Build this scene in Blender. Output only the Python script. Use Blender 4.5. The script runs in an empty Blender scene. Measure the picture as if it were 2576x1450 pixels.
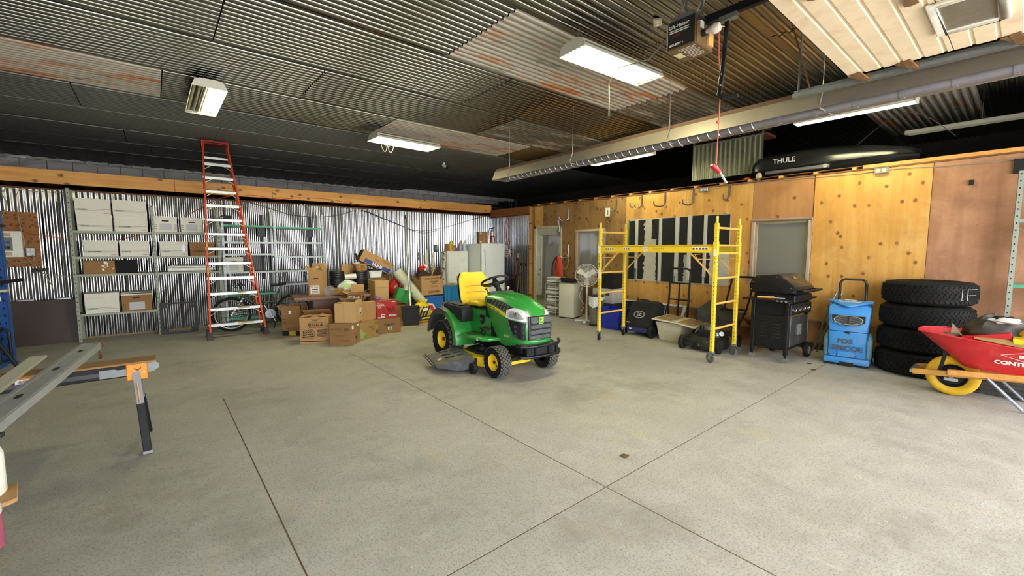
import bpy, bmesh, math, random
from mathutils import Vector, Matrix, Euler
random.seed(7)
SC = bpy.context.scene
COL = SC.collection
PI = math.pi
def R(d): return math.radians(d)

# ------------------------------------------------------------------ camera, sky, exposure
cam_d = bpy.data.cameras.new('camera'); cam = bpy.data.objects.new('camera', cam_d); COL.objects.link(cam)
PITCH = math.atan(97/1080.0); YAW = R(50.2)
fw = Vector((math.cos(YAW)*math.cos(PITCH), math.sin(YAW)*math.cos(PITCH), -math.sin(PITCH)))
rt = Vector((math.sin(YAW), -math.cos(YAW), 0)); upv = rt.cross(fw)
mw = Matrix((rt, upv, -fw)).transposed().to_4x4(); mw.translation = Vector((0, 0, 1.5)); cam.matrix_world = mw
cam_d.sensor_width = 36; cam_d.lens = 36*1080/2576.0; cam_d.clip_start = 0.02; cam_d.clip_end = 200
SC.camera = cam
SC.view_settings.view_transform = 'Standard'; SC.view_settings.look = 'None'
SC.view_settings.gamma = 1; SC.view_settings.use_curve_mapping = False
SC.view_settings.exposure = 1.27
W = bpy.data.worlds.new('world'); SC.world = W; W.use_nodes = True
nt = W.node_tree; nt.nodes.clear()
wo = nt.nodes.new('ShaderNodeOutputWorld'); wb = nt.nodes.new('ShaderNodeBackground')
sky = nt.nodes.new('ShaderNodeTexSky'); sky.sky_type = 'HOSEK_WILKIE'; sky.turbidity = 8; sky.ground_albedo = 0.4
sky.sun_direction = Vector((.25, .45, .86)).normalized()
wm = nt.nodes.new('ShaderNodeMixRGB'); wm.inputs[0].default_value = 0.85; wm.inputs[2].default_value = (1.0, 1.02, 1.06, 1)
nt.links.new(sky.outputs[0], wm.inputs[1]); nt.links.new(wm.outputs[0], wb.inputs[0])
wb.inputs[1].default_value = 5.0
nt.links.new(wb.outputs[0], wo.inputs[0])
SC.cycles.max_bounces = 8; SC.cycles.diffuse_bounces = 5; SC.cycles.glossy_bounces = 4; SC.cycles.transmission_bounces = 6
SC.cycles.sample_clamp_indirect = 8.0
SC.cycles.caustics_reflective = False; SC.cycles.caustics_refractive = False
SC.cycles.use_denoising = True
LAMP = 32.0
sun_d = bpy.data.lights.new('sun', 'SUN'); sun_d.energy = 16; sun_d.angle = R(.6); sun_d.color = (1, .97, .92)   # high sun over the roof: lights the driveway outside
sun_o = bpy.data.objects.new('sun', sun_d); COL.objects.link(sun_o); sun_o.rotation_euler = Vector((.25, .45, .86)).to_track_quat('Z', 'Y').to_euler()
DOORS = [(-2.9, 0.55), (1.15, 4.25), (4.75, 7.3)]     # three drive-in openings in the front wall (x ranges)
FRONT_Y = -1.7; DOOR_H = 2.75
for (a, b) in DOORS:                                  # portals only guide the sky light through the openings
    ld = bpy.data.lights.new('sky_portal', 'AREA'); ld.shape = 'RECTANGLE'; ld.size = b-a; ld.size_y = DOOR_H
    ld.cycles.is_portal = True
    lo = bpy.data.objects.new('sky_portal', ld); COL.objects.link(lo)
    lo.location = ((a+b)/2, FRONT_Y-0.06, DOOR_H/2); lo.rotation_euler = (R(90), 0, 0)

# ------------------------------------------------------------------ colour and materials
def lin(h):
    h = h.lstrip('#'); o = []
    for i in (0, 2, 4):
        v = int(h[i:i+2], 16)/255; o.append(v/12.92 if v <= .04045 else ((v+.055)/1.055)**2.4)
    return (o[0], o[1], o[2], 1)
def scl(c, k): return (min(1, c[0]*k), min(1, c[1]*k), min(1, c[2]*k), 1)
class N:
    def __init__(s, name):
        s.m = bpy.data.materials.new(name); s.m.use_nodes = True; s.t = s.m.node_tree; s.b = s.t.nodes['Principled BSDF']
        s.co = s.t.nodes.new('ShaderNodeTexCoord').outputs['Object']
    def n(s, typ, **k):
        d = s.t.nodes.new(typ)
        for a, v in k.items(): setattr(d, a, v)
        return d
    def l(s, a, b): s.t.links.new(a, b)
    def mapv(s, scale, rot=(0, 0, 0), src=None):
        d = s.n('ShaderNodeMapping'); d.inputs['Scale'].default_value = scale; d.inputs['Rotation'].default_value = rot
        s.l(src or s.co, d.inputs['Vector']); return d.outputs[0]
    def noise(s, scale, detail=4, vec=None, rough=.55, dist=0):
        d = s.n('ShaderNodeTexNoise'); d.inputs['Scale'].default_value = scale; d.inputs['Detail'].default_value = detail
        d.inputs['Roughness'].default_value = rough; d.inputs['Distortion'].default_value = dist
        s.l(vec or s.co, d.inputs['Vector']); return d.outputs['Fac']
    def ramp(s, fac, stops):
        d = s.n('ShaderNodeValToRGB'); e = d.color_ramp.elements
        while len(e) < len(stops): e.new(0.5)
        for i, (p, c) in enumerate(stops):
            e[i].position = p; e[i].color = c if not isinstance(c, (int, float)) else (c, c, c, 1)
        s.l(fac, d.inputs[0]); return d.outputs[0]
    def mix(s, fac, a, b, mode='MIX'):
        d = s.n('ShaderNodeMixRGB', blend_type=mode)
        for i, v in enumerate((fac, a, b)):
            if hasattr(v, 'links'): s.l(v, d.inputs[i])
            else: d.inputs[i].default_value = v
        return d.outputs[0]
    def bump(s, h, strength=.3, dist=.01):
        d = s.n('ShaderNodeBump'); d.inputs['Strength'].default_value = strength; d.inputs['Distance'].default_value = dist
        s.l(h, d.inputs['Height']); s.l(d.outputs[0], s.b.inputs['Normal'])
    def set(s, col=None, rough=None, metal=None, spec=None):
        for k, v in (('Base Color', col), ('Roughness', rough), ('Metallic', metal), ('Specular IOR Level', spec)):
            if v is None: continue
            if hasattr(v, 'links'): s.l(v, s.b.inputs[k])
            else: s.b.inputs[k].default_value = v
        return s
MAT = {}
def M(name, hexcol, rough=.5, metal=0, var=.12, scale=9, bump=0, bscale=60, spec=None, dirt=None, k=1.0):
    """plain painted / plastic / metal surface with a little procedural unevenness and optional dirt"""
    if name in MAT: return MAT[name]
    s = N(name); c = scl(lin(hexcol), k)
    col = s.mix(s.ramp(s.noise(scale), [(.3, 0.0), (.7, 1.0)]), scl(c, 1-var), scl(c, 1+var))
    if dirt:
        col = s.mix(s.ramp(s.noise(scale*.7+3, 8, rough=.7), [(.5, 0.0), (.72, dirt[1])]), col, lin(dirt[0]))
    s.set(col, rough, metal, spec)
    if bump: s.bump(s.noise(bscale, 3), bump, .004)
    MAT[name] = s.m; return s.m
def EM(name, hexcol, strength):
    if name in MAT: return MAT[name]
    s = N(name); s.b.inputs['Emission Color'].default_value = lin(hexcol); s.b.inputs['Emission Strength'].default_value = strength
    s.set(lin(hexcol), .4); MAT[name] = s.m; return s.m

# ------------------------------------------------------------------ mesh builder
def basis(d):
    d = Vector(d).normalized(); a = Vector((0, 0, 1)) if abs(d.z) < .9 else Vector((1, 0, 0))
    u = a.cross(d).normalized(); return u, d.cross(u), d
class MB:
    def __init__(s): s.v = []; s.f = []
    def add(s, vs, fs):
        o = len(s.v); s.v += [tuple(p) for p in vs]; s.f += [tuple(i+o for i in f) for f in fs]; return s
    def box(s, c, size, rot=None):
        hx, hy, hz = size[0]/2, size[1]/2, size[2]/2
        P = [Vector((x, y, z)) for x in (-hx, hx) for y in (-hy, hy) for z in (-hz, hz)]
        if rot is not None:
            m = rot if isinstance(rot, Matrix) else Euler(rot).to_matrix()
            P = [m @ p for p in P]
        c = Vector(c); P = [p+c for p in P]
        return s.add(P, [(0, 1, 3, 2), (4, 6, 7, 5), (0, 4, 5, 1), (2, 3, 7, 6), (0, 2, 6, 4), (1, 5, 7, 3)])
    def bx(s, x0, x1, y0, y1, z0, z1): return s.box(((x0+x1)/2, (y0+y1)/2, (z0+z1)/2), (abs(x1-x0), abs(y1-y0), abs(z1-z0)))
    def bar(s, a, b, w, h=None, up=None, end=0):
        """rectangular bar from a to b; w across, h along 'up'"""
        a, b = Vector(a), Vector(b); d = (b-a); L = d.length
        if L < 1e-6: return s
        d /= L; h = h or w
        u = Vector(up) if up else (Vector((0, 0, 1)) if abs(d.z) < .95 else Vector((0, 1, 0)))
        x = d.cross(u).normalized(); z = x.cross(d)
        m = Matrix((x, d, z)).transposed()
        return s.box((a+b)/2, (w, L+2*end, h), m)
    def cyl(s, a, b, r, r2=None, n=12, caps=True):
        a, b = Vector(a), Vector(b); r2 = r if r2 is None else r2; u, v, _ = basis(b-a); P = []
        for c, q in ((a, r), (b, r2)):
            for i in range(n):
                t = 2*PI*i/n; P.append(c+u*math.cos(t)*q+v*math.sin(t)*q)
        F = [(i, (i+1) % n, n+(i+1) % n, n+i) for i in range(n)]
        if caps: F += [tuple(range(n-1, -1, -1)), tuple(range(n, 2*n))]
        return s.add(P, F)
    def tube(s, pts, r, n=8, closed=False, caps=True):
        pts = [Vector(p) for p in pts]; m = len(pts); P = []; F = []
        rr = r if isinstance(r, (list, tuple)) else [r]*m
        pu = None
        for i, p in enumerate(pts):
            if closed: d = pts[(i+1) % m]-pts[i-1]
            else: d = pts[min(i+1, m-1)]-pts[max(i-1, 0)]
            if d.length < 1e-9: d = Vector((0, 0, 1))
            d.normalize()
            if pu is None: u, v, _ = basis(d)
            else:
                u = pu-d*pu.dot(d)
                if u.length < 1e-6: u, v, _ = basis(d)
                u.normalize(); v = d.cross(u)
            pu = u
            for k in range(n):
                t = 2*PI*k/n; P.append(p+u*math.cos(t)*rr[i]+v*math.sin(t)*rr[i])
        for i in range(m if closed else m-1):
            j = (i+1) % m
            for k in range(n): F.append((i*n+k, i*n+(k+1) % n, j*n+(k+1) % n, j*n+k))
        if caps and not closed: F += [tuple(range(n-1, -1, -1)), tuple(range((m-1)*n, m*n))]
        return s.add(P, F)
    def lathe(s, prof, o=(0, 0, 0), axis=(0, 0, 1), n=20, a0=0, a1=2*PI, caps=True):
        """prof: (r, h) pairs along axis"""
        o = Vector(o); u, v, d = basis(axis); P = []; F = []; m = len(prof)
        full = abs(a1-a0-2*PI) < 1e-6; k = n if full else n+1
        for i in range(k):
            t = a0+(a1-a0)*i/n
            for r, h in prof: P.append(o+u*math.cos(t)*r+v*math.sin(t)*r+d*h)
        for i in range(n):
            j = (i+1) % k
            for q in range(m-1): F.append((i*m+q, j*m+q, j*m+q+1, i*m+q+1))
        if caps and full:
            if prof[0][0] > 1e-6: F.append(tuple(i*m for i in range(n-1, -1, -1)))
            if prof[-1][0] > 1e-6: F.append(tuple(i*m+m-1 for i in range(n)))
        return s.add(P, F)
    def prism(s, poly, h0, h1, fn):
        """poly in (a,b); fn(a,b,h) -> xyz"""
        n = len(poly); P = [fn(a, b, h0) for a, b in poly]+[fn(a, b, h1) for a, b in poly]
        F = [(i, (i+1) % n, n+(i+1) % n, n+i) for i in range(n)]+[tuple(range(n-1, -1, -1)), tuple(range(n, 2*n))]
        return s.add(P, F)
    def loft(s, rings, cap0=True, cap1=True, closed=True):
        n = len(rings[0]); P = [p for r in rings for p in r]; F = []
        for i in range(len(rings)-1):
            for k in range(n if closed else n-1):
                F.append((i*n+k, i*n+(k+1) % n, (i+1)*n+(k+1) % n, (i+1)*n+k))
        if closed and cap0: F.append(tuple(range(n-1, -1, -1)))
        if closed and cap1: F.append(tuple(range((len(rings)-1)*n, len(rings)*n)))
        return s.add(P, F)
    def ball(s, c, r, n=12, m=8, sq=(1, 1, 1)):
        c = Vector(c); prof = [(math.sin(PI*i/m), -math.cos(PI*i/m)) for i in range(m+1)]; P = []; F = []
        for i in range(m+1):
            for k in range(n):
                t = 2*PI*k/n; P.append(c+Vector((prof[i][0]*math.cos(t)*r*sq[0], prof[i][0]*math.sin(t)*r*sq[1], prof[i][1]*r*sq[2])))
        for i in range(m):
            for k in range(n): F.append((i*n+k, i*n+(k+1) % n, (i+1)*n+(k+1) % n, (i+1)*n+k))
        return s.add(P, F)
    def grid(s, nx, ny, fn):
        P = [fn(i/nx, j/ny) for j in range(ny+1) for i in range(nx+1)]
        F = [(j*(nx+1)+i, j*(nx+1)+i+1, (j+1)*(nx+1)+i+1, (j+1)*(nx+1)+i) for j in range(ny) for i in range(nx)]
        return s.add(P, F)
    def mesh(s, name, bevel=0, seg=1, smooth=35, solid=0, sub=0):
        me = bpy.data.meshes.new(name); me.from_pydata(s.v, [], s.f); me.validate()
        if bevel or solid or sub or True:
            bm = bmesh.new(); bm.from_mesh(me)
            bmesh.ops.remove_doubles(bm, verts=bm.verts, dist=1e-5)
            if solid: bmesh.ops.solidify(bm, geom=bm.faces[:], thickness=solid)
            bmesh.ops.recalc_face_normals(bm, faces=bm.faces)
            if bevel:
                es = [e for e in bm.edges if len(e.link_faces) == 2 and e.calc_face_angle(0) > R(30)]
                bmesh.ops.bevel(bm, geom=es, offset=bevel, segments=seg, affect='EDGES', clamp_overlap=True, profile=.5)
            if sub:
                bmesh.ops.subdivide_edges(bm, edges=bm.edges[:], cuts=sub, use_grid_fill=True, smooth=1.0)
            bm.to_mesh(me); bm.free()
        if smooth:
            me.shade_smooth(); me.set_sharp_from_angle(angle=R(smooth))
        return me
    def build(s, name, mat, parent=None, label=None, loc=None, **k):
        o = bpy.data.objects.new(name, s.mesh(name, **k)); COL.objects.link(o)
        o.data.materials.append(mat)
        if parent: o.parent = parent
        if loc: o.location = loc
        if label: o['label'] = label
        return o
def tag(o, label=None, cat=None, group=None, kind=None):
    if label: o['label'] = label
    if cat: o['category'] = cat
    if group: o['group'] = group
    if kind: o['kind'] = kind
    return o
def thing(name, label, cat, loc=(0, 0, 0), rz=0, group=None, rot=None):
    o = bpy.data.objects.new(name, None); COL.objects.link(o); o.empty_display_size = .1
    o.location = loc; o.rotation_euler = rot if rot else (0, 0, rz)
    return tag(o, label, cat, group)
def one(mb, name, mat, label, cat, loc=(0, 0, 0), rz=0, group=None, rot=None, **k):
    """a thing that is a single mesh"""
    o = mb.build(name, mat, **k); o.location = loc; o.rotation_euler = rot if rot else (0, 0, rz)
    return tag(o, label, cat, group)
def copy_tree(o, parent=None):
    c = o.copy(); COL.objects.link(c)
    if parent: c.parent = parent
    for ch in list(o.children): copy_tree(ch, c)
    return c
def dup(o, loc, rz=None, label=None, group=None):
    c = copy_tree(o); c.location = loc
    if rz is not None: c.rotation_euler = (0, 0, rz)
    return tag(c, label, None, group)
_txt = {}
def text_mesh(s, size, ext=.0006, bold=0, sx=1):
    key = (s, size, bold, sx)
    if key in _txt: return _txt[key]
    cu = bpy.data.curves.new('lettering', 'FONT'); cu.body = s; cu.size = size; cu.extrude = ext; cu.align_x = 'CENTER'; cu.align_y = 'CENTER'
    cu.offset = bold; cu.resolution_u = 2
    t = bpy.data.objects.new('lettering', cu); me = bpy.data.meshes.new_from_object(t)
    bpy.data.objects.remove(t)
    if sx != 1:
        for v in me.vertices: v.co.x *= sx
    _txt[key] = me; return me
FACE = {'f': ((1, 0, 0), (0, 0, 1), (0, -1, 0)), 'b': ((-1, 0, 0), (0, 0, 1), (0, 1, 0)), 'r': ((0, 1, 0), (0, 0, 1), (1, 0, 0)),
        'l': ((0, -1, 0), (0, 0, 1), (-1, 0, 0)), 't': ((1, 0, 0), (0, 1, 0), (0, 0, 1)), 'd': ((1, 0, 0), (0, -1, 0), (0, 0, -1))}
def put(me, name, mat, parent, loc, face='f', spin=0):
    r, u, n = [Vector(a) for a in (FACE[face] if isinstance(face, str) else face)]
    o = bpy.data.objects.new(name, me); COL.objects.link(o)
    if not me.materials: me.materials.append(mat)
    elif me.materials[0] != mat:
        me = me.copy(); me.materials[0] = mat; o.data = me
    m = Matrix((r, u, n)).transposed().to_4x4() @ Matrix.Rotation(spin, 4, 'Z'); m.translation = Vector(loc)
    o.parent = parent; o.matrix_local = m; return o
def text(s, size, mat, parent, loc, face='f', spin=0, bold=0, sx=1):
    return put(text_mesh(s, size, bold=bold, sx=sx), 'lettering', mat, parent, loc, face, spin)
def plate(w, h, mat, parent, loc, face='f', name='printed_label', spin=0, t=.0008):
    mb = MB(); mb.box((0, 0, t/2), (w, h, t)); return put(mb.mesh(name, smooth=0), name, mat, parent, loc, face, spin)

# common surfaces
BLACKP = M('black_plastic', '1d1e20', .5, var=.15, dirt=('4a463c', .15), spec=.3)
BLACKM = M('black_steel', '17181a', .5, 0, var=.15, spec=.3)
RUBBER = M('rubber', '1a1a1a', .8, var=.2, dirt=('4b473c', .3), scale=14, spec=.2)
WHITEP = M('white_plastic', 'e4e5dd', .4, var=.04, dirt=('8c8776', .2))
STEEL = M('bright_steel', 'a9abad', .3, .95, var=.1)
GALV = M('zinc_steel', '9a9d9e', .42, .8, var=.14, scale=20)
ALU = M('aluminium', 'c3c4c0', .38, .75, var=.08, dirt=('86806c', .4), scale=16)
INK = M('dark_print', '2b241f', .7, var=.1)
INKR = M('red_print', 'b8432e', .7, var=.1)
WPRINT = M('white_print', 'e6e4dc', .6, var=.03)
# ------------------------------------------------------------------ room shell
H = 3.56; BACK = 10.1; E = 7.6; BLK = 13.6
FAR_X = 11.6; LEFT_X = -3.4
def struct(mb, name, mat, parent=None, kind=True, **k):
    o = mb.build(name, mat, parent, **k)
    if kind and parent is None: o['kind'] = 'structure'
    return o
def root(name):
    o = bpy.data.objects.new(name, None); COL.objects.link(o); o['kind'] = 'structure'; return o

# --- concrete
s = N('concrete'); wn = s.noise(.8, 7, rough=.65, dist=0); fn_ = s.noise(5, 8, rough=.65); gr = s.noise(90, 3)
c = s.mix(s.ramp(wn, [(.3, 0.0), (.7, 1.0)]), lin('a5a39b'), lin('bab8b0'))
c = s.mix(s.ramp(fn_, [(.35, .45), (.65, 0.0)]), c, lin('94918a'))
stain = s.noise(1.2, 8, rough=.7, dist=.15)
c = s.mix(s.ramp(stain, [(.52, 0.0), (.68, .45)]), c, lin('807d76'))
c = s.mix(s.ramp(s.noise(2.4, 6, s.mapv((1, .5, 1)), .7), [(.58, 0.0), (.7, .55)]), c, lin('b5a78a'))
c = s.mix(s.ramp(gr, [(.32, .5), (.5, 0.0)]), c, lin('5e5b51'))
c = s.mix(s.ramp(s.noise(38, 6, rough=.8), [(.52, 0.0), (.62, .28)]), c, lin('6b6860'))
c = s.mix(s.ramp(s.noise(.55, 5, s.mapv((1, 1, 1), (0, 0, 0)), .75), [(.53, 0.0), (.66, .5)]), c, lin('77736a'))
c = s.mix(s.ramp(s.noise(3.1, 9, s.mapv((1.6, .5, 1), (0, 0, .6)), .78), [(.60, 0.0), (.68, .45)]), c, lin('c9c3b2'))
vd = s.n('ShaderNodeTexVoronoi'); vd.inputs['Scale'].default_value = 26; vd.feature = 'F1'; s.l(s.co, vd.inputs['Vector'])
spk = s.ramp(vd.outputs['Distance'], [(.05, 1.0), (.13, 0.0)])
msk = s.ramp(s.noise(1.7, 3), [(.52, 0.0), (.62, 1.0)])
c = s.mix(s.mix(1.0, spk, msk, 'MULTIPLY'), c, lin('cfcab4'))
s.set(c, s.ramp(fn_, [(.3, .45), (.7, .75)]), 0, .35); s.bump(s.mix(.5, fn_, gr), .12, .006)
CONC = s.m
MAT['joint'] = M('joint_dirt', '5c4c36', .9, var=.3, scale=40)
fl = root('floor')
xs = [LEFT_X, .46, 2.12, 5.30, FAR_X]; ys = [FRONT_Y, 1.615, 6.3, BLK+.3]
xs = [LEFT_X, -1.35, .46, 2.12, 6.0, FAR_X]
def slab(x0, x1, y0, y1):
    g = .004
    mb = MB(); gx = {LEFT_X: 0, FAR_X: 0}; top = 0 if y1 in (6.3, 5.15) or y0 in (6.3,) else g; bot = 0 if y0 in (5.15, 6.3) else g
    mb.bx(x0+gx.get(x0, g), x1-gx.get(x1, g), y0+bot, y1-(0 if y1 in (5.15, 6.3) else g), -.1, 0); mb.build('slab', CONC, fl, smooth=0)
for (x0, x1, y0, y1) in ((LEFT_X, 2.12, FRONT_Y-.3, 1.615), (2.12, 6.35, FRONT_Y-.3, 1.615), (6.35, FAR_X, FRONT_Y-.3, 1.615), (LEFT_X, .46, 1.615, 5.15), (.46, 2.12, 1.615, 5.15), (2.12, FAR_X, 1.615, 6.3), (LEFT_X, 2.12, 5.15, 6.3), (LEFT_X, FAR_X, 6.3, BLK+.3)): slab(x0, x1, y0, y1)
MB().bx(LEFT_X, FAR_X, FRONT_Y-.3, BLK+.3, -.2, -.0015).build('joint_filler', MAT['joint'], fl, 'brown dirt packed in the joints')
g = M('gravel_drive', 'c9c5ba', .9, var=.2, scale=3)
struct(MB().bx(-14, 20, -18, FRONT_Y-.3, -.3, -.03), 'ground', g)

# --- galvanised corrugated sheet
def galv(name, base, rough, metal, waves=.25, dirt=None, stretch=(1, 1, 1), dscale=3, spang=.05, bz=.6, bs=2.2):
    s = N(name)
    n1 = s.noise(14, 4); c = s.mix(s.ramp(n1, [(.35, 0.0), (.65, 1.0)]), scl(lin(base), 1-spang), scl(lin(base), 1+spang))
    v = s.mapv(stretch)
    for hx, lo, hi, amt in (dirt or []):
        c = s.mix(s.ramp(s.noise(dscale, 8, v, .72, .3), [(lo, 0.0), (hi, amt)]), c, lin(hx)); dscale *= 1.7
    s.set(c, s.ramp(s.noise(6, 3), [(.3, rough*.9), (.7, rough*1.1)]), metal)
    s.bump(s.noise(bs, 1, s.mapv((1, 1, bz))), waves, .02)
    return s.m
WALLG = galv('corrugated_galvanised', 'babcc0', .18, 1.0, .25, bz=.03, bs=5)
CEIL = [galv('ceiling_sheet_plain', '93928a', .2, 1.0, .04, [('45433a', .55, .75, .5)], (.2, 1, 1), 2.5, bs=1),
        galv('ceiling_sheet_dull', '87867e', .22, 1.0, .04, [('8f8f88', .58, .75, .5), ('3e392e', .55, .75, .5)], (.2, 1, 1), 2.5, bs=1),
        galv('ceiling_sheet_rusty', 'bcb6aa', .45, .3, .05, [('bd7034', .52, .62, .95), ('5f5c55', .56, .66, .8)], (.3, 1, 1), 3, bs=1),
        galv('ceiling_sheet_bloom', '807f77', .35, .75, .05, [('d2d1ca', .50, .60, .9), ('45443c', .55, .68, .7)], (.3, 1, 1), 3, bs=1)]
CEILF = galv('ceiling_sheet_far_lightened', '7d7d7b', .42, .8, .04, [('4a4945', .55, .75, .5)], (.2, 1, 1), 2.5, bs=1)  # duller copy for far rows, lightening them where they mirror the dark loft
# --- ceiling: loose sheets in rows, ribs running along x
ce = root('ceiling')
DK = M('dark_void', '1b1a18', .9)
MB().bx(LEFT_X, FAR_X, FRONT_Y-.3, BLK+.3, H+.03, H+.12).build('backing', DK, ce)
def rib_profile(width, n, d=.02):
    p = width/(n+.9); y = .5*p; out = [(0, 0), (.25*p, 0)]
    for i in range(n):
        for k in range(7):
            a = PI*k/6; out.append((y+.30*p-.27*p*math.cos(a), -d*math.sin(a)**.8))
        y += p; 
        if i < n-1: out.append((y-.2*p, 0))
    out += [(width-.2*p, 0), (width, 0)]; return out
PROF = rib_profile(1.19+.02, 14)
_sh = {}
def sheet_mesh(L, mat):
    key = (round(L, 2), mat.name)
    if key in _sh: return _sh[key]
    mb = MB(); P = []; nseg = 2; m = len(PROF)
    for i in range(nseg+1): P += [(L*i/nseg, y, z) for y, z in PROF]
    F = [(i*m+k, i*m+k+1, (i+1)*m+k+1, (i+1)*m+k) for i in range(nseg) for k in range(m-1)]
    me = bpy.data.meshes.new('roof_sheet'); me.from_pydata(P, [], F); me.materials.append(mat); me.shade_smooth(); me.set_sharp_from_angle(angle=R(50))
    _sh[key] = me; return me
rowoff = {0: 1.86, 1: 1.1, 2: 2.51, 3: .57, 4: 1.64, 5: .2, 6: 2.2, 7: 1.0, 8: 2.6, 9: .1, 10: 1.5}
SL = 2.87
special = {(2, 2.51): 2, (3, 3.41): 3, (4, 1.64): 1, (5, -2.67): 2, (5, 3.07): 2, (3, 6.28): 3, (2, 5.38): 3, (0, 7.6): 2, (4, 4.51): 3, (1, 3.97): 1, (4, -1.23): 0, (3, .57): 0}
for r in range(-3, 11):
    y0 = 2.93+1.19*(r-2)
    off = rowoff.get(r, (r*1.37) % SL); x = off
    while x > LEFT_X: x -= SL
    while x < FAR_X:
        x0, x1 = max(x, LEFT_X), min(x+SL, FAR_X)
        if x1-x0 > .2 and y0 < BLK:
            mi = special.get((r, round(x, 2)), random.choice([0, 0, 0, 1, 1]))
            ya = y0
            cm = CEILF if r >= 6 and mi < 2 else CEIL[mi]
            o = bpy.data.objects.new('roof_sheet', sheet_mesh(x1-x0-.012, cm)); COL.objects.link(o); o.parent = ce
            o.location = (x0+.006, ya, H-random.random()*.006)
        x += SL
# flashing sheet strip along the block wall, ribs running the other way
st = MB()
n = 150; W0 = 9.0
P = []
for i in range(n+1):
    xx = -2.6+W0*i/n; z = H-.05-(.016 if i % 4 in (1, 2) else 0)
    P.append(((xx, 12.5, z+.02), (xx, BLK-.13, z-.06)))
for i in range(n): st.add([P[i][0], P[i+1][0], P[i+1][1], P[i][1]], [(0, 1, 2, 3)])
st.build('edge_sheet', M('edge_sheet_dark', '4c4b45', .55, .3, var=.4, scale=6), ce, smooth=0)

# --- block wall at the back of the loft
bw = root('wall_block')
s = N('painted_block'); c = s.mix(s.ramp(s.noise(3, 6), [(.3, 0.0), (.7, 1.0)]), lin('b0abaa'), lin('c6c1bf'))
s.set(c, .85); s.bump(s.noise(60, 4), .4, .004); BLOCKM = s.m
MB().bx(LEFT_X, FAR_X, BLK+.02, BLK+.25, 0, H+.1).build('mortar_backing', M('mortar', '5a5654', .9), bw)
bm_ = MB().bx(-.19, .19, -.012, .03, -.0925, .0925).mesh('block', bevel=.004)
bm_.materials.append(BLOCKM)
for rr in range(5):
    zc = 2.62+.1+rr*.195
    for k in range(38):
        xx = LEFT_X+.2+k*.39+(.195 if rr % 2 else 0)
        if xx > FAR_X-.2: continue
        o = bpy.data.objects.new('block', bm_); COL.objects.link(o); o.parent = bw; o.location = (xx, BLK, zc)
# plastic vapour sheet drooping from the ceiling edge over the blocks
vs = N('clear_poly'); vs.set(lin('b9b4ad'), .12); vs.b.inputs['Alpha'].default_value = .28; POLY = vs.m
def droop(u, v):
    xx = -3.0+8.6*u; return (xx, BLK-.07-.03*math.sin(xx*9+v*7)-.03*v, H-.06-v*(.21+.07*math.sin(xx*1.9)+.04*math.sin(xx*5.1)))
tag(MB().grid(90, 5, droop).build('plastic_sheet', POLY, smooth=60), 'crumpled clear plastic sheet hanging along the top of the block wall', 'plastic sheet')
# outer walls
PAINT = M('outer_wall_paint', '8b8880', .85, var=.1)
struct(MB().bx(LEFT_X-.2, LEFT_X, FRONT_Y-.2, BLK+.25, -.1, H+.1), 'wall_left', PAINT)
struct(MB().bx(FAR_X, FAR_X+.2, FRONT_Y-.2, BLK+.25, -.1, H+.1), 'wall_far', M('far_wall_shade', '3a3834', .9))  # dark colour stands in for the unlit void beyond the loft
fwm = MB(); px = LEFT_X
for (a, b) in DOORS+[(FAR_X, FAR_X)]:
    if a > px: fwm.bx(px, a, FRONT_Y-.2, FRONT_Y, -.1, H+.1)
    if b > a: fwm.bx(a, b, FRONT_Y-.2, FRONT_Y, DOOR_H, H+.1)
    px = b
struct(fwm, 'wall_front', PAINT)

# --- back partition: galvanised sheets, timber beam above
def corr(L, hgt, pitch=.068, d=.017, sub=8):
    n = int(round(L/pitch))*sub; P = []
    for i in range(n+1):
        xx = L*i/n; t = (i % sub)/sub
        yy = -d*.5*(1-math.cos(2*PI*t))
        P += [(xx, yy, 0), (xx, yy, hgt)]
    me = bpy.data.meshes.new('wall_sheet'); me.from_pydata(P, [], [(2*i, 2*i+2, 2*i+3, 2*i+1) for i in range(n)])
    me.materials.append(WALLG); me.shade_smooth(); return me
wbk = root('wall_back')
SW = .748; me = corr(SW, 2.45)
x = LEFT_X+.02; k = 0
while x < E-.05:
    o = bpy.data.objects.new('wall_sheet', me); COL.objects.link(o); o.parent = wbk; o.location = (x, BACK+(.003 if k % 2 else 0), .02)
    o.rotation_euler = (0, 0, R(random.uniform(-1.3, 1.3)))
    x += SW; k += 1
MB().bx(LEFT_X, E, BACK+.01, BACK+.05, 0, 2.47).build('studs_backing', M('wall_backing', '55524c', .8), wbk)
MB().bx(LEFT_X, E, BACK-.02, BACK+.06, 2.45, 2.475).build('edge_trim', M('rust_trim', '5c3a2a', .8), wbk)
MB().bx(LEFT_X, E, BACK-.012, BACK+.0, 0, .03).build('sill_strip', M('sill_wood', '8a7350', .8), wbk)
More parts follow.
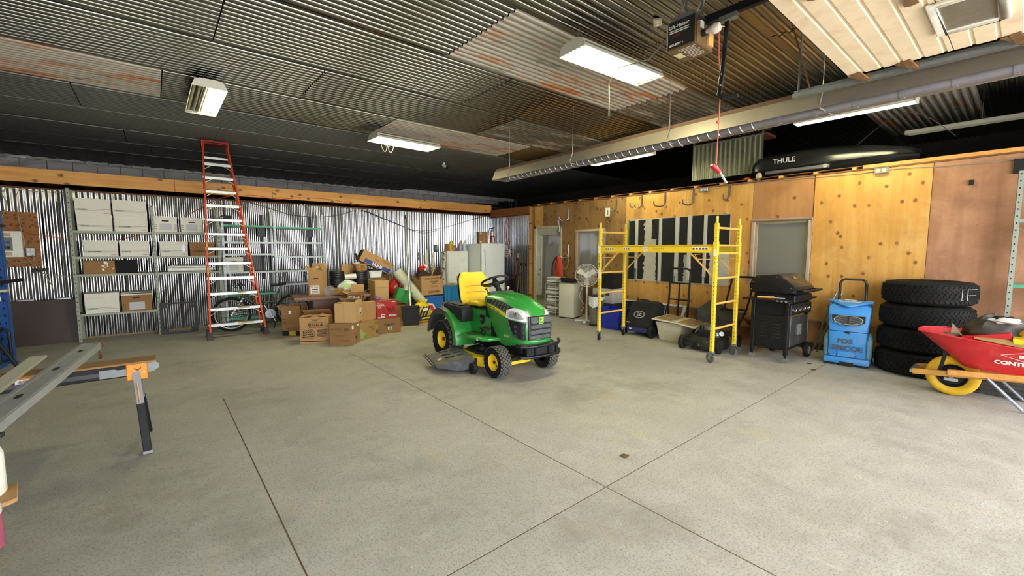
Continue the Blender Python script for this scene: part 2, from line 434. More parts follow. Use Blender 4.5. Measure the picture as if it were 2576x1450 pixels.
# timber
def wood(name, a, b, knots=None, ax=0, rough=.6, grain=18, kscale=2.2, kthr=.07, extra=None, kstretch=None):
    s = N(name); st_ = [grain]*3; st_[ax] = grain*.05
    g1 = s.noise(1, 6, s.mapv(tuple(st_)), .6, .6); c = s.mix(s.ramp(g1, [(.3, 0.0), (.7, 1.0)]), lin(a), lin(b))
    c = s.mix(s.ramp(s.noise(1.1, 5, rough=.7), [(.4, 0.0), (.7, .55)]), c, scl(lin(a), .8))
    if knots:
        sx_ = s.n('ShaderNodeSeparateXYZ'); s.l(s.mapv(kstretch or (1, 1, 1)), sx_.inputs[0]); cx_ = s.n('ShaderNodeCombineXYZ')
        s.l(sx_.outputs[1 if ax == 2 else 0], cx_.inputs[0]); s.l(sx_.outputs[2], cx_.inputs[1]); kv = cx_.outputs[0]
        v = s.n('ShaderNodeTexVoronoi'); v.voronoi_dimensions = '2D'; v.inputs['Scale'].default_value = kscale; s.l(kv, v.inputs['Vector'])
        nz = s.n('ShaderNodeMath', operation='ADD'); s.l(v.outputs['Distance'], nz.inputs[0])
        q = s.n('ShaderNodeMath', operation='MULTIPLY'); q.inputs[1].default_value = .12; s.l(s.noise(30, 3), q.inputs[0]); s.l(q.outputs[0], nz.inputs[1])
        c = s.mix(s.ramp(nz.outputs[0], [(kthr, .85), (kthr+.05, 0.0)]), c, lin(knots))
    if extra:
        for hx, sc_, lo, hi, amt in extra: c = s.mix(s.ramp(s.noise(sc_, 6, rough=.68, dist=.5), [(lo, 0.0), (hi, amt)]), c, lin(hx))
    s.set(c, rough); s.bump(g1, .08, .003); return s.m
LUMBER = wood('pine_lumber', 'c98a40', 'e2ad62', '5c2a12', 0, kscale=3.4, kthr=.115, kstretch=(.7, 1, 1))
LUMBERD = wood('dark_lumber', '6e4426', '8a5a34', '3b1c0d', 1)
bx_ = LEFT_X; segs = [(LEFT_X, .37), (.37, 1.95), (1.95, 4.6), (4.6, E-.02)]
wbm = root('trim_1')
for a, b in segs: MB().bx(a+.002, b-.002, BACK-.075, BACK-.035, 2.545, 2.765).build('timber_beam', LUMBER, wbm, bevel=.003)
MB().bx(LEFT_X, E, BACK-.035, BACK+.3, 2.735, 2.765).build('loft_deck_edge', LUMBERD, wbm)
for i in range(24):
    xx = LEFT_X+.25+i*.46
    if xx < E-.1: MB().bx(xx, xx+.045, BACK-.034, BLK-.05, 2.55, 2.735).build('joist', LUMBERD, wbm)
MB().bx(LEFT_X, FAR_X, BACK+.3, BLK-.02, 2.74, 2.765).build('loft_deck', M('loft_board', '3d3630', .9), wbm)

# --- plywood wall on the right, built from sheets around its openings
wr = root('wall_right')
PLYY = wood('plywood_yellow', 'cb9242', 'dfb062', '74401c', 2, .5, 10, 4.0, .115, [('a8763a', 1.1, .48, .72, .6), ('e3c284', 2.5, .52, .75, .5), ('4f3a22', 1.7, .66, .78, .45), ('5a4327', 9, .66, .8, .5)], (1, 1, .8))
PLYB = wood('plywood_brown', 'a87747', 'bb8a58', '5a3a22', 2, .55, 10, 2.2, .085, [('7a4f2e', 1.5, .48, .72, .6), ('c49a6a', 5, .6, .8, .4), ('4a3220', 2.6, .66, .78, .4)], (1, 1, 1))
PLYD = wood('plywood_weathered', '8a683e', 'a5804a', '3a2010', 2, .6, 14, 4.6, .125, [('5a4128', 3, .5, .7, .6)], (1, 1, .7))
PLYR = wood('plywood_reddish', 'a06f4e', 'b78967', '4b2c1a', 2, .55, 9, 1.3, .02, [('7a5138', 2, .46, .70, .6), ('c99c7c', 3.5, .52, .75, .5), ('4a3226', 1.3, .62, .78, .5)], (1, 1, 1))
T = .022
PT = 2.59
def ply(y0, y1, z0, z1, mat, x=E): MB().bx(x, x+T, y0+.0025, y1-.0025, z0+.001, z1-.002).build('plywood_sheet', mat, wr, bevel=.0015)
D1 = (7.24, 8.2); WN1 = (5.93, 6.79, .94, 1.96); WN2 = (2.10, 2.95, .94, 1.99)
ply(8.2, 8.36, .0, PT, PLYD); ply(7.9, 8.2, 2.08, PT, PLYY); ply(7.24, 7.9, 2.08, PT, PLYD)
ply(6.79, 7.24, 0, PT, PLYD); ply(5.93, 6.79, 1.96, PT, PLYD); ply(5.93, 6.79, 0, .94, PLYD); ply(5.42, 5.93, 0, PT, PLYD)
ply(4.10, 5.42, .44, PT, PLYY); ply(2.95, 4.10, .44, PT, PLYY); ply(4.10, 5.42, 0, .44, PLYB); ply(2.95, 4.10, 0, .44, PLYB)
ply(2.11, 2.95, 1.99, PT, PLYB); ply(2.10, 2.95, .44, .94, PLYY); ply(2.10, 2.95, 0, .44, PLYB)
ply(.84, 2.10, .44, PT, PLYY); ply(.84, 2.10, 0, .44, PLYB)
ply(-.40, .84, 0, PT, PLYR); ply(FRONT_Y, -.40, 0, PT, PLYR)
# frame behind, double top plate with rafter ends showing
fr = MB().bx(E+T, E+T+.09, FRONT_Y, 2.1, 0, PT).bx(E+T, E+T+.09, 2.95, 5.93, 0, PT).bx(E+T, E+T+.09, 6.79, D1[0], 0, PT).bx(E+T, E+T+.09, D1[1], BACK+.05, 0, PT)
fr.bx(E+T, E+T+.09, 2.1, 2.95, 0, .94).bx(E+T, E+T+.09, 2.1, 2.95, 1.99, PT).bx(E+T, E+T+.09, 5.93, 6.79, 0, .94).bx(E+T, E+T+.09, 5.93, 6.79, 1.96, PT).bx(E+T, E+T+.09, D1[0], D1[1], 2.08, PT)
fr.build('wall_framing', LUMBERD, wr)
MB().bx(E-.01, E+.13, FRONT_Y, 8.36, PT, PT+.02).build('top_plate', LUMBERD, wr)
MB().bx(E-.012, E+.13, FRONT_Y, 1.55, PT+.02, PT+.065).build('upper_plate', LUMBER, wr)
MB().bx(E+.02, E+.13, 1.55, 8.36, PT+.055, PT+.065).build('upper_rail', LUMBERD, wr)
for i in range(15):
    yy = 1.62+i*.46
    MB().bx(E-.005, E+1.2, yy, yy+.05, PT+.02, PT+.055).build('rafter_end', LUMBER, wr)
MB().bx(E+.9, FAR_X, FRONT_Y, BACK, PT+.06, PT+.08).build('loft_floor', M('loft_board', '3d3630', .9), wr)
# corrugated return between the corner and the door
wrc = root('wall_corner')
me = corr(.8, 2.38)
for yy in (8.38, 9.18):
    o = bpy.data.objects.new('wall_sheet', me); COL.objects.link(o); o.parent = wrc
    o.rotation_euler = (0, 0, R(-90)); o.location = (E-.005, yy+.8, .02)
MB().bx(E-.02, E+.012, 9.96, BACK-.0, .02, 2.4).build('corner_flashing', WALLG, wrc)
MB().bx(E-.05, E+.02, 8.37, BACK-.08, 2.42, 2.62).build('timber_beam', wood('beam_dark', '7a4a24', '94602f', '40200d', 1), wrc, bevel=.003)
MB().bx(E-.02, E+.012, 8.3, 8.4, 0, 2.6).build('corner_post', LUMBER, wrc)
# ledge and grey baseboard on the lower wall
s_ = MB().bx(E-.03, E, 1.7, 5.42, .425, .445); 
bb = root('baseboard_right'); s_.build('metal_ledge', M('ledge_metal', 'a5a19a', .4, .6), bb); MB().bx(E-.02, E, .9, 5.4, .0, .09).build('kick_board', M('kick', '4a4642', .7), bb)
# --- windows and door
FRAME = M('window_vinyl', 'b29c86', .5, var=.05); FRAME2 = M('door_paint', 'c9c8b6', .5, var=.05, dirt=('8d8a70', .2))
gs = N('window_glass'); gs.set(lin('9a988e'), .05, 0, .9); gs.b.inputs['Transmission Weight'].default_value = .35; gs.b.inputs['IOR'].default_value = 1.5; GLASS = gs.m  # grey base colour stands in for bright reflections and the lit interior
def window(n, y0, y1, z0, z1, slide=True):
    w = root(f'window_{n}'); f = .05
    fm = MB()
    for (a, b, c_, d) in ((y0, y1, z1-f, z1), (y0, y1, z0, z0+f), (y0, y0+f, z0+f, z1-f), (y1-f, y1, z0+f, z1-f)): fm.bx(E-.025, E+.08, a, b, c_, d)
    fm.build('window_frame', FRAME, w, bevel=.003)
    s2 = MB(); g_ = .035; a0, a1, b0, b1 = y0+f, y1-f, z0+f, z1-f
    for (a, b, c_, d) in ((a0, a1, b1-g_, b1), (a0, a1, b0, b0+g_), (a0, a0+g_, b0+g_, b1-g_), (a1-g_, a1, b0+g_, b1-g_)): s2.bx(E+.015, E+.05, a, b, c_, d)
    s2.build('window_sash', M('sash_vinyl', 'a39a80', .5), w, bevel=.002)
    MB().bx(E+.03, E+.036, a0+g_, a1-g_, b0+g_, b1-g_).build('window_pane', GLASS, w)
    return w
window(1, *WN1); window(2, *WN2)
# rooms behind the glass: dim office boxes
RM = M('office_wall', '77746a', .9)
def room(y0, y1):
    o = struct(MB().bx(E+2.2, E+2.25, y0, y1, 0, 2.5).bx(E+.12, E+2.2, y0-.03, y0, 0, 2.5).bx(E+.12, E+2.2, y1, y1+.03, 0, 2.5).bx(E+.12, E+2.25, y0, y1, 2.5, 2.53), 'wall_office', RM); return o
room(5.4, 8.34); room(1.2, 4.2)
d = root('door_1'); y0, y1 = D1
fm = MB().bx(E-.02, E+.1, y1-.06, y1, 0, 2.08).bx(E-.02, E+.1, y0, y0+.03, 0, 2.08).bx(E-.02, E+.1, y0, y1, 2.03, 2.08)
fm.build('door_frame', M('door_casing', 'c8bf9f', .55, var=.05), d, bevel=.003)
L = MB(); a0, a1 = y0+.03, y1-.06
for (a, b, c_, e_) in ((a0, a1, 1.87, 2.03), (a0, a1, .02, .33), (a1-.17, a1, .33, 1.87), (a0, a0+.06, .33, 1.87)): L.bx(E+.02, E+.06, a, b, c_, e_)
lf = L.build('door_leaf', FRAME2, d, bevel=.003)
mo = MB()
for (a, b, c_, e_) in ((a0+.06, a1-.17, 1.845, 1.87), (a0+.06, a1-.17, .33, .355), (a1-.195, a1-.17, .355, 1.845), (a0+.06, a0+.085, .355, 1.845)): mo.bx(E+.008, E+.03, a, b, c_, e_)
mo.build('glass_bead', FRAME2, d, bevel=.004)
MB().bx(E+.035, E+.042, a0+.06, a1-.17, .33, 1.87).build('door_pane', GLASS, d)
MB().cyl((E+.02, 7.98, .99), (E-.01, 7.98, .99), .028, n=16).build('deadbolt', STEEL, d)
MB().lathe([(.03, 0), (.03, .01), (.012, .015), (.012, .04), (.028, .05), (.03, .065), (.02, .078), (0, .08)], (E+.02, 7.98, .87), (-1, 0, 0), 16).build('door_knob', STEEL, d)
# ------------------------------------------------------------------ riding mower (local frame: forward = -y, its near side = -x)
GREEN = M('tractor_green', '2a8a36', .28, 0, var=.06, scale=3, spec=.6, dirt=('55734a', .3))
YEL = M('tractor_yellow', 'f0cd2c', .45, 0, var=.05, scale=5, dirt=('b08a2a', .25))
TRIM = M('grey_trim', '3a3d40', .5, var=.12, dirt=('6b6a63', .35))
DUST = M('dusty_tread', '56544e', .9, var=.35, scale=30)
tr = thing('riding_mower', 'green and yellow riding lawn mower with yellow seat on the open concrete floor', 'riding mower', (3.43, 4.45, 0), R(-3.0))
def interp(tab, y):
    if y <= tab[0][0]: return tab[0][1:]
    for a, b in zip(tab, tab[1:]):
        if y <= b[0]:
            t = (y-a[0])/(b[0]-a[0]); return tuple(p+(q-p)*t for p, q in zip(a[1:], b[1:]))
    return tab[-1][1:]
# y : half width, top, bottom
HT = [(-.885, .15, .70, .425), (-.87, .19, .725, .42), (-.84, .225, .765, .415), (-.79, .25, .815, .405), (-.70, .268, .868, .39), (-.58, .276, .915, .365),
      (-.45, .274, .945, .38), (-.34, .268, .957, .50), (-.24, .260, .960, .62), (-.16, .252, .958, .74), (-.11, .245, .95, .80)]
def hx(y, z):
    w, zt, zb = interp(HT, y); zm = zb+.52*(zt-zb)
    if z <= zm: return w*(.93+.07*(z-zb)/max(1e-4, zm-zb))
    t = min(1, (z-zm)/(zt-zm)); return w*(1-t**2.7)**(1/2.7)
def hood_ring(y, n=13):
    w, zt, zb = interp(HT, y); zm = zb+.52*(zt-zb); out = []
    for i in range(4): z = zb+(zm-zb)*i/4; out.append((-hx(y, z), z))
    for i in range(n):
        a = PI/2*i/(n-1); c, s_ = max(0, math.cos(a)), max(0, math.sin(a)); out.append((-w*c**(2/2.7), zm+(zt-zm)*s_**(2/2.7)))
    return [(x, y, z) for x, z in out]+[(-x, y, z) for x, z in reversed(out[:-1])]
ys_ = [-.885, -.87, -.84, -.79, -.74, -.70, -.64, -.58, -.52, -.45, -.40, -.34, -.29, -.24, -.20, -.16, -.11]
hood = MB().loft([hood_ring(y) for y in ys_]).build('hood', GREEN, tr, smooth=50)
ridge = MB()
for sgn in (-1, 1):
    pts = []
    for i in range(12):
        y = -.78+.55*i/11; x = sgn*(.10+.05*i/11); w, zt, zb = interp(HT, y); zm = zb+.52*(zt-zb)
        z = zm+(zt-zm)*(1-(abs(x)/w)**2.7)**(1/2.7); pts.append((x, y, z-.0015))
    ridge.tube(pts, .006, 6)
ridge.build('hood_crease', GREEN, hood)
def side_patch(poly_top, poly_bot, off, sg, thick=.006, nx=14):
    """strip on the hood side between two (y,z) polylines of equal parameter"""
    mb = MB(); mid = 3
    def P(u, v, o):
        yt, zt = interp2(poly_top, u); yb, zb = interp2(poly_bot, u); y = yt+(yb-yt)*v; z = zt+(zb-zt)*v
        return (sg*(hx(y, z)+o), y, z)
    A = [[P(i/nx, j/mid, off) for i in range(nx+1)] for j in range(mid+1)]
    rings = []
    for i in range(nx+1):
        rings.append([A[j][i] for j in range(mid+1)]+[P(i/nx, j/mid, -.012) for j in range(mid, -1, -1)])
    return mb.loft(rings)
def interp2(pl, u):
    k = min(len(pl)-2, int(u*(len(pl)-1))); t = u*(len(pl)-1)-k
    return pl[k][0]+(pl[k+1][0]-pl[k][0])*t, pl[k][1]+(pl[k+1][1]-pl[k][1])*t
LENS = M('lamp_lens', 'cfd3d6', .12, .1, var=.05, spec=.8); CHROME = M('chrome', 'd8dadc', .12, 1, var=.03)
for sg in (-1, 1):
    side_patch([(-.175, .885), (-.35, .89), (-.52, .865), (-.66, .825)], [(-.175, .845), (-.35, .825), (-.52, .785), (-.63, .76)], .003, sg).build('side_vent', BLACKP, hood)
    v = MB()
    for i in range(7):
        u = .08+.125*i; yt, zt = interp2([(-.175, .885), (-.35, .89), (-.52, .865), (-.66, .825)], u+.03); yb, zb = interp2([(-.175, .845), (-.35, .825), (-.52, .785), (-.63, .76)], u)
        v.bar((sg*(hx(yb, zb+.004)+.006), yb, zb+.004), (sg*(hx(yt, zt-.004)+.006), yt, zt-.004), .006, .006)
    v.build('vent_rib', TRIM, hood)['kind'] = 'stuff'
    side_patch([(-.165, .838), (-.33, .815), (-.5, .775), (-.60, .748)], [(-.165, .795), (-.33, .775), (-.5, .735), (-.60, .708)], .0022, sg).build('yellow_stripe', YEL, hood)
    # lettering along the stripe: letter by letter on the curved side
    word = 'JOHN DEERE'
    for i, ch in enumerate(word):
        if ch == ' ': continue
        f = i/(len(word)-1); f = f if sg < 0 else 1-f
        y = -.19-.27*f; z0 = interp2([(-.165, .816), (-.33, .795), (-.5, .755), (-.60, .728)], min(1, max(0, (-y-.165)/.435)))[1]
        fr_ = ((0, -1, 0), (0, -.02, 1), (-1, 0, 0)) if sg < 0 else ((0, 1, 0), (0, -.02, 1), (1, 0, 0))
        o = put(text_mesh(ch, .036 if i in (0, 5) else .03, .0006, .0008), 'lettering', INK, hood, (sg*(hx(y, z0)+.004), y, z0), fr_)
    o = put(text_mesh('E160', .045, .0006), 'lettering', M('cream_print', 'd8cf9e', .5), hood, (sg*(hx(-.60, .485)+.003), -.60, .485), ((0, sg*1, 0), (0, 0, 1), (sg, 0, 0)))
    # head lamp
    tp = [(-.60, .79), (-.68, .822), (-.78, .80), (-.835, .757), (-.868, .722)]; bt = [(-.615, .712), (-.68, .700), (-.78, .690), (-.835, .682), (-.868, .675)]
    hl = side_patch(tp, bt, .007, sg).build('headlight', LENS, hood)
    tp2 = [(-.66, .79), (-.74, .785), (-.80, .755), (-.84, .725)]; bt2 = [(-.66, .722), (-.74, .712), (-.80, .704), (-.84, .700)]
    side_patch(tp2, bt2, .009, sg).build('reflector', M('lamp_inner', 'a9adb0', .35, .5), hl)
    bz = MB()
    for pl in (tp, bt):
        bz.tube([(sg*(hx(y, z)+.006), y, z) for y, z in pl], .006, 6)
    bz.tube([(sg*(hx(*tp[0])+.006), *tp[0]), (sg*(hx(*bt[0])+.006), *bt[0])], .006, 6)
    bz.build('headlight_trim', M('lamp_trim', 'b9bcbe', .35, .4), hl)
    mb = MB().lathe([(.028, 0), (.022, .004), (.012, .006), (0, .007)], (sg*(hx(-.74, .75)+.008), -.74, .75), (sg, -.25, 0), 16); mb.build('lamp_bulb', CHROME, hl)
    # lower side grille
    gt = [(-.64, .685), (-.72, .683), (-.80, .675), (-.868, .665)]; gb = [(-.685, .575), (-.74, .51), (-.80, .478), (-.868, .468)]
    sgp = side_patch(gt, gb, .004, sg).build('side_grille', BLACKP, hood)
    f_ = MB()
    for k in range(3):
        z = .50+k*.055; f_.bar((sg*(hx(-.86, z)+.010), -.855, z), (sg*(hx(-.75, z+.01)+.008), -.75, z+.012), .012, .035)
    f_.build('grille_fin', TRIM, sgp, bevel=.003)
    fr2 = MB().tube([(sg*(hx(y, z)+.007), y, z) for y, z in gb], .007, 6); fr2.tube([(sg*(hx(y, z)+.007), y, z) for y, z in gb[:1]+gt[:1]], .007, 6); fr2.build('grille_trim', TRIM, sgp)
# front grille
gf = MB().bx(-.15, .15, -.893, -.86, .465, .735).build('front_grille', BLACKP, hood, bevel=.004)
for k, (z0, z1) in enumerate(((.655, .73), (.592, .642), (.530, .580), (.472, .518))):
    MB().loft([[(x, -.893, z0+.012), (x, -.90, z0), (x, -.917, z0+.006), (x, -.903, z1), (x, -.893, z1)] for x in (-.145, .145)]).build('grille_slat', TRIM, gf, bevel=.002)
for sg in (-1, 1): MB().loft([[(sg*.147, -.885, .46), (sg*.163, -.88, .46), (sg*.165, -.905, .465), (sg*.147, -.915, .465)], [(sg*.147, -.87, .735), (sg*.163, -.87, .735), (sg*.165, -.89, .73), (sg*.147, -.897, .73)]]).build('grille_post', TRIM, gf, bevel=.002)
eb = MB()
q = [(-.033, .037), (.033, .037), (.036, .03), (.034, -.03), (.024, -.04), (-.024, -.04), (-.034, -.03), (-.036, .03)]
eb.prism(q, 0, .006, lambda a, b, h: (a, -.914-h, .688+b)).build('emblem', YEL, gf, bevel=.001)
MB().prism([(a*.86, b*.86) for a, b in q], .004, .008, lambda a, b, h: (a, -.914-h, .688+b)).build('emblem_field', M('emblem_green', '1f8f33', .35), gf)
deer = [(-.022, -.014), (-.012, -.004), (-.006, .004), (.006, .004), (.012, .012), (.010, .022), (.016, .016), (.024, .014), (.018, .009), (.014, -.002), (.022, -.012), (.012, -.008), (.004, -.006), (-.004, -.008), (-.012, -.016), (-.008, -.008), (-.016, -.012)]
MB().prism(deer, .0075, .0092, lambda a, b, h: (a, -.914-h, .688+b)).build('emblem_figure', YEL, gf)
MB().tube([(.010, -.9225, .710), (.004, -.9225, .716), (-.004, -.9225, .712), (-.010, -.9225, .718)], .0016, 5).build('emblem_antler', YEL, gf)
# nose lip below the grille
lipp = []
for i in range(21):
    t = -1+2*i/20; x = .215*t; y = -.912+.09*abs(t)**3; lipp.append((x, y))
MB().loft([[(x, y, .455), (x, y-.004, .44), (x*.99, y+.004, .415), (x*.97, y+.06, .412), (x*.97, y+.06, .46)] for x, y in lipp]).build('nose_lip', GREEN, hood)
# front brush guard
bg = MB()
for z, y, w in ((.405, -.955, .30), (.285, -.955, .30)):
    pts = [(-w-.015, y+.10, z+.015), (-w+.01, y+.045, z+.006), (-w+.06, y+.012, z), (-.1, y-.005, z), (.1, y-.005, z), (w-.06, y+.012, z), (w-.01, y+.045, z+.008), (w+.015, y+.085, z+.022)]
    sm = []
    for i in range(len(pts)-1):
        for k in range(4):
            t = k/4; sm.append(tuple(pts[i][j]*(1-t)+pts[i+1][j]*t for j in range(3)))
    bg.tube(sm+[pts[-1]], .019, 10)
for x in (-.22, -.1, .1, .22): bg.bar((x, -.945, .29), (x, -.945, .40), .03, .008)
bg.bar((-.14, -.94, .345), (-.14, -.60, .33), .03, .05); bg.bar((.14, -.94, .345), (.14, -.60, .33), .03, .05)
BGM = M('guard_black', '1d2024', .25, .4, var=.08)
bgo = bg.build('brush_guard', BGM, tr, smooth=50)
MB().bx(-.24, .24, -.935, -.925, .30, .395).build('guard_plate', BLACKM, bgo)
MB().loft([[(-.2, -.92, .415), (.2, -.92, .415), (.24, -.86, .412), (-.24, -.86, .412)], [(-.2, -.93, .425), (.2, -.93, .425), (.24, -.84, .428), (-.24, -.84, .428)]]).build('bumper_pad', TRIM, bgo)
# chassis, engine mass and axle
ch = MB().bx(-.16, .16, -.85, .75, .24, .40).bx(-.21, .21, -.82, -.45, .30, .42)
ch.bx(-.19, .19, -.45, .1, .36, .56).bx(-.13, .13, .35, .8, .2, .45)
ch.build('chassis', BLACKM, tr, bevel=.01)
MB().bar((-.34, -.565, .185), (.34, -.565, .185), .06, .05).bar((-.32, -.565, .17), (-.32, -.565, .26), .03).bar((.32, -.565, .17), (.32, -.565, .26), .03).bx(-.1, .1, -.6, -.53, .18, .3).build('front_axle', BLACKM, tr, bevel=.006)
MB().tube([(-.31, -.53, .23), (-.12, -.45, .25), (.05, -.4, .26)], .011, 8).build('tie_rod', BLACKM, tr)
# dark inner shield between hood and foot board
MB().bx(-.225, .225, -.44, -.08, .40, .80).build('inner_shield', BLACKP, tr, bevel=.02)
# centre tunnel and foot boards
tn = MB().loft([[(-.235, y, .42), (-.225, y, z-.06), (-.19, y, z), (.19, y, z), (.225, y, z-.06), (.235, y, .42)] for y, z in ((-.22, .70), (-.05, .715), (.12, .715), (.3, .73))])
tnl = tn.build('tunnel', GREEN, tr, smooth=25)
MB().prism([(-.045, .05), (.035, .055), (.05, .02), (.035, -.05), (-.02, -.07), (-.05, -.02)], -.243, -.232, lambda a, b, h: (h, -.04-a, .615+b)).build('lever_slot', BLACKP, tnl)
MB().bar((-.244, -.04, .63), (-.256, -.035, .60), .012, .05).build('park_brake', BLACKM, tnl)
FB = [(-.245, -.47), (-.40, -.44), (-.47, -.36), (-.48, .0), (-.46, .12), (-.245, .16)]
for sg in (-1, 1):
    fb = MB().prism(FB, .385, .425, lambda a, b, h: (sg*-a, b+0, h+(.02 if b < -.3 else 0))).build('foot_board', GREEN, tr, bevel=.012, seg=2)
    MB().bx(*sorted((sg*.27, sg*.42)), -.28, .06, .424, .432).build('grip_mat', M('mat_olive', '4a5038', .85, var=.3), fb, bevel=.003)
pd = MB()
for y, x in ((-.17, -.30), (-.28, -.33)):
    pd.tube([(x, y+.06, .42), (x, y+.05, .47), (x-.01, y+.01, .515)], .011, 6); pd.bar((x-.05, y, .525), (x+.05, y, .525), .05, .022)
pd.build('pedal', BLACKP, tr, bevel=.004)
plate(.04, .03, M('white_sticker', 'cfe0dc', .4), tr, (-.482, -.30, .42), 'l')
# rear body, fenders, consoles
rb = MB().prism([(.13, .40), (.14, .55), (.19, .69), (.30, .735), (.68, .74), (.84, .70), (.88, .58), (.86, .42)], -.215, .215, lambda a, b, h: (h, a, b)).build('rear_body', GREEN, tr, bevel=.02, seg=2)
for sg in (-1, 1):
    def fen(u, v, r=.335, a0=182, a1=62, x0=.20, x1=.475):
        a = R(a0+(a1-a0)*u); k = r-.02*(v**4)
        x = x0+(x1-x0)*v; lift = .0
        return (sg*x, .645+k*math.cos(a)*1.32, .265+k*1.38*math.sin(a)+lift)
    mb = MB().grid(18, 6, fen); mb.grid(18, 1, lambda u, v: (sg*(.475-.0*v), fen(u, 1)[1]*(1-v)+(.645+(.335-.075)*math.cos(R(182-120*u))*1.32)*v, fen(u, 1)[2]*(1-v)+(.265+(.335-.075)*1.38*math.sin(R(182-120*u)))*v))
    mb.build('fender', GREEN, tr, solid=.006, smooth=45)
    fl2 = MB().grid(16, 5, lambda u, v: (sg*(.22+.27*v), .645+(.355-.02*v**3)*math.cos(R(112-104*u))*1.2, .265+(.355-.02*v**3)*1.30*math.sin(R(112-104*u))))
    fl2.grid(16, 1, lambda u, v: (sg*.49, .645+(.335-.05*v)*math.cos(R(112-104*u))*1.2, .265+(.335-.05*v)*1.30*math.sin(R(112-104*u))))
    fo = fl2.build('fender_flare', TRIM, tr, solid=.006, smooth=45)
    MB().lathe([(.05, 0), (.05, .008), (.035, .008), (.03, -.002), (0, -.002)], (sg*.36, .80, .655), (0, .6, 1), 14).build('cup_recess', BLACKP, fo)
    co = MB().prism([(.16, .56), (.15, .71), (.20, .755), (.30, .765), (.62, .775), (.66, .75), (.64, .66), (.36, .64), (.26, .58)], sg*.255, sg*.425, lambda a, b, h: (h, a, b)).build('side_console', BLACKP, tr, bevel=.014, seg=2)
    MB().bx(*sorted((sg*.275, sg*.405)), .26, .60, .772, .782).build('console_tray', TRIM, co, bevel=.004)
MB().bx(-.19, .19, .12, .42, .70, .752).bx(-.16, .16, .2, .5, .75, .78).build('seat_base', BLACKP, tr, bevel=.012)
# seat
def seat_ring(t):
    """t 0 front of cushion .. 1 top of backrest"""
    if t < .5:
        k = t/.5; y = .11+.37*k; z = .815-.02*k-.025*math.exp(-((k-.95)/.3)**2); w = .215+.025*k; n_ = Vector((0, -.1, 1))
    else:
        k = (t-.5)/.5; y = .48+.11*k; z = .815+.365*k; w = .245-.02*k-.07*max(0, k-.7)**1.4*3.6; n_ = Vector((0, -1, .28))
    return y, z, w, n_.normalized()
rings = []
NS = 18
for i in range(NS+1):
    t = i/NS; y, z, w, n_ = seat_ring(t); 
    if abs(t-.5) < .08: n_ = (Vector((0, -.7, .8))).normalized()
    ring = []; th = .075
    if i == 0: th = .05
    for k in range(15):
        a = -1+2*k/14; bol = .045*abs(a)**3; edge = (1-abs(a)**8)
        ring.append(Vector((w*a, y, z))+n_*(bol-th*.0+(edge-1)*.05))
    for k in range(14, -1, -1):
        a = -1+2*k/14; ring.append(Vector((w*a*.99, y, z))-n_*(th*(.35+.65*(1-abs(a)**6))))
    rings.append([tuple(p) for p in ring])
seat = MB().loft(rings).build('seat', YEL, tr, smooth=60)
sh = []
for i in range(0, NS+1, 2):
    t = i/NS; y, z, w, n_ = seat_ring(t)
    if abs(t-.5) < .08: n_ = (Vector((0, -.7, .8))).normalized()
    sh.append([tuple(Vector((w*a*1.02, y, z))-n_*(.052+.03*(1-abs(a)**4)*(1 if j else 1.35)-.0)) for j, row in ((1, (-1, -.6, 0, .6, 1)), (0, (1, .6, 0, -.6, -1))) for a in row])
MB().loft(sh).build('seat_shell', BLACKP, tr, smooth=50)
cr = MB()
for zz in (.90, .985):
    y0 = .48+.11*(zz-.815)/.365
    cr.tube([(x, y0-.004-.045*abs(x/.235)**3, zz+.012*(1-(x/.16)**2)) for x in [-.15+.03*i for i in range(11)]], .0035, 5)
cr.tube([(x, .20, .818+.045*abs(x/.22)**3) for x in [-.15+.03*i for i in range(11)]], .0035, 5)
cr.build('seat_seam', M('seam', 'c79c12', .6), seat)['kind'] = 'stuff'
# steering column and wheel
col = MB().lathe([(.055, 0), (.04, .04), (.032, .09), (.045, .14)], (0, -.10, .93), (0, .45, .62), 14); col.build('steering_column', BLACKP, tr)
MB().loft([[(-.2, -.16, .945), (.2, -.16, .945), (.2, -.06, .93), (-.2, -.06, .93)], [(-.16, -.15, .975), (.16, -.15, .975), (.17, -.05, .955), (-.17, -.05, .955)]]).build('dash_panel', TRIM, tr, bevel=.01)
ax = Vector((0, .42, .9)).normalized(); u_, v_, _ = basis(ax); cw = Vector((0, .02, 1.085))
sw = MB().tube([cw+u_*math.cos(2*PI*i/36)*.178+v_*math.sin(2*PI*i/36)*.178 for i in range(36)], .0155, 8, closed=True)
for a in (90, 215, 325):
    d_ = u_*math.cos(R(a))+v_*math.sin(R(a)); p_ = ax.cross(d_)
    sw.loft([[tuple(cw-ax*.035+d_*.03+p_*.035), tuple(cw-ax*.02+d_*.03+p_*.035), tuple(cw-ax*.02+d_*.03-p_*.035), tuple(cw-ax*.035+d_*.03-p_*.035)], [tuple(cw-ax*.006+d_*.172+p_*.02), tuple(cw+ax*.006+d_*.172+p_*.02), tuple(cw+ax*.006+d_*.172-p_*.02), tuple(cw-ax*.006+d_*.172-p_*.02)]])
sw.lathe([(.03, -.07), (.05, -.03), (.05, -.012), (.03, -.004), (0, -.002)], tuple(cw), tuple(ax), 16)
sw.build('steering_wheel', BLACKP, tr, smooth=50)
lv = MB().tube([(-.17, -.12, .93), (-.2, -.08, .99)], .007, 6).ball((-.2, -.08, .995), .016, 8, 6); lv.build('throttle_lever', BLACKP, tr)
MB().tube([(.15, -.06, .94), (.17, -.04, .99)], .007, 6).ball((.17, -.04, .995), .022, 8, 6).build('choke_knob', M('knob_tan', 'c79a74', .5), tr)
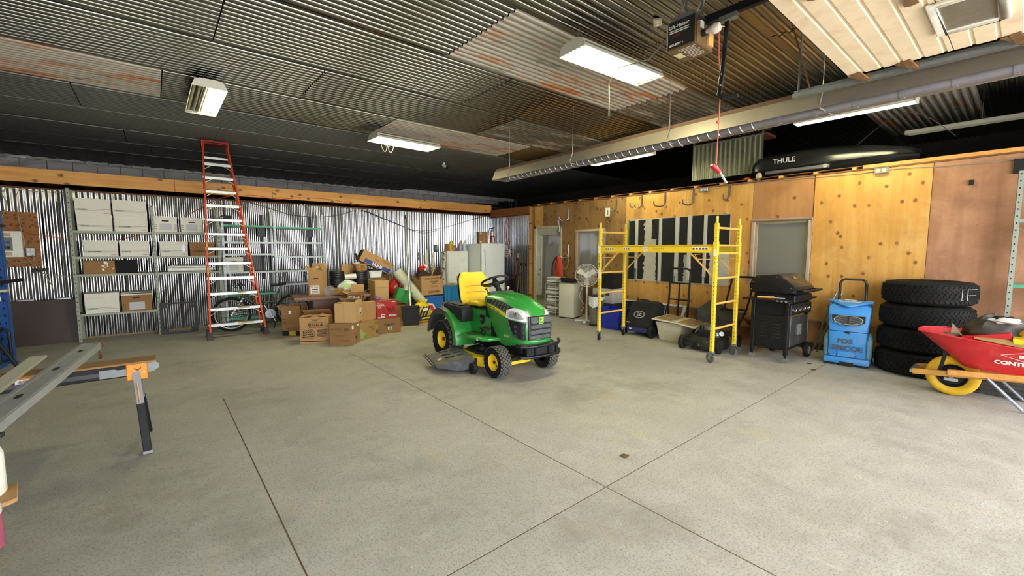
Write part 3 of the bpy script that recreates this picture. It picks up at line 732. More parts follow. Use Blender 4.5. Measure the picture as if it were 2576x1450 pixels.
# wheels
def wheel(name, x, y, r, w, rim, sg, nb):
    t = MB().lathe([(rim, -w*.42), (r*.80, -w*.5), (r*.93, -w*.47), (r*.985, -w*.30), (r*.99, 0), (r*.985, w*.30), (r*.93, w*.47), (r*.80, w*.5), (rim, w*.42)], (x, y, r), (1, 0, 0), 36, caps=False).build(name, RUBBER, tr, smooth=50)
    td = MB()
    for j, xx in enumerate((-.40, -.24, -.08, .08, .24, .40)):
        for k in range(nb):
            a = 2*PI*(k+(.5 if j % 2 else 0))/nb; rr = r*(.985 if abs(xx) < .35 else .955); dx = w*.085; da = 2*PI/nb*.30; tilt = da*.55*(1 if j % 2 else -1)
            pts = [(xx*w-dx, a-da+tilt), (xx*w+dx, a-da-tilt), (xx*w+dx, a+da-tilt), (xx*w-dx, a+da+tilt)]
            lo_ = [(x+p, y+math.cos(q_)*rr, r+math.sin(q_)*rr) for p, q_ in pts]; hi_ = [(x+p*1, y+math.cos(q_)*(rr+r*.022), r+math.sin(q_)*(rr+r*.022)) for p, q_ in pts]
            td.loft([lo_, hi_], cap0=False)
    tdo = td.build('tread', DUST, t, smooth=0); tdo['kind'] = 'stuff'
    rm = MB().lathe([(rim*1.06, w*.40), (rim*1.03, w*.44), (rim*.95, w*.40), (rim*.9, w*.22), (rim*.55, w*.14), (rim*.42, w*.2), (rim*.3, w*.24), (0, w*.24)], (x, y, r), (sg, 0, 0), 24, caps=False).build('rim', YEL, t, smooth=40)
    MB().cyl((x+sg*w*.22, y, r), (x+sg*w*.34, y, r), rim*.2, n=12).build('hub', M('hub_rust', '6b3d22', .6, .3), rm)
    MB().bar((x+sg*w*.2, y-rim*.5, r-rim*.35), (x+sg*w*.36, y-rim*.55, r-rim*.42), .012).build('valve', BLACKP, rm)
for sg in (-1, 1):
    wheel('front_wheel', sg*.37, -.565, .187, .155, .095, sg, 26)
    wheel('rear_wheel', sg*.37, .645, .265, .23, .115, sg, 24)
# cutting deck and discharge chute
DKp = [(-.30, -.40), (-.18, -.47), (.20, -.47), (.34, -.36), (.50, -.22), (.52, .1), (.34, .28), (-.34, .28), (-.47, .18), (-.48, -.18), (-.40, -.36)]
dk = MB().prism(DKp, .075, .195, lambda a, b, h: (a, b, h)).build('mower_deck', YEL, tr, bevel=.015, seg=2)
MB().prism([(a*.8, b*.8) for a, b in DKp], .19, .225, lambda a, b, h: (a, b, h)).build('deck_shell', BLACKM, dk, bevel=.01)
MB().cyl((-.25, -.05, .2), (-.25, -.05, .27), .09, n=20).cyl((.25, -.05, .2), (.25, -.05, .27), .09, n=20).cyl((-.25, -.05, .27), (-.25, -.05, .30), .03).build('deck_pulley', BLACKM, dk)
CHM = M('chute_grey', '4a4c4a', .6, var=.18, dirt=('77756a', .5))
ct = MB(); a, b, c_, d_ = (-.43, .30, .225), (-.50, -.24, .21), (-.90, -.04, .10), (-.80, .44, .125)
rings = []
for i in range(9):
    u = i/8; P0 = Vector(a).lerp(Vector(d_), u); P1 = Vector(b).lerp(Vector(c_), u)
    rings.append([tuple(P0), tuple(P0.lerp(P1, .33)), tuple(P0.lerp(P1, .66)), tuple(P1), tuple(P1-Vector((0, 0, .008))), tuple(P0-Vector((0, 0, .008)))])
ct.loft(rings)
cto = ct.build('discharge_chute', CHM, tr, smooth=30)
MB().loft([[(-.50, -.245, .205), (-.50, -.245, .06), (-.505, -.235, .06), (-.505, -.235, .205)], [(-.68, -.18, .165), (-.66, -.18, .035), (-.665, -.17, .035), (-.685, -.17, .165)], [(-.90, -.045, .10), (-.895, -.045, .085), (-.895, -.035, .085), (-.90, -.035, .10)]]).build('chute_skirt', M('chute_dark', '3b3e42', .55, var=.2, dirt=('77756a', .4)), cto)
MB().tube([(-.83, .46, .125), (-.92, -.02, .098), (-.915, -.05, .09)], .006, 6).tube([(-.80, .47, .13), (-.895, -.02, .10)], .006, 6).build('chute_edge', BLACKP, cto)
sl = MB()
nrm = (Vector(d_)-Vector(a)).cross(Vector(b)-Vector(a)).normalized(); nrm = nrm if nrm.z > 0 else -nrm
def onch(u, v): return Vector(a).lerp(Vector(d_), u).lerp(Vector(b).lerp(Vector(c_), u), v)+nrm*.004
for k in range(3): sl.bar(onch(.12, .25+.22*k), onch(.30, .22+.22*k), .016, .012)
for k in range(3): sl.bar(onch(.38, .18+.26*k), onch(.62, .10+.26*k), .018, .012)
sl.build('chute_rib', BLACKP, cto)
fx = (Vector(d_)-Vector(a)).normalized(); fy = nrm.cross(fx)
wl = plate(.12, .11, M('warning_brown', '6d5a4d', .6), cto, onch(.78, .60), (fx, fy, nrm)); wl.name = 'warning_label'
plate(.05, .06, M('warning_white', 'cfc6b4', .6), cto, onch(.78, .60)+nrm*.001, (fx, fy, nrm)); plate(.11, .008, INKR, cto, onch(.70, .60)+nrm*.001, (fx, fy, nrm), spin=PI/2)
MB().lathe([(.0, -.03), (.055, -.03), (.068, -.02), (.068, .02), (.055, .03), (.025, .032), (0, .032)], (-.525, -.275, .068), (-1, 0, 0), 20).build('gauge_wheel', BLACKP, dk)
MB().bar((-.49, -.275, .07), (-.47, -.25, .18), .03, .015).build('gauge_bracket', BLACKM, dk)
# ------------------------------------------------------------------ shelving along the back wall
SHG = M('shelf_grey_green', '868a78', .5, .3, var=.08, dirt=('5f6156', .3)); SHS = M('shelf_silver', '9da3a4', .45, .4, var=.08); SHGR = M('shelf_green_tape', '4f9a78', .5, var=.15)
HOLE = M('hole_dark', '1b1a18', .9)
CARD = M('cardboard', 'ab8454', .85, var=.07, scale=5, dirt=('7f5f3a', .15)); CARDL = M('cardboard_pale', 'bb9866', .85, var=.06, scale=5); CARDD = M('cardboard_brown', '8e6a42', .85, var=.1, scale=5)
FILEW = M('file_box_white', 'dad8ce', .75, var=.02, dirt=('a39f90', .2))
def post(mb, hl, x, y, h, sx=1, sy=1, w=.042, pitch=.075):
    mb.bx(*sorted((x, x+sx*w)), *sorted((y, y+sy*.003)), 0, h); mb.bx(*sorted((x, x+sx*.003)), *sorted((y, y+sy*w)), 0, h)
    n = int(h/pitch)
    for i in range(n): hl.bx(*sorted((x+sx*.016, x+sx*.027)), *sorted((y-sy*.001, y+sy*.0005)), .05+i*pitch, .066+i*pitch)
def shelving(name, label, loc, bays, posts, levels, D, mat, pmat, braces):
    t = thing(name, label, 'shelf', loc)
    for x, h, sx in posts:
        for y, sy in ((0, 1), (D, -1)):
            mb, hl = MB(), MB(); post(mb, hl, x, y, h, sx, sy)
            o = mb.build('post', pmat, t, smooth=0); q = hl.build('post_holes', HOLE, o, smooth=0); q['kind'] = 'stuff'
    for (x0, x1, z, m) in levels:
        mb = MB().bx(x0+.004, x1-.004, .004, D-.004, z-.003, z).bx(x0+.004, x1-.004, .003, .006, z-.036, z).bx(x0+.004, x1-.004, D-.006, D-.003, z-.036, z).bx(x0+.004, x1-.004, .006, .02, z-.036, z-.033)
        mb.build('shelf', m or mat, t, smooth=0)
    for (x0, z0, x1, z1) in braces:
        MB().bar((x0, D+.004, z0), (x1, D+.004, z1), .025, .003, up=(0, 0, 1)).build('brace', M('brace_grey', '62676a', .5, .3), t, smooth=0)
    return t
SY = 9.7
shA = shelving('shelving_unit', 'grey green steel shelving unit with white file boxes against the galvanised wall', (-1.0, SY, 0), 2,
    [(0, 2.46, 1), (1.0, 2.25, 1), (1.93, 2.26, 1)],
    [(0, 1.0, 1.80, None), (0, 1.0, 1.385, None), (0, 1.0, 1.10, None), (0, 1.0, .455, None), (1.0, 1.95, 1.81, None), (1.0, 1.95, 1.385, None), (1.0, 1.95, 1.10, None)], .36, SHG, SHG,
    [(.25, .75, .48, 1.08), (.56, 1.08, .85, .78), (.05, 1.45, .2, 1.75), (1.05, .70, 1.45, 1.08), (1.5, 1.08, 1.9, .72), (1.1, 1.75, 1.5, 1.4), (1.5, 1.4, 1.9, 1.75)])
shB = shelving('shelving_unit', 'empty silver steel shelving unit with green shelf edges behind the bicycle', (1.0, SY, 0), 2,
    [(.87, 2.25, 1), (1.79, 2.24, 1), (0, 2.1, 1)],
    [(0.02, .88, 1.97, SHGR), (0.02, .88, 1.65, None), (.02, .88, 1.42, None), (.02, .88, 1.075, None), (.89, 1.79, 1.96, SHGR), (.89, 1.79, 1.655, None), (.89, 1.79, 1.365, None), (.89, 1.79, 1.075, None), (.02, .88, .64, SHGR), (.89, 1.79, .80, None), (.89, 1.79, .35, None), (.02, .88, .18, SHGR)], .34, SHS, SHS,
    [(.95, .80, 1.70, 1.60), (.95, 1.60, 1.72, .80), (.1, 1.07, .8, .64), (.1, .64, .8, 1.4), (.4, 1.42, .85, 1.65)])
for x in (1.72, 2.64):
    pb = thing('wall_bracket', 'black post bracket behind the empty shelves, ' + ('beside the middle post' if x < 2 else 'beside the end post'), 'bracket', (x, 10.065, 0), 0)
    MB().bx(-.03, .03, -.012, .012, .9, 2.2).build('upright', BLACKM, pb); MB().bx(-.07, .07, -.02, .01, 1.76, 1.95).build('plate', M('dark_plate', '3a3c40', .5, .3), pb, bevel=.004)
def lidbox(label, x, z, w=.42, h=.25, d=.33, mat=None, kind=0, lid=.05, y=SY+.01, txt='STORAGE BOX', group='file boxes on the shelving'):
    mat = mat or FILEW
    t = thing('file_box', label, 'file box', (x+w/2, y+d/2, z), 0, group)
    MB().loft([[(-w/2+.008, -d/2+.008, 0), (w/2-.008, -d/2+.008, 0), (w/2-.008, d/2-.008, 0), (-w/2+.008, d/2-.008, 0)], [(-w/2+.004, -d/2+.004, h-.01), (w/2-.004, -d/2+.004, h-.01), (w/2-.004, d/2-.004, h-.01), (-w/2+.004, d/2-.004, h-.01)]]).build('box_body', mat, t, smooth=0)
    MB().bx(-w/2, w/2, -d/2, d/2, h-lid, h).build('box_lid', mat, t, bevel=.003)
    yf = -d/2+.0055
    if kind == 0:
        plate(w*.94, .0035, INK, t, (0, yf, .088), 'f', 'printed_line'); plate(w*.94, .0025, INK, t, (0, yf, .068), 'f', 'printed_line')
        text(txt, .026 if len(txt) < 12 else .024, INK, t, (-w*.47+.012*len(txt)*.5+.012, yf-.0005, .079), 'f', bold=.0006, sx=.62)
        plate(.07, .006, INKR, t, (w*.36, yf, .024), 'f', 'red_mark')
    else:
        MB().bx(-.05, .05, -d/2+.001, -d/2+.012, h-.095, h-.072).build('hand_hole', HOLE, t, bevel=.008)
        plate(w*.5, h*.42, M('file_label', 'b9bac0', .7, var=.02), t, (0, yf, .085), 'f')
        for s_ in (-1, 1):
            for k in range(3): plate(.035, .006, INK, t, (s_*w*.41, yf, .05+.035*k), 'f', 'printed_line')
    return t
R2 = 'BOITE DE RANGEMENT'
lidbox('white file box on the top shelf, upper box of the stack by the tall post', -.92, 2.06, .43, .255)
lidbox('white file box on the top shelf, lower box of the stack by the tall post', -.91, 1.80, .425, .26)
lidbox('white file box on the top shelf, upper box of the second stack', -.48, 2.06, .43, .255)
lidbox('white file box with French print, lower box of the second stack', -.47, 1.80, .425, .26, txt=R2)
lidbox('white file box with paper label and hand hole beside the short post', .03, 1.81, .33, .27, kind=1)
lidbox('white file box with paper label next to the red stepladder', .40, 1.81, .33, .26, kind=1)
lidbox('white file box with French print on the second shelf by the tall post', -.86, 1.385, .42, .265, txt=R2)
lidbox('white file box on the second shelf against the middle post', -.43, 1.385, .38, .265)
t = lidbox('white file box with clear tape on the second shelf past the middle post', .09, 1.385, .40, .255)
plate(.045, .14, M('clear_tape', 'd9dadb', .15), t, (.13, -.1605, .15), 'f', 'tape')
lidbox('brown file box on the second shelf behind the ladder rail', .51, 1.385, .38, .25, mat=CARDD, txt=R2)
lidbox('white file box with loose overhanging lid on the lowest shelf', -.90, .455, .42, .33, lid=.075)
t = lidbox('brown cardboard file box with white lid on the lowest shelf', -.46, .455, .40, .31, mat=CARDD, kind=2, lid=.02)
MB().bx(-.2, .2, -.165, .165, .27, .315).build('box_lid', FILEW, t, bevel=.003)
lidbox('white file box with hand hole behind the ladder on the silver shelving', 1.02, 1.075, .31, .275, kind=1, txt=R2)
bxk = lambda n, label, cat, x0, x1, z0, z1, m, d=.28: one(MB().bx(0, x1-x0, 0, d, 0, z1-z0), n, m, label, cat, (x0, SY+.02, z0), bevel=.005)
t = bxk('carton', 'worn brown carton with torn tape marks on the third shelf', 'cardboard box', -.88, -.50, 1.10, 1.315, CARDD)
for i in range(9): plate(random.uniform(.01, .03), random.uniform(.01, .05), WPRINT, t, (random.uniform(.2, .37), -.0005, random.uniform(.03, .19)), 'f', 'torn_tape', random.random())
bxk('black_case', 'plain matte black case on the third shelf beside the brown carton', 'case', -.50, -.22, 1.10, 1.315, M('black_felt', '121314', .95))
rl = thing('paper_roll', 'stack of rolled plans and flattened white board on the third shelf', 'paper roll', (.2, SY+.06, 1.10))
for y in (.03, .10): MB().cyl((-.02, y, .036), (.62, y, .036), .035, n=14).build('roll', WHITEP, rl)
MB().bx(-.02, .6, -.01, .18, .074, .10).build('board', WHITEP, rl, bevel=.003); MB().bx(.02, .6, -.02, .2, .10, .125).build('grey_bag', M('grey_film', '8c8c8c', .3), rl, bevel=.008)
MB().tube([(-.025+.0*math.cos(a), .03+.034*math.cos(a), .036+.034*math.sin(a)) for a in [i*PI/6 for i in range(12)]], .003, 4, closed=True).build('roll_end', INK, rl)
cr_ = thing('plastic_crate', 'black ribbed plastic crate on the silver shelving behind the ladder', 'crate', (1.31, SY+.02, 1.075))
MB().bx(0, .33, 0, .28, 0, .31).build('body', BLACKP, cr_, bevel=.01)
for i in range(11): MB().bx(.015+i*.03, .028+i*.03, -.008, .004, .02, .29).build('rib', M('crate_rib', '2d2e33', .4), cr_)
one(MB().bx(0, .16, 0, .2, 0, .17), 'dark_box', BLACKP, 'small dark box on the top level of the silver shelving by the ladder', 'box', (1.02, SY+.05, 1.97), bevel=.006)
# leaning panels
one(MB().bx(0, .78, -.012, .012, 0, .70), 'hardboard_sheet', M('dark_brown_board', '35261f', .6, var=.06), 'dark brown board leaning against the galvanised wall beside the shelving', 'board', (-1.80, 9.86, 0), rot=(R(-9), 0, 0))
for i, x in enumerate((-1.66, -1.24)):
    one(MB().bx(0, .17, -.002, .018, 0, .025), 'hinge_clip', GALV, 'steel clip on the top edge of the brown board, ' + ('farther from' if i == 0 else 'nearer to') + ' the shelving', 'clip', (x, 9.86+.11-.002, .695), bevel=.003)
bf = thing('leaning_frame', 'empty black metal frame leaning below the file shelves', 'frame', (.03, 9.66, 0), rot=(R(-5), 0, 0))  # an empty frame leaning back, neither a screen nor a stand
for (a, b, c_, d_) in ((0, .53, 0, .035), (0, .53, .53, .56), (0, .035, .035, .53), (.49, .53, .035, .53)): MB().bx(a, b, -.012, .012, c_, d_).build('frame_bar', BLACKM, bf)
for x, z in ((.03, .47), (.43, .45), (.03, .035), (.43, .035)): MB().bx(x, x+.08, -.015, .015, z, z+.06).build('corner_bracket', BLACKM, bf)
# electrics on the left
OSB = wood('osb_board', '8f5c2c', 'a8713a', '5c3516', 0, .7, 30, 14, .25, [('6d4420', 14, .5, .7, .6)])
ob = one(MB().bx(0, .62, 0, .016, 0, .85), 'osb_board', OSB, 'orange brown chipboard panel fixed to the galvanised wall behind the breaker box', 'board', (-1.99, 10.03, 1.23))
bk = thing('breaker_panel', 'open white electrical breaker panel on the orange brown chipboard', 'breaker panel', (-1.78, 9.93, 1.38))
MB().bx(-.24, .24, 0, .10, 0, .40).build('enclosure', WHITEP, bk, bevel=.008)
MB().bx(-.20, .14, -.006, 0, .10, .30).build('breaker_bay', M('bay_grey', '6d6f6d', .5), bk)
for i in range(7): MB().bx(-.185+i*.044, -.148+i*.044, -.014, -.004, .21, .25).build('breaker', M('breaker_blue', '2f4d86', .5), bk)
for i in range(7): MB().bx(-.185+i*.044, -.148+i*.044, -.014, -.004, .13, .17).build('breaker', BLACKP, bk)
for z in (.045, .335): plate(.32, .055, M('index_label', 'b5a884', .7, var=.1, scale=40), bk, (-.03, -.0005, z+.01), 'f', 'index_card')
ol = thing('wall_outlet', 'grey metal double outlet on the chipboard below the breaker panel', 'outlet', (-1.47, 9.985, 1.46))
MB().bx(-.05, .05, 0, .045, -.07, .07).build('box', GALV, ol, bevel=.006)
for x in (-.022, .022):
    for z in (-.03, .03): MB().cyl((x, 0, z), (x, -.008, z), .017, n=10).build('socket', WHITEP, ol)
CABLE = M('cable_tan', '9b8f78', .6)
cabs = [[(-1.62, 9.98, 2.45), (-1.7, 9.97, 2.35), (-1.66, 9.96, 2.2), (-1.72, 9.96, 2.0), (-1.8, 9.97, 1.8)], [(-1.5, 9.98, 2.44), (-1.56, 9.97, 2.3), (-1.55, 9.96, 1.9), (-1.52, 9.96, 1.6), (-1.56, 9.96, 1.45), (-1.42, 9.97, 1.22)], [(-1.75, 9.96, 1.4), (-1.65, 9.95, 1.3), (-1.45, 9.96, 1.32), (-1.45, 9.97, 1.42)], [(-1.9, 9.97, 2.42), (-1.7, 9.96, 2.44), (-1.3, 9.98, 2.40), (-.9, 9.98, 2.43)], [(-1.42, 9.97, 1.2), (-1.3, 9.97, 1.1), (-.9, 9.98, 1.05), (-.5, 10.06, 1.06), (-.1, 10.06, 1.12)], [(-1.4, 9.97, 1.22), (-1.3, 9.97, 1.0), (-1.25, 9.97, .8)], [(-1.85, 9.97, .62), (-1.7, 9.98, .66), (-1.5, 9.98, .62)]]
def spl(p, k=5):
    p = [Vector(q) for q in p]; o = []
    for i in range(len(p)-1):
        a, b, c_, d_ = p[max(i-1, 0)], p[i], p[i+1], p[min(i+2, len(p)-1)]
        for j in range(k):
            t = j/k; o.append(.5*((2*b)+(c_-a)*t+(2*a-5*b+4*c_-d_)*t*t+(3*b-a-3*c_+d_)*t**3))
    return o+[p[-1]]
labs = ['tan cable drooping from the beam to the breaker panel', 'tan cable running down past the outlet on the chipboard', 'short tan cable looping under the breaker panel', 'tan cable strung under the timber beam near the breaker panel', 'grey cable running behind the shelving at third shelf height', 'short grey cable hanging below the chipboard', 'grey cable beside the brown leaning board']
for p, l in zip(cabs, labs): one(MB().tube(spl(p), .006, 6), 'cable', CABLE, l, 'cable')
cw_ = thing('cable_clamp', 'cluster of metal conduit fittings below the chipboard panel', 'conduit fitting', (-1.38, 9.97, 1.17))
for i in range(5): MB().cyl((-.07+.035*i, 0, -.03+.02*(i % 2)), (-.06+.035*i, -.03, .03), .018, n=8).build('fitting', STEEL, cw_)
ORC = M('cord_orange', 'b8452c', .6); DKC = M('cord_dark', '39393b', .6)
for p, m, l in (([(-1.75, 9.96, 1.80), (-1.4, 9.98, 1.74), (-1.05, 10.0, 1.66)], ORC, 'orange cord crossing from the breaker panel to the shelving'), ([(-.5, 10.07, 1.64), (-.2, 10.06, 1.74), (.1, 10.06, 1.76)], ORC, 'orange cord behind the top file shelf'), ([(.5, 10.06, 2.12), (.75, 10.06, 2.28), (1.1, 10.06, 2.50), (1.6, 10.02, 2.58), (2.0, 10.02, 2.53), (2.5, 10.02, 2.60), (3.2, 10.02, 2.60), (3.7, 10.02, 2.52), (4.5, 10.02, 2.55), (5.5, 10.02, 2.54), (6.4, 10.02, 2.60), (7.2, 10.02, 2.52), (7.5, 9.7, 2.6)], ORC, 'long orange cord tacked along the timber beam'),
                 ([(1.5, 10.06, 2.46), (1.9, 10.05, 2.34), (2.4, 10.05, 2.22), (3.1, 10.05, 2.24), (3.7, 10.06, 2.42)], DKC, 'dark cable swag on the galvanised wall above the bicycle'), ([(3.8, 10.05, 2.42), (4.4, 10.05, 2.22), (5.2, 10.05, 1.98), (6.0, 10.05, 2.08), (6.8, 10.05, 2.30), (7.3, 10.0, 2.44)], DKC, 'long dark cable swag above the white cabinet'), ([(3.9, 10.05, 2.40), (4.6, 10.05, 2.16), (5.3, 10.05, 1.93), (5.8, 10.05, 2.0)], DKC, 'second dark cable sagging beside the galvanised pipe')):
    one(MB().tube(spl(p), .006, 6), 'cord', m, l, 'cord')
# ------------------------------------------------------------------ blue rack post, generator, arm
bp_ = thing('rack_upright', 'blue steel pallet rack upright at the edge of the room', 'rack post', (-1.555, 8.5, 0), R(-12))
mb = MB().bx(-.06, .06, 0, .004, 0, 2.0).bx(-.06, -.056, 0, .07, 0, 2.0).bx(.056, .06, 0, .07, 0, 2.0); mb.build('upright', M('rack_blue', '1d4f95', .45, .1, var=.15, dirt=('3a4656', .3)), bp_, smooth=0)
hl = MB()
for i in range(18): hl.bx(.015, .032, -.001, .0005, .12+.1*i, .155+.1*i).bx(-.035, -.018, -.001, .0005, .12+.1*i, .155+.1*i)
hl.build('post_holes', HOLE, bp_, smooth=0)['kind'] = 'stuff'
MB().bx(-.09, .09, -.02, .1, 0, .008).build('foot_plate', M('rack_blue', '1d4f95'), bp_)
plate(.05, .06, WPRINT, bp_, (-.02, -.001, .86), 'f')
gn = thing('generator', 'portable yellow engine generator in a black tube frame beside the blue rack', 'generator', (-1.78, 8.25, 0), R(-6))
fr_ = MB()
for y in (-.17, .17): fr_.tube([(-.28, y, .05), (-.28, y, .44), (-.25, y, .48), (.22, y, .48), (.27, y, .43), (.27, y, .12), (.22, y, .05)], .017, 8, closed=True)
for x, z in ((-.2, .48), (.2, .48), (-.2, .05), (.2, .05)): fr_.tube([(x, -.17, z), (x, .17, z)], .014, 8)
fr_.build('frame', BLACKP, gn)
MB().bx(-.24, .2, -.13, .13, .30, .44).build('fuel_tank', M('gen_yellow', 'd9b22a', .4), gn, bevel=.03, seg=2)
MB().cyl((.02, -.15, .17), (.02, .14, .17), .115, n=20).build('engine', BLACKP, gn, bevel=.01); MB().cyl((.10, -.172, .16), (.10, -.15, .16), .085, n=18).build('recoil_cover', M('gen_yellow', 'd9b22a'), gn, bevel=.008)
MB().bx(-.25, -.08, -.14, .14, .07, .28).build('alternator', BLACKM, gn, bevel=.02); MB().cyl((0, 0, .44), (0, 0, .47), .035, n=12).build('fuel_cap', BLACKP, gn)
MB().bar((.25, -.15, .38), (.42, -.2, .03), .035, .035).build('handle', BLACKP, gn, bevel=.008)
for x in (-.2, .2): MB().bx(x-.04, x+.04, -.15, .15, 0, .05).build('foot', M('rack_blue', '1d4f95'), gn, bevel=.006)
ra = thing('support_pipe', 'black pipe arm with a pale board reaching out from the blue rack', 'pipe', (-1.75, 8.0, 1.06))
MB().tube([(0, 0, 0), (.2, -.02, .02), (.5, -.03, .07)], .022, 8).build('arm', BLACKM, ra); MB().bx(0, .36, -.12, .02, -.075, -.045).build('shelf_board', M('pale_board', 'b9b196', .7), ra)
one(MB().lathe([(.012, 0), (.03, .06), (.032, .5), (.02, .62), (.008, .66)], (0, 0, 0), (1, 0, 0), 12), 'rolled_umbrella', M('black_cloth', '17171a', .85), 'rolled black umbrella lying across above the breaker panel', 'umbrella', (-2.02, 8.0, 1.785))
one(MB().bx(0, .5, -.2, .2, -.012, 0), 'rack_shelf', BLACKM, 'narrow black rack shelf carrying the rolled umbrella', 'shelf', (-2.32, 8.0, 1.77))
# ------------------------------------------------------------------ sawhorse with stock on it
sh_ = thing('sawhorse', 'black folding steel sawhorse with orange brackets and cardboard on top', 'sawhorse', (-.55, 4.30, 0))
SB = M('sawhorse_black', '1c1c1f', .6, 0, var=.15, dirt=('4a463c', .2), spec=.25); SO = M('sawhorse_orange', 'e08a1c', .45, var=.05); SPL = M('saw_plate', '7f8284', .55, .3)
MB().bx(-.52, .43, -.045, .045, .55, .65).build('beam', SB, sh_, bevel=.006)
MB().bx(-.42, .22, -.05, -.045, .575, .605).build('beam_groove', M('saw_groove', '34363b', .5), sh_)
MB().bx(-.62, .52, -.10, .10, .65, .664).build('top_board', CARDD, sh_, bevel=.002)
MB().bx(-.62, -.28, -.105, .04, .664, .669).build('cardboard_strip', CARD, sh_)
def sleg(x, sy):
    a, b = Vector((x-.012, sy*.03, .60)), Vector((x+.028, sy*.245, 0.0))
    d_ = b-a
    lg = MB().bar(a+d_*.42, b, .055, .05, up=(1, 0, 0)).build('leg', SB, sh_, bevel=.004)
    MB().bar(a, a+d_*.5, .046, .042, up=(1, 0, 0)).build('inner_leg', SPL, lg)
    MB().bar(a+d_*.16+Vector((0, sy*.024, 0)), a+d_*.40+Vector((0, sy*.024, 0)), .036, .006, up=(1, 0, 0)).build('leg_clip', SO, lg)
    MB().bar(a+d_*.97, b, .06, .055, up=(1, 0, 0)).build('leg_foot', SPL, lg)
for x in (.41, -.42):
    for sy in (-1, 1): sleg(x, sy)
    br = MB().bx(x-.065, x+.055, -.06, .06, .52, .645).build('bracket', SO, sh_, bevel=.005)
    MB().prism([(-.02, .006), (0, -.01), (.02, .006), (.02, .014), (0, -.002), (-.02, .014)], -.062, -.0605, lambda a, b, h: (x+a, h, .60+b)).build('arrow_mark', BLACKP, br)
    MB().cyl((x+.035, -.06, .575), (x+.035, -.068, .575), .008, n=8).build('bolt', STEEL, br)
MB().prism([(.40, .56), (.50, .565), (.535, .59), (.535, .62), (.51, .645), (.44, .645)], -.035, .03, lambda a, b, h: (a, h, b)).build('end_clamp', SPL, sh_)
MB().prism([(.20, .56), (.38, .56), (.38, .61), (.30, .61), (.28, .62), (.20, .62)], -.052, -.046, lambda a, b, h: (a, h, b)).build('side_plate', M('saw_plate', '7f8284', .55, .3), sh_)
pl_ = plate(.09, .045, WPRINT, sh_, (-.16, -.0507, .625), 'f'); plate(.08, .018, SO, sh_, (-.16, -.0513, .64), 'f')
for i in range(12): plate(.003, .018, INK, sh_, (-.19+.006*i, -.0515, .615), 'f', 'bar_code')
for k in range(8): plate(random.uniform(.02, .06), .004, M('saw_print', '4d5058', .6), sh_, (-.36+.035*k, -.0507, .585+.004*(k % 3)), 'f', 'scuff_mark')
sd = thing('steel_stud', 'galvanised steel stud channel lying across the sawhorse', 'steel stud', (-.445, 5.02, .6645), R(-95.6))
STUDM = M('stud_zinc', 'a9acad', .45, .35, var=.1, scale=20); L_ = 3.1
MB().prism([(-.065, 0), (.065, 0), (.065, .045), (.05, .045), (.05, .042), (.062, .042), (.062, .003), (-.062, .003), (-.062, .042), (-.05, .042), (-.05, .045), (-.065, .045)], 0, L_, lambda a, b, h: (h, a, b)).build('channel', STUDM, sd, smooth=0)
MB().bx(.0, L_, -.064, .064, .042, .047).bx(.0, L_, .034, .056, .047, .0505).bx(.0, L_, -.056, -.034, .047, .0505).build('web', STUDM, sd, smooth=0)
for x in (.35, .95, 1.6, 2.3): MB().prism([(-.05, 0), (-.035, .013), (.035, .013), (.05, 0), (.035, -.013), (-.035, -.013)], .0465, .0475, lambda a, b, h: (x+a, b, h)).build('knockout', HOLE, sd)
wbd = one(MB().bx(0, 2.8, -.045, .045, 0, .018), 'trim_board', M('white_board', 'cfcdbd', .5, var=.02), 'narrow white painted trim board laid beside the steel stud', 'board', (-.725, 4.84, .6645), R(-92.6), bevel=.002)
lf_ = thing('dried_leaf', 'curled brown dried leaf caught on the end of the steel stud', 'leaf', (-.40, 5.0, .70))
DL = M('dry_leaf', '6a4a30', .9, var=.3)
MB().grid(4, 4, lambda u, v: (-.03+.07*u+.01*math.sin(v*5), .01*math.sin(u*6), .02-.06*v+.015*math.sin(u*5+v*3))).build('blade', DL, lf_, solid=.001)
MB().tube([(0, 0, -.03), (.005, 0, -.09)], .0025, 5).ball((.005, 0, -.105), .017, 6, 5, (.8, .6, 1.6)).build('stem', DL, lf_)
# table with bottles at the picture's edge
tb = thing('work_table', 'small work table with chemical bottles at the near end of the steel stud', 'table', (-.98, 1.45, 0))
MB().bx(-.5, .575, -.42, .42, .68, .705).build('table_top', CARDD, tb)
for x in (-.45, .55):
    for y in (-.38, .38): MB().bx(x-.025, x+.025, y-.025, y+.025, 0, .68).build('leg', LUMBERD, tb)
sc_ = thing('wood_scrap', 'brown scrap board with a round hole under the white bottle', 'board', (-.60, 2.0, .7055), R(10))
mb = MB(); n_ = 20
outer = [(-.28, -.085), (.20, -.085), (.22, -.06), (.22, .08), (-.28, .085)]
mb.prism([(-.28, -.03), (.20, -.06), (.222, -.045), (.225, .09), (-.28, .09)], 0, .014, lambda a, b, h: (a, b, h)).build('board', CARD, sc_, bevel=.002)
MB().cyl((.06, -.0, .0141), (.06, -.0, .0145), .034, n=20).build('hole', HOLE, sc_)
MB().prism([(-.28, -.085), (.16, -.1), (.19, -.062), (-.28, -.03)], .0, .012, lambda a, b, h: (a, b, h)).build('edge_strip', CARDL, sc_)
wb_ = thing('spray_bottle', 'white plastic bottle with black cap standing on the brown scrap board', 'bottle', (-.465, 2.06, .72))
MB().lathe([(.055, 0), (.06, .008), (.06, .13), (.052, .155), (.03, .168), (.024, .178), (.024, .19)], (0, 0, 0), n=20).build('bottle_body', WHITEP, wb_, smooth=50)
MB().cyl((0, 0, .185), (0, 0, .205), .028, n=14).bar((0, 0, .20), (.065, -.01, .192), .025, .012).build('cap', BLACKP, wb_)
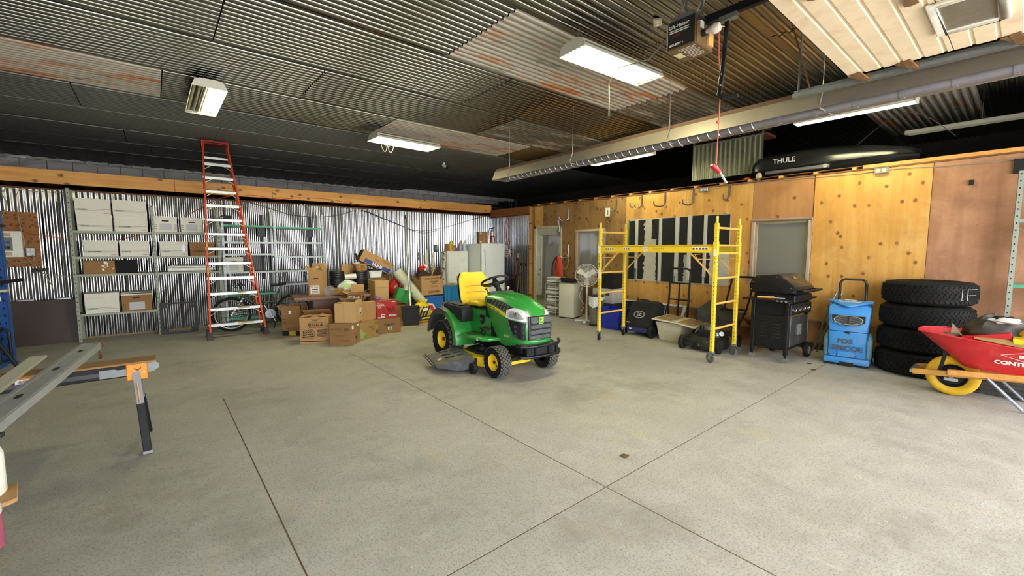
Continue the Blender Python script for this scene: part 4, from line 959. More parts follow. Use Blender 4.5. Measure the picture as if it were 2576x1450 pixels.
pb_ = thing('pink_bottle', 'clear bottle half full of pink cleaning liquid at the near table corner', 'bottle', (-.40, 1.71, .7055))
MB().lathe([(.045, 0), (.05, .006), (.05, .095)], (0, 0, 0), n=18).build('liquid', M('pink_liquid', '96465f', .25), pb_)
MB().lathe([(.05, .095), (.05, .115), (.035, .14), (.015, .15), (.015, .17)], (0, 0, 0), n=18).build('bottle_top', M('frosted_plastic', 'c3b9ae', .2), pb_, smooth=50)
plate(.05, .08, WPRINT, pb_, (.02, -.047, .055), 'f')
# ------------------------------------------------------------------ stepladder
ld_ = thing('stepladder', 'tall red orange fibreglass stepladder leaning in front of the shelving', 'ladder', (1.06, 8.6, 0))
LR = M('ladder_red', 'cf4a26', .5, var=.06, dirt=('8d3a22', .25)); LRD = M('ladder_cap_red', 'a92c22', .45, var=.1, dirt=('5e1a16', .4))
TH = R(20)
def lp(x, s_, off=0): return Vector((x, s_*math.sin(TH)+off, s_*math.cos(TH)))
CAPS = 3.70
def lx(s_): return .412-(.412-.185)*s_/CAPS
def lc(s_): return -.0-.06*s_/CAPS*.0+(-.085+.0)*0
SHX = -.06
def rail(sg, off0, off1, w=.07, nm='front_rail'):
    a = lp(sg*lx(.08)+0, .08, off0); b = lp(sg*lx(CAPS)+SHX, CAPS, off1)
    mb = MB().bar(a, b, .028, w, up=(0, 1, 0)); return mb.build(nm, LR, ld_, bevel=.004)
for sg in (-1, 1):
    r_ = rail(sg, 0, 0); rail(sg*.96, .30, .06, .055, 'rear_rail')
    for nm, off in (('foot', 0), ('rear_foot', .30)):
        MB().loft([[(sg*.412-.04, off-.055, 0), (sg*.412+.04, off-.055, 0), (sg*.412+.04, off+.055, 0), (sg*.412-.04, off+.055, 0)], [(sg*.41-.028, off-.035, .12), (sg*.41+.028, off-.035, .12), (sg*.41+.028, off+.05, .12), (sg*.41-.028, off+.05, .12)]]).build(nm, BLACKP, ld_)
        MB().bx(sg*.412-.042, sg*.412+.042, off-.056, off+.056, -.0, .01).build('foot_pad', M('pad_red', '8d3226', .8), ld_)
d = .273
for k in range(1, 13):
    s_ = d*k; w = lx(s_)-.014; cx_ = SHX*s_/CAPS; c_ = lp(cx_, s_, .0)
    st_ = MB().bx(cx_-w, cx_+w, c_.y-.045, c_.y+.04, c_.z-.006, c_.z).bx(cx_-w, cx_+w, c_.y-.045, c_.y-.041, c_.z-.05, c_.z).bx(cx_-w, cx_+w, c_.y+.036, c_.y+.04, c_.z-.04, c_.z).build('step', ALU, ld_, smooth=0)
    gr_ = MB()
    for j in range(4): gr_.bx(cx_-w*.98, cx_+w*.98, c_.y-.047, c_.y-.045, c_.z-.044+.011*j, c_.z-.039+.011*j)
    gr_.build('step_tread', GALV, st_, smooth=0)['kind'] = 'stuff'
    for sg in (-1, 1):
        if k > 1:
            lo_ = lp(sg*(lx(s_-.13)-.012)+SHX*(s_-.13)/CAPS, s_-.13, -.02); hi_ = Vector((cx_+sg*(w-.13), c_.y-.02, c_.z-.03))
            MB().bar(lo_, hi_, .02, .008).build('step_brace', ALU, st_)
        for dz in (-.012, -.036): MB().cyl((cx_+sg*(w+.03), c_.y-.036, c_.z+dz), (cx_+sg*(w+.03)-0, c_.y-.042, c_.z+dz), .006, n=6).build('rivet', STEEL, st_)
    if k <= 3: plate(.3-.06*k, .024, M('worn_yellow', 'bda35a', .7, var=.3, scale=30), st_, (cx_+.12, c_.y-.0475, c_.z-.022), 'f', 'warning_strip')
for k in (12,):
    s_ = d*k+.12; w = lx(s_)*.94; c_ = lp(SHX*s_/CAPS, s_, .30-.24*s_/CAPS)
    MB().bx(c_.x-w, c_.x+w, c_.y-.012, c_.y+.012, c_.z-.02, c_.z+.02).build('rear_bar', ALU, ld_)
ct_ = lp(SHX, CAPS, 0)
MB().bx(SHX-.21, SHX+.21, ct_.y-.07, ct_.y+.15, ct_.z-.03, ct_.z+.035).build('top_cap', LRD, ld_, bevel=.012, seg=2)
for sg in (-1, 1): MB().bx(SHX+sg*.205-.012, SHX+sg*.205+.012, ct_.y-.075, ct_.y+.12, ct_.z-.10, ct_.z+.02).build('cap_bracket', LRD, ld_, bevel=.004)
MB().bar((SHX-.17, ct_.y-.071, ct_.z-.012), (SHX+.17, ct_.y-.071, ct_.z-.012), .004, .02).build('cap_slot', HOLE, ld_)
for sg in (-1, 1):
    for s_ in (1.2, 1.7, 2.1): plate(.02, .12, M('hazard_sticker', 'd9a44a', .6, var=.2), ld_, lp(sg*lx(s_)+SHX*s_/CAPS, s_, -.037), ((1, 0, 0), (0, math.sin(TH), math.cos(TH)), (0, -math.cos(TH), math.sin(TH))), 'sticker')
# ------------------------------------------------------------------ bicycle
bi = thing('bicycle', 'dark mountain bicycle parked behind the red stepladder', 'bicycle', (1.04, 9.28, 0), R(-4))
RW = .315
def bwheel(nm, x, yaw=0):
    t_ = MB().lathe([(RW-.05, -.018), (RW-.03, -.026), (RW-.008, -.02), (RW, 0), (RW-.008, .02), (RW-.03, .026), (RW-.05, .018)], (x, 0, RW), (0, 1, 0), 40, caps=False).build(nm, RUBBER, bi, smooth=60)
    MB().lathe([(RW-.05, -.018), (RW-.066, -.012), (RW-.066, .012), (RW-.05, .018)], (x, 0, RW), (0, 1, 0), 40, caps=False).build('rim', M('bike_rim', 'b5b7b6', .3, .8), t_)
    sp = MB()
    for i in range(24):
        a = 2*PI*i/24; sp.cyl((x+.02*math.cos(a+.6), .02*(-1)**i, RW+.02*math.sin(a+.6)), (x+(RW-.064)*math.cos(a), 0, RW+(RW-.064)*math.sin(a)), .0012, n=3, caps=False)
    sp.build('spokes', STEEL, t_)['kind'] = 'stuff'
    MB().cyl((x, -.045, RW), (x, .045, RW), .02, n=12).build('hub', STEEL, t_)
bwheel('front_wheel', 0); bwheel('rear_wheel', 1.02)
BF = M('bike_frame', '3d3f37', .3, .4, var=.1); BT = M('bike_tan', 'a99c7c', .4, .2)
hd_, hd2, bb_, st2, rx_ = (.19, 0, .70), (.225, 0, .60), (.62, 0, .28), (.76, 0, .68), (1.02, 0, RW)
fm = MB().tube([hd_, (.21, 0, .58)], .022, 10).tube([(.215, 0, .66), (.55, 0, .50), (.72, 0, .50)], .018, 10).tube([(.22, 0, .60), bb_], .021, 10).tube([bb_, (.79, 0, .74)], .016, 10)
for y in (-.05, .05): fm.tube([bb_, (1.02, y, RW)], .010, 8).tube([(.735, 0, .58), (1.02, y, RW)], .010, 8)
fm.build('frame', BF, bi, smooth=50)
fk = MB().tube([(.195, 0, .60), (.15, -.05, .54), (.0, -.055, RW)], .016, 8).tube([(.195, 0, .60), (.15, .05, .54), (0, .055, RW)], .016, 8).bar((.16, -.06, .55), (.16, .06, .55), .03); fk.build('fork', STEEL, bi, smooth=50)
MB().tube([(.19, 0, .70), (.175, 0, .80), (.13, 0, .86)], .014, 8).tube([(.19, -.29, .86), (.16, -.15, .86), (.13, 0, .86), (.16, .15, .86), (.19, .29, .86)], .012, 8).build('handlebar', BLACKM, bi)
for y in (-.27, .27): MB().tube([(.19, y-.05*math.copysign(1, y), .86), (.2, y+.06*math.copysign(1, y), .865)], .017, 8).build('grip', BLACKP, bi)
for y in (-.2, .2): MB().tube([(.15, y, .86), (.09, y*1.1, .845), (.05, y*1.2, .82)], .006, 6).build('brake_lever', BLACKP, bi)
MB().tube([(.79, 0, .74), (.81, 0, .80)], .013, 8).build('seat_post', STEEL, bi)
MB().loft([[(x, -w, z), (x, -w*.7, z+.03), (x, w*.7, z+.03), (x, w, z), (x, 0, z-.02)] for x, w, z in ((.66, .012, .815), (.72, .022, .815), (.80, .045, .82), (.86, .075, .825), (.91, .07, .83))]).build('saddle', BLACKP, bi, smooth=60)
cs = MB().lathe([(.03, -.055), (.088, -.055), (.092, -.05), (.088, -.045), (.03, -.045)], bb_, (0, 1, 0), 28).build('chainring', STEEL, bi)
MB().bar((.62, -.065, .28), (.70, -.07, .13), .022, .014).bar((.62, .065, .28), (.54, .07, .43), .022, .014).cyl((.62, -.07, .28), (.62, .07, .28), .02, n=10).build('crank', STEEL, bi)
MB().bx(.66, .76, -.15, -.075, .118, .142).build('pedal', BLACKP, bi); MB().bx(.49, .59, .075, .15, .42, .444).build('pedal', BLACKP, bi)
MB().cyl((1.02, -.07, RW), (1.02, -.04, RW), .06, n=20).build('spoke_guard', M('guard_white', 'c9cac6', .4), bi); MB().cyl((1.02, -.08, RW), (1.02, -.068, RW), .03, n=14).build('cassette', STEEL, bi)
MB().tube([(.62, -.05, .37), (1.02, -.045, .36)], .005, 4).tube([(.62, -.05, .195), (.9, -.045, .2), (1.02, -.045, .26)], .005, 4).build('chain', BLACKM, bi)
MB().tube([(.72, -.05, .2), (.66, -.12, .0)], .008, 6).build('kickstand', BLACKM, bi)
MB().tube(spl([(.09, -.2, .85), (.05, -.1, .95), (.14, 0, .7), (.18, -.03, .58)]), .004, 5).tube(spl([(.09, .2, .85), (.1, .1, .98), (.2, 0, .72), (.5, .01, .54)]), .004, 5).build('brake_cable', BLACKP, bi)
# ------------------------------------------------------------------ pile of cartons and garden goods
def carton(label, corner, rz, w, d, h, mat=None, flaps=None, base=0, name='cardboard_box', at='fr', tape=True, group=None, cat='cardboard box'):
    """corner: world xy of the front-right (or front-left) bottom corner; front face looks along -y before the turn"""
    mat = mat or CARD
    cx_ = -w/2 if at == 'fr' else w/2; off = Matrix.Rotation(rz, 3, 'Z') @ Vector((cx_, d/2, 0))
    t = thing(name, label, cat, (corner[0]+off.x, corner[1]+off.y, base), rz, group)
    b = MB(); q = .004
    b.bx(-w/2, w/2, -d/2, -d/2+q, 0, h).bx(-w/2, w/2, d/2-q, d/2, 0, h).bx(-w/2, -w/2+q, -d/2+q, d/2-q, 0, h).bx(w/2-q, w/2, -d/2+q, d/2-q, 0, h).bx(-w/2+q, w/2-q, -d/2+q, d/2-q, 0, q)
    b.build('box_body', mat, t, smooth=0)
    if flaps is None:
        MB().bx(-w/2, w/2, -d/2, -.001, h, h+.004).build('flap', mat, t); MB().bx(-w/2, w/2, .001, d/2, h, h+.004).build('flap', mat, t)
        if tape: MB().bx(-w/2-.0006, w/2+.0006, -.025, .025, h+.004, h+.0046).build('tape', M('box_tape', 'b8955e', .3, var=.05), t)
    else:
        for f, ang, L in flaps:
            a = R(ang); mb = MB()
            if f in 'fb':
                s_ = -1 if f == 'f' else 1
                mb.loft([[(-w/2, s_*d/2, h), (w/2, s_*d/2, h), (w/2, s_*d/2, h+.004), (-w/2, s_*d/2, h+.004)], [(x, s_*(d/2+L*math.cos(a)), h+L*math.sin(a)+z) for x, z in ((-w/2+.005, 0), (w/2-.005, 0), (w/2-.005, .004), (-w/2+.005, .004))]])
            else:
                s_ = -1 if f == 'l' else 1
                mb.loft([[(s_*w/2, -d/2, h), (s_*w/2, d/2, h), (s_*w/2, d/2, h+.004), (s_*w/2, -d/2, h+.004)], [(s_*(w/2+L*math.cos(a)), y, h+L*math.sin(a)+z) for y, z in ((-d/2+.005, 0), (d/2-.005, 0), (d/2-.005, .004), (-d/2+.005, .004))]])
            mb.build('flap', mat, t, smooth=0)
    return t
GRN = M('print_green', '5f8a4a', .7); INKF = M('faded_print', '6b4c2e', .8); BLUEP = M('print_blue', '2a3f86', .6)
t = carton('open carton marked FRAGILE beside the bicycle rear wheel', (1.637, 8.157), R(-38), .32, .22, .43, CARDD, [('l', 50, .13), ('r', 78, .1), ('f', 82, .10), ('b', 60, .12)], at='fl')
text('FRAGILE', .062, INKF, t, (.02, -.1107, .13), 'f', bold=.001); plate(.32, .085, BLACKP, t, (0, -.1103, .055), 'f'); plate(.11, .075, M('label_yellow', 'b9a33c', .6), t, (.01, -.1108, .055), 'f');
plate(.04, .07, WPRINT, t, (-.02, -.112, .43), 'f'); plate(.05, .012, INKF, t, (-.11, -.1107, .30), 'f', 'printed_line'); MB().lathe([(.012, 0), (.022, 0), (.022, .001), (.012, .001)], (-.11, -.1105, .24), (0, -1, 0), 16).build('printed_ring', INKF, t)
t = carton('large carton with a printed SAVE tag in front of the dark desk', (1.715, 7.314), R(-26), .433, .38, .415, CARD, [('l', 168, .17), ('b', 150, .2), ('r', 165, .15), ('f', 174, .19)], at='fl')
text('U-HAUL', .055, INK, t, (.02, -.1915, .295), 'f', bold=.002, sx=1.1)
for z in (.255, .335): plate(.19, .005, INK, t, (.02, -.1907, z), 'f', 'printed_line')
for x in (-.075, .115): plate(.005, .08, INK, t, (x, -.1907, .295), 'f', 'printed_line')
plate(.17, .014, M('print_orange', 'b8692c', .7), t, (.02, -.1909, .268), 'f', 'printed_line')
MB().bx(-.03, .05, -.1912, -.18, .362, .378).build('hand_hole', HOLE, t, bevel=.006); plate(.15, .006, INKF, t, (.02, -.1907, .392), 'f', 'printed_line')
tagp = [(-.085, .07), (.055, .075), (.085, .03), (.085, -.03), (.055, -.07), (-.08, -.065)]
tb_ = MB().loft([[(a, 0, b) for a, b in tagp], [(a*.93, 0, b*.9) for a, b in tagp]], cap0=False, cap1=False); o = tb_.build('printed_tag', INK, t, smooth=0); o.location = (-.085, -.1908, .15); o.rotation_euler = (0, R(-5), 0)
text('SAVE!', .055, INK, t, (-.10, -.1915, .185), 'f', R(5), .002); text('BEST PRICE', .03, INK, t, (-.10, -.1915, .145), 'f', R(5), .002); text('GUARANTEED', .027, INK, t, (-.10, -.1915, .112), 'f', R(5), .002)
for k in range(6): plate((.15, .17, .13, .14, .13, .11)[k], .011, INK, t, (.125-(.17-(.15, .17, .13, .14, .13, .11)[k])/2, -.1907, .212-.021*k), 'f', 'printed_line')
plate(.42, .014, BLACKP, t, (0, -.1908, .035), 'f', 'printed_band')
t = carton('plain carton printed 2102 at the front of the pile, under the open carton', (2.293, 6.668), R(-46), .353, .305, .335, CARDD, None)
plate(.07, .014, INKF, t, (-.13, -.1528, .257), 'f', 'printed_line'); text('2102', .045, INKF, t, (-.03, -.1532, .257), 'f'); 
for k in range(4): plate(.075, .008, INKF, t, (.10, -.1528, .24+.011*k), 'f', 'printed_line')
plate(.16, .007, INKF, t, (-.0, -.1528, .155), 'f', 'printed_line')
for k in range(3): plate(.14, .005, INKF, t, (.08, -.1528, .06+.014*k), 'f', 'printed_line')
plate(.055, .06, WPRINT, t, (.1770, -.09, .28), 'r'); plate(.05, .035, WPRINT, t, (.1770, .08, .295), 'r'); MB().prism([(-.04, .02), (.04, .03), (-.0, -.025)], 0, .001, lambda a, b, h: (.1772+h, .02+a, .10+b)).build('printed_arrow', INK, t); plate(.12, .005, INKF, t, (.177, .02, .165), 'r', 'printed_line')
low = t
t = carton('open carton with white shipping label, stacked highest at the front of the pile', (2.404, 6.945-.19), R(-40), .33, .30, .30, CARDL, [('b', 150, .14), ('r', 100, .05), ('f', 176, .15), ('l', 172, .1)], base=.341)
plate(.075, .10, WPRINT, t, (.166, .07, .16), 'r'); plate(.04, .008, INK, t, (.168, .07, .185), 'r', 'printed_line')
for i in range(9): plate(.0035, .03, INK, t, (.168, .045+.006*i, .13), 'r', 'bar_code')
plate(.003, .30, CARDD, t, (-.02, -.151, .15), 'f', 'carton_seam')
t = carton('carton with green vegetable print behind the front stack', (2.50, 6.945), R(23), .47, .33, .285, M('carton_olive', '9a7c46', .85, var=.06), None, at='fl')
text('organic', .055, INKF, t, (.06, -.1657, .20), 'f', .05, sx=.9); plate(.07, .006, INKF, t, (.10, -.1655, .155), 'f', 'printed_line'); plate(.10, .006, INKF, t, (.07, -.1655, .13), 'f', 'printed_line'); text('PACK', .03, INK, t, (.18, -.1657, .235), 'f'); plate(.06, .06, INKF, t, (.19, -.1655, .09), 'f')
MB().prism([(-.12, -.09), (.0, -.09), (.05, -.06), (.02, .0), (-.03, .02), (-.07, .09), (-.11, .14), (-.12, .10)], -.1652, -.1658, lambda a, b, h: (a-.1, h, b+.11)).build('printed_leaf', M('print_pale_green', '8d9a5c', .7), t); MB().prism([(0, 0), (.04, .0), (.055, .03), (.03, .05), (.0, .03)], -.166, -.1666, lambda a, b, h: (a-.1, h, b+.03)).build('printed_leaf', GRN, t)
t = carton('tall plain carton resting on the vegetable carton, behind the shipping label box', (2.62, 7.10), R(24), .34, .30, .30, CARD, [('f', 172, .1), ('b', 150, .12)], base=.292, at='fl')
t = carton('brown juice carton printed in dark letters under the red box', (2.994, 7.264), R(-3), .40, .30, .262, CARDD, None, at='fl')
text('Tropicana', .058, INK, t, (-.02, -.1507, .165), 'f', .03, .001, .8); plate(.08, .05, WPRINT, t, (0, -.1507, .09), 'f'); plate(.05, .02, GRN, t, (0, -.152, .09), 'f', 'printed_line'); plate(.02, .012, INK, t, (.19, -.1507, .10), 'f', 'tape')
RB = M('red_carton', 'a8201f', .5, var=.06)
t = carton('bright red bottle carton stacked on the brown juice carton', (2.962, 7.285), R(-1), .38, .28, .315, RB, None, base=.268, at='fl')
text('6x1.14L', .026, WPRINT, t, (-.13, -.1407, .285), 'f'); text('VODKA', .046, WPRINT, t, (-.115, -.1407, .245), 'f', 0, .001, .9); text('40%alc', .024, WPRINT, t, (-.13, -.1407, .205), 'f'); plate(.07, .012, WPRINT, t, (.13, -.1407, .295), 'f', 'printed_line')
MB().tube([(.0+.16*i/9, -.141, .17+.05*math.sin(i*2.1)) for i in range(10)], .006, 5).tube([(.02+.14*i/9, -.141, .13+.03*math.cos(i*1.9)) for i in range(10)], .005, 5).build('printed_scribble', M('dark_red_print', '6d1417', .6), t)
plate(.07, .045, WPRINT, t, (-.07, -.1407, .06), 'f'); plate(.05, .015, INK, t, (-.07, -.142, .06), 'f', 'printed_line'); plate(.14, .03, WPRINT, t, (.11, -.1407, .05), 'f'); 
for i in range(12): plate(.004, .02, INK, t, (.055+.01*i, -.142, .05), 'f', 'bar_code')
for k in range(2): plate(.14, .008, WPRINT, t, (-.1, -.1407, .018+.012*k), 'f', 'printed_line')
# wooden desk with things on it
dk2 = thing('old_desk', 'dark brown wooden desk half buried under the cartons', 'desk', (2.35, 8.05, 0), R(-8))
DW = wood('desk_wood', '4e2c1c', '6a3f28', None, 0, .4); DT = wood('desk_top', '6b4630', '8a6040', None, 0, .45)
MB().bx(-.25, .6, -.18, .30, .33, .63).build('desk_body', DW, dk2, bevel=.008); MB().bx(-.55, .7, -.32, .36, .645, .69).build('desk_top', DT, dk2, bevel=.006); MB().bx(-.50, .65, -.29, .33, .63, .645).build('top_moulding', DW, dk2)
for x in (-.2, .55):
    for y in (-.14, .26): MB().bx(x-.03, x+.03, y-.03, y+.03, 0, .33).build('leg', DW, dk2)
MB().bx(-.23, .57, -.186, -.18, .36, .60).build('drawer_front', DW, dk2, bevel=.004)
t = carton('open tall carton with store label standing on the dark desk', (2.29, 7.97), R(-30), .25, .24, .43, CARD, [('l', 55, .1), ('b', 80, .13), ('r', 120, .11), ('f', 150, .1)], base=.691, at='fr')
plate(.15, .15, WPRINT, t, (-.02, -.1207, .10), 'f'); text('NONO', .045, INK, t, (-.02, -.122, .145), 'f'); plate(.10, .014, INK, t, (-.02, -.122, .105), 'f', 'printed_line')
for i in range(10): plate(.006 if i % 3 else .003, .04, INK, t, (-.07+.011*i, -.122, .06), 'f', 'bar_code')
MB().bx(-.045, .045, -.122, -.11, .285, .31).build('hand_hole', HOLE, t, bevel=.008)
MB().ball((0, 0, .46), .05, 8, 6, (1, .7, 1)).build('white_filler', WHITEP, t)
def crumple(mb, c, r, sq, amp=.18, n=20, m=14, seed=1):
    rnd = random.Random(seed); ph = [rnd.uniform(0, 6) for _ in range(6)]
    c = Vector(c); P = []; F = []
    for i in range(m+1):
        b = PI*i/m
        for k in range(n):
            a = 2*PI*k/n; rr = r*(1+amp*(math.sin(3*a+ph[0]+2*b)*.5+math.sin(5*b+ph[1]+a)*.35+math.sin(7*a+ph[2])*math.sin(4*b+ph[3])*.4+rnd.uniform(-.25, .25)))
            P.append(c+Vector((rr*math.sin(b)*math.cos(a)*sq[0], rr*math.sin(b)*math.sin(a)*sq[1], -rr*math.cos(b)*sq[2])))
    for i in range(m):
        for k in range(n): F.append((i*n+k, i*n+(k+1) % n, (i+1)*n+(k+1) % n, (i+1)*n+k))
    return mb.add(P, F)
BAGW = M('bag_white', 'cfd0ce', .35, var=.04); DRY = M('dry_stems', '9c7a42', .8, var=.3)
gb = thing('plastic_bag', 'white plastic bag with a green print lying on the dark desk', 'plastic bag', (2.70, 7.90, .691))
crumple(MB(), (0, 0, .12), .15, (1.15, .8, .82), .14, seed=3).build('bag', BAGW, gb, smooth=50); plate(.10, .07, M('lime_print', '8db53c', .5), gb, (-.07, -.10, .17), ((1, 0, 0), (0, .5, .85), (0, -.85, .5))); plate(.07, .06, BLACKP, gb, (.10, -.13, .09), ((1, .3, 0), (0, .2, .97), (.25, -.95, .2)))
ds = thing('dried_grass', 'bundle of dried grass stems in clear film on the dark desk', 'dried plants', (2.40, 7.80, .691))
mb = MB(); rnd = random.Random(5)
for i in range(110):
    a = rnd.uniform(-.6, .6); L = rnd.uniform(.15, .32); o_ = Vector((rnd.uniform(-.08, .06), rnd.uniform(-.05, .05), rnd.uniform(.015, .1)))
    mb.tube([o_, o_+Vector((L*.5*math.cos(a), L*.4*math.sin(a), rnd.uniform(-.01, .05))), o_+Vector((L*math.cos(a), L*.7*math.sin(a)-.02, rnd.uniform(-.03, .05)))], .003, 3)
mb.build('stems', DRY, ds, smooth=0)['kind'] = 'stuff'
crumple(MB(), (-.06, 0, .085), .11, (1, .7, .75), .2, seed=8).build('film', POLY, ds, smooth=60)
ob2 = carton('small open carton with white decorative print between the desk and the front stack', (2.70, 7.27), R(-28), .23, .34, .155, CARD, [('l', 20, .1), ('b', 70, .14), ('r', 30, .12)], base=.59, at='fr')
plate(.22, .14, INKF, ob2, (0, -.1702, .077), 'f', 'printed_panel')
for k in range(7): MB().tube([(-.085+.026*k+.012*math.cos(i*1.05), -.1722, .098+.014*math.sin(k)+.016*math.sin(i*1.05)) for i in range(6)], .0035, 5, closed=True).build('printed_flourish', WPRINT, ob2)
for k in range(3): plate(.05-.01*k, .010, WPRINT, ob2, (.01, -.1716, .055-.016*k), 'f', 'printed_line')
plate(.20, .012, INKF, ob2, (.1157, 0, .13), 'r', 'printed_line'); plate(.25, .016, INK, ob2, (.1157, .0, .085), 'r', 'printed_line'); plate(.22, .016, INK, ob2, (.1157, 0, .055), 'r', 'printed_line'); plate(.06, .035, INK, ob2, (.1157, -.07, .02), 'r')
one(MB().bx(-.10, .10, -.14, .14, 0, .59), 'support_box', CARDD, 'hidden brown box holding up the small open carton in the pile', 'cardboard box', (2.68, 7.50+.12, 0), R(-28))
# black nested pots, baskets, tub
POT = M('pot_black', '18191b', .4, var=.1)
def pots(label, loc, n, r=.145, hgt=.045, grp='stacks of black nursery pots'):
    t = thing('pot_stack', label, 'plant pots', loc)
    for i in range(n):
        z = i*hgt
        MB().lathe([(r*.86, z), (r*.97, z+.0), (r, z+.008), (r, z+.026), (r*.965, z+.032), (r*.95, z+hgt)], (0, 0, 0), n=24, caps=False).build('pot', POT, t, smooth=40)
    MB().lathe([(0, n*hgt-.05), (r*.85, n*hgt-.05), (r*.95, n*hgt)], (0, 0, 0), n=24, caps=False).build('pot_inside', POT, t)
    return t
table2 = thing('pallet_table', 'low wooden table hidden under the stacked nursery pots', 'table', (3.25, 9.06, 0))
MB().bx(-.60, .75, -.22, .3, .575, .605).build('table_top', DT, table2)
for x in (-.55, .7):
    for y in (-.18, .26): MB().bx(x-.025, x+.025, y-.025, y+.025, 0, .575).build('leg', DW, table2)
pots('shorter stack of black nursery pots at the back of the desk', (2.86, 9.03, .606), 10, .146)
pots('tall stack of black nursery pots under the wooden bushel basket', (3.33, 9.0, .606), 10, .154)
bkt = thing('bushel_basket', 'slatted wooden bushel basket on top of the tall black pot stack', 'basket', (3.33, 9.0, 1.058))
for i in range(16):
    a = 2*PI*i/16; u = Vector((math.cos(a), math.sin(a), 0)); v = Vector((-math.sin(a), math.cos(a), 0))
    MB().loft([[tuple(u*.105+v*s_*.019) for s_ in (-1, 1)]+[tuple(u*.101+v*s_*.019) for s_ in (1, -1)], [tuple(u*.15+v*s_*.027+Vector((0, 0, .135))) for s_ in (-1, 1)]+[tuple(u*.146+v*s_*.027+Vector((0, 0, .135))) for s_ in (1, -1)]]).build('slat', M('basket_wood', 'b98a4c', .7) if i % 3 else M('basket_wood_dark', '8c5f30', .7), bkt, smooth=0)
MB().lathe([(.150, .12), (.158, .12), (.160, .15), (.152, .15)], n=28, caps=False).build('rim_hoop', M('basket_hoop', 'a87a44', .7), bkt); MB().cyl((0, 0, 0), (0, 0, .006), .103, n=20).build('bottom', M('basket_wood_dark', '8c5f30', .7), bkt)
MB().ball((-.05, .05, .13), .07, 10, 6, (1.2, 1, .6)).build('paper', WHITEP, bkt)
tub = thing('plastic_tub', 'white plastic tub with black lid behind the red crate', 'tub', (3.66, 9.05, .896))
MB().loft([[(-.11*k, -.09*k, z), (.11*k, -.09*k, z), (.13*k, -.07*k, z), (.13*k, .09*k, z), (-.13*k, .09*k, z), (-.13*k, -.07*k, z)] for k, z in ((.95, 0), (1.1, .13), (1.14, .13), (1.14, .15))]).build('tub_body', WHITEP, tub); MB().cyl((0, 0, .15), (0, 0, .175), .14, n=24).build('tub_lid', BLACKP, tub)
one(MB().bx(-.2, .2, -.14, .14, 0, .28), 'support_box', CARDD, 'brown box under the white tub with the black lid', 'cardboard box', (3.66, 9.06, .606))
one(MB().cyl((-.12, 0, 0), (.1, -.03, .01), .055, n=16), 'foam_roll', WHITEP, 'short white foam roll between the two black pot stacks', 'roll', (3.10, 8.93, .94))
flat = thing('flattened_boxes', 'sheaf of flattened cardboard standing behind the wooden bushel basket', 'cardboard', (3.02, 9.22, .606))
for i in range(5): MB().bx(0, .3, i*.02, i*.02+.006, 0, .58-.03*i).build('sheet', (CARD, CARDD, CARDL)[i % 3], flat)
t = carton('tall plain carton next to the red plastic sack', (3.44, 8.5), R(2), .30, .28, .40, CARDL, [('f', -86, .13)], at='fl', base=.455)
one(MB().bx(-.19, .19, -.15, .15, 0, .45), 'storage_box', CARDD, 'brown carton supporting the tall plain carton in the pile', 'cardboard box', (3.64, 8.67, 0), R(2))
RP = M('red_film', 'c3281c', .25, var=.1)
rs = thing('red_sack', 'glossy red plastic sack with white print behind the green bin', 'sack', (4.06, 8.80, .45))
mb = MB(); crumple(mb, (0, 0, .22), .22, (.85, .55, 1.05), .08, seed=11); mb.build('sack', RP, rs, smooth=50)
for k in range(7): plate(.12, .012, WPRINT, rs, (.06, -.135, .12+.035*k), ((1, .15, 0), (0, 0, 1), (.1, -1, 0)), 'printed_line', .2)
one(MB().bx(-.2, .2, -.14, .14, 0, .45), 'storage_box', CARDD, 'brown carton under the glossy red sack', 'cardboard box', (4.08, 8.82, 0))
ul = thing('long_carton', 'long tilted carton with a dark blue printed band across the top of the pile', 'cardboard box', (3.72, 9.18, 1.235), rot=(0, R(27), R(-4)))
MB().bx(-.34, .36, -.11, .11, -.13, .13).build('box_body', CARD, ul, bevel=.003); plate(.60, .085, BLUEP, ul, (.06, -.1105, -.07), 'f', 'printed_band'); text('ULINE', .085, WPRINT, ul, (.06, -.1116, -.07), 'f', 0, .003)
for k in range(2): plate(.10, .008, INKF, ul, (.0, -.1105, .03+.02*k), 'f', 'printed_line')
for k in range(3): plate(.16, .006, INKF, ul, (.2, -.1105, .06+.016*k), 'f', 'printed_line')
MB().loft([[(-.34, -.11, -.13), (-.34, .11, -.13), (-.34, .11, -.126), (-.34, -.11, -.126)], [(-.44, -.09, -.02), (-.44, .09, -.02), (-.44, .09, -.016), (-.44, -.09, -.016)]]).build('flap', CARDD, ul); MB().bx(-.36, -.335, -.08, .08, -.1, .1).build('open_end', HOLE, ul); plate(.7, .02, BLACKP, ul, (0, .0, .131), 't', 'edge_tape')
crumple(MB(), (.42, 0, .0), .10, (.7, .9, 1.1), .2, seed=4).build('clear_wrap', POLY, ul, smooth=60)
one(MB().bx(-.35, .35, -.15, .15, 0, .34), 'support_box', CARDD, 'brown carton in the pile propping up the long tilted carton', 'cardboard box', (3.76, 9.34, .606))
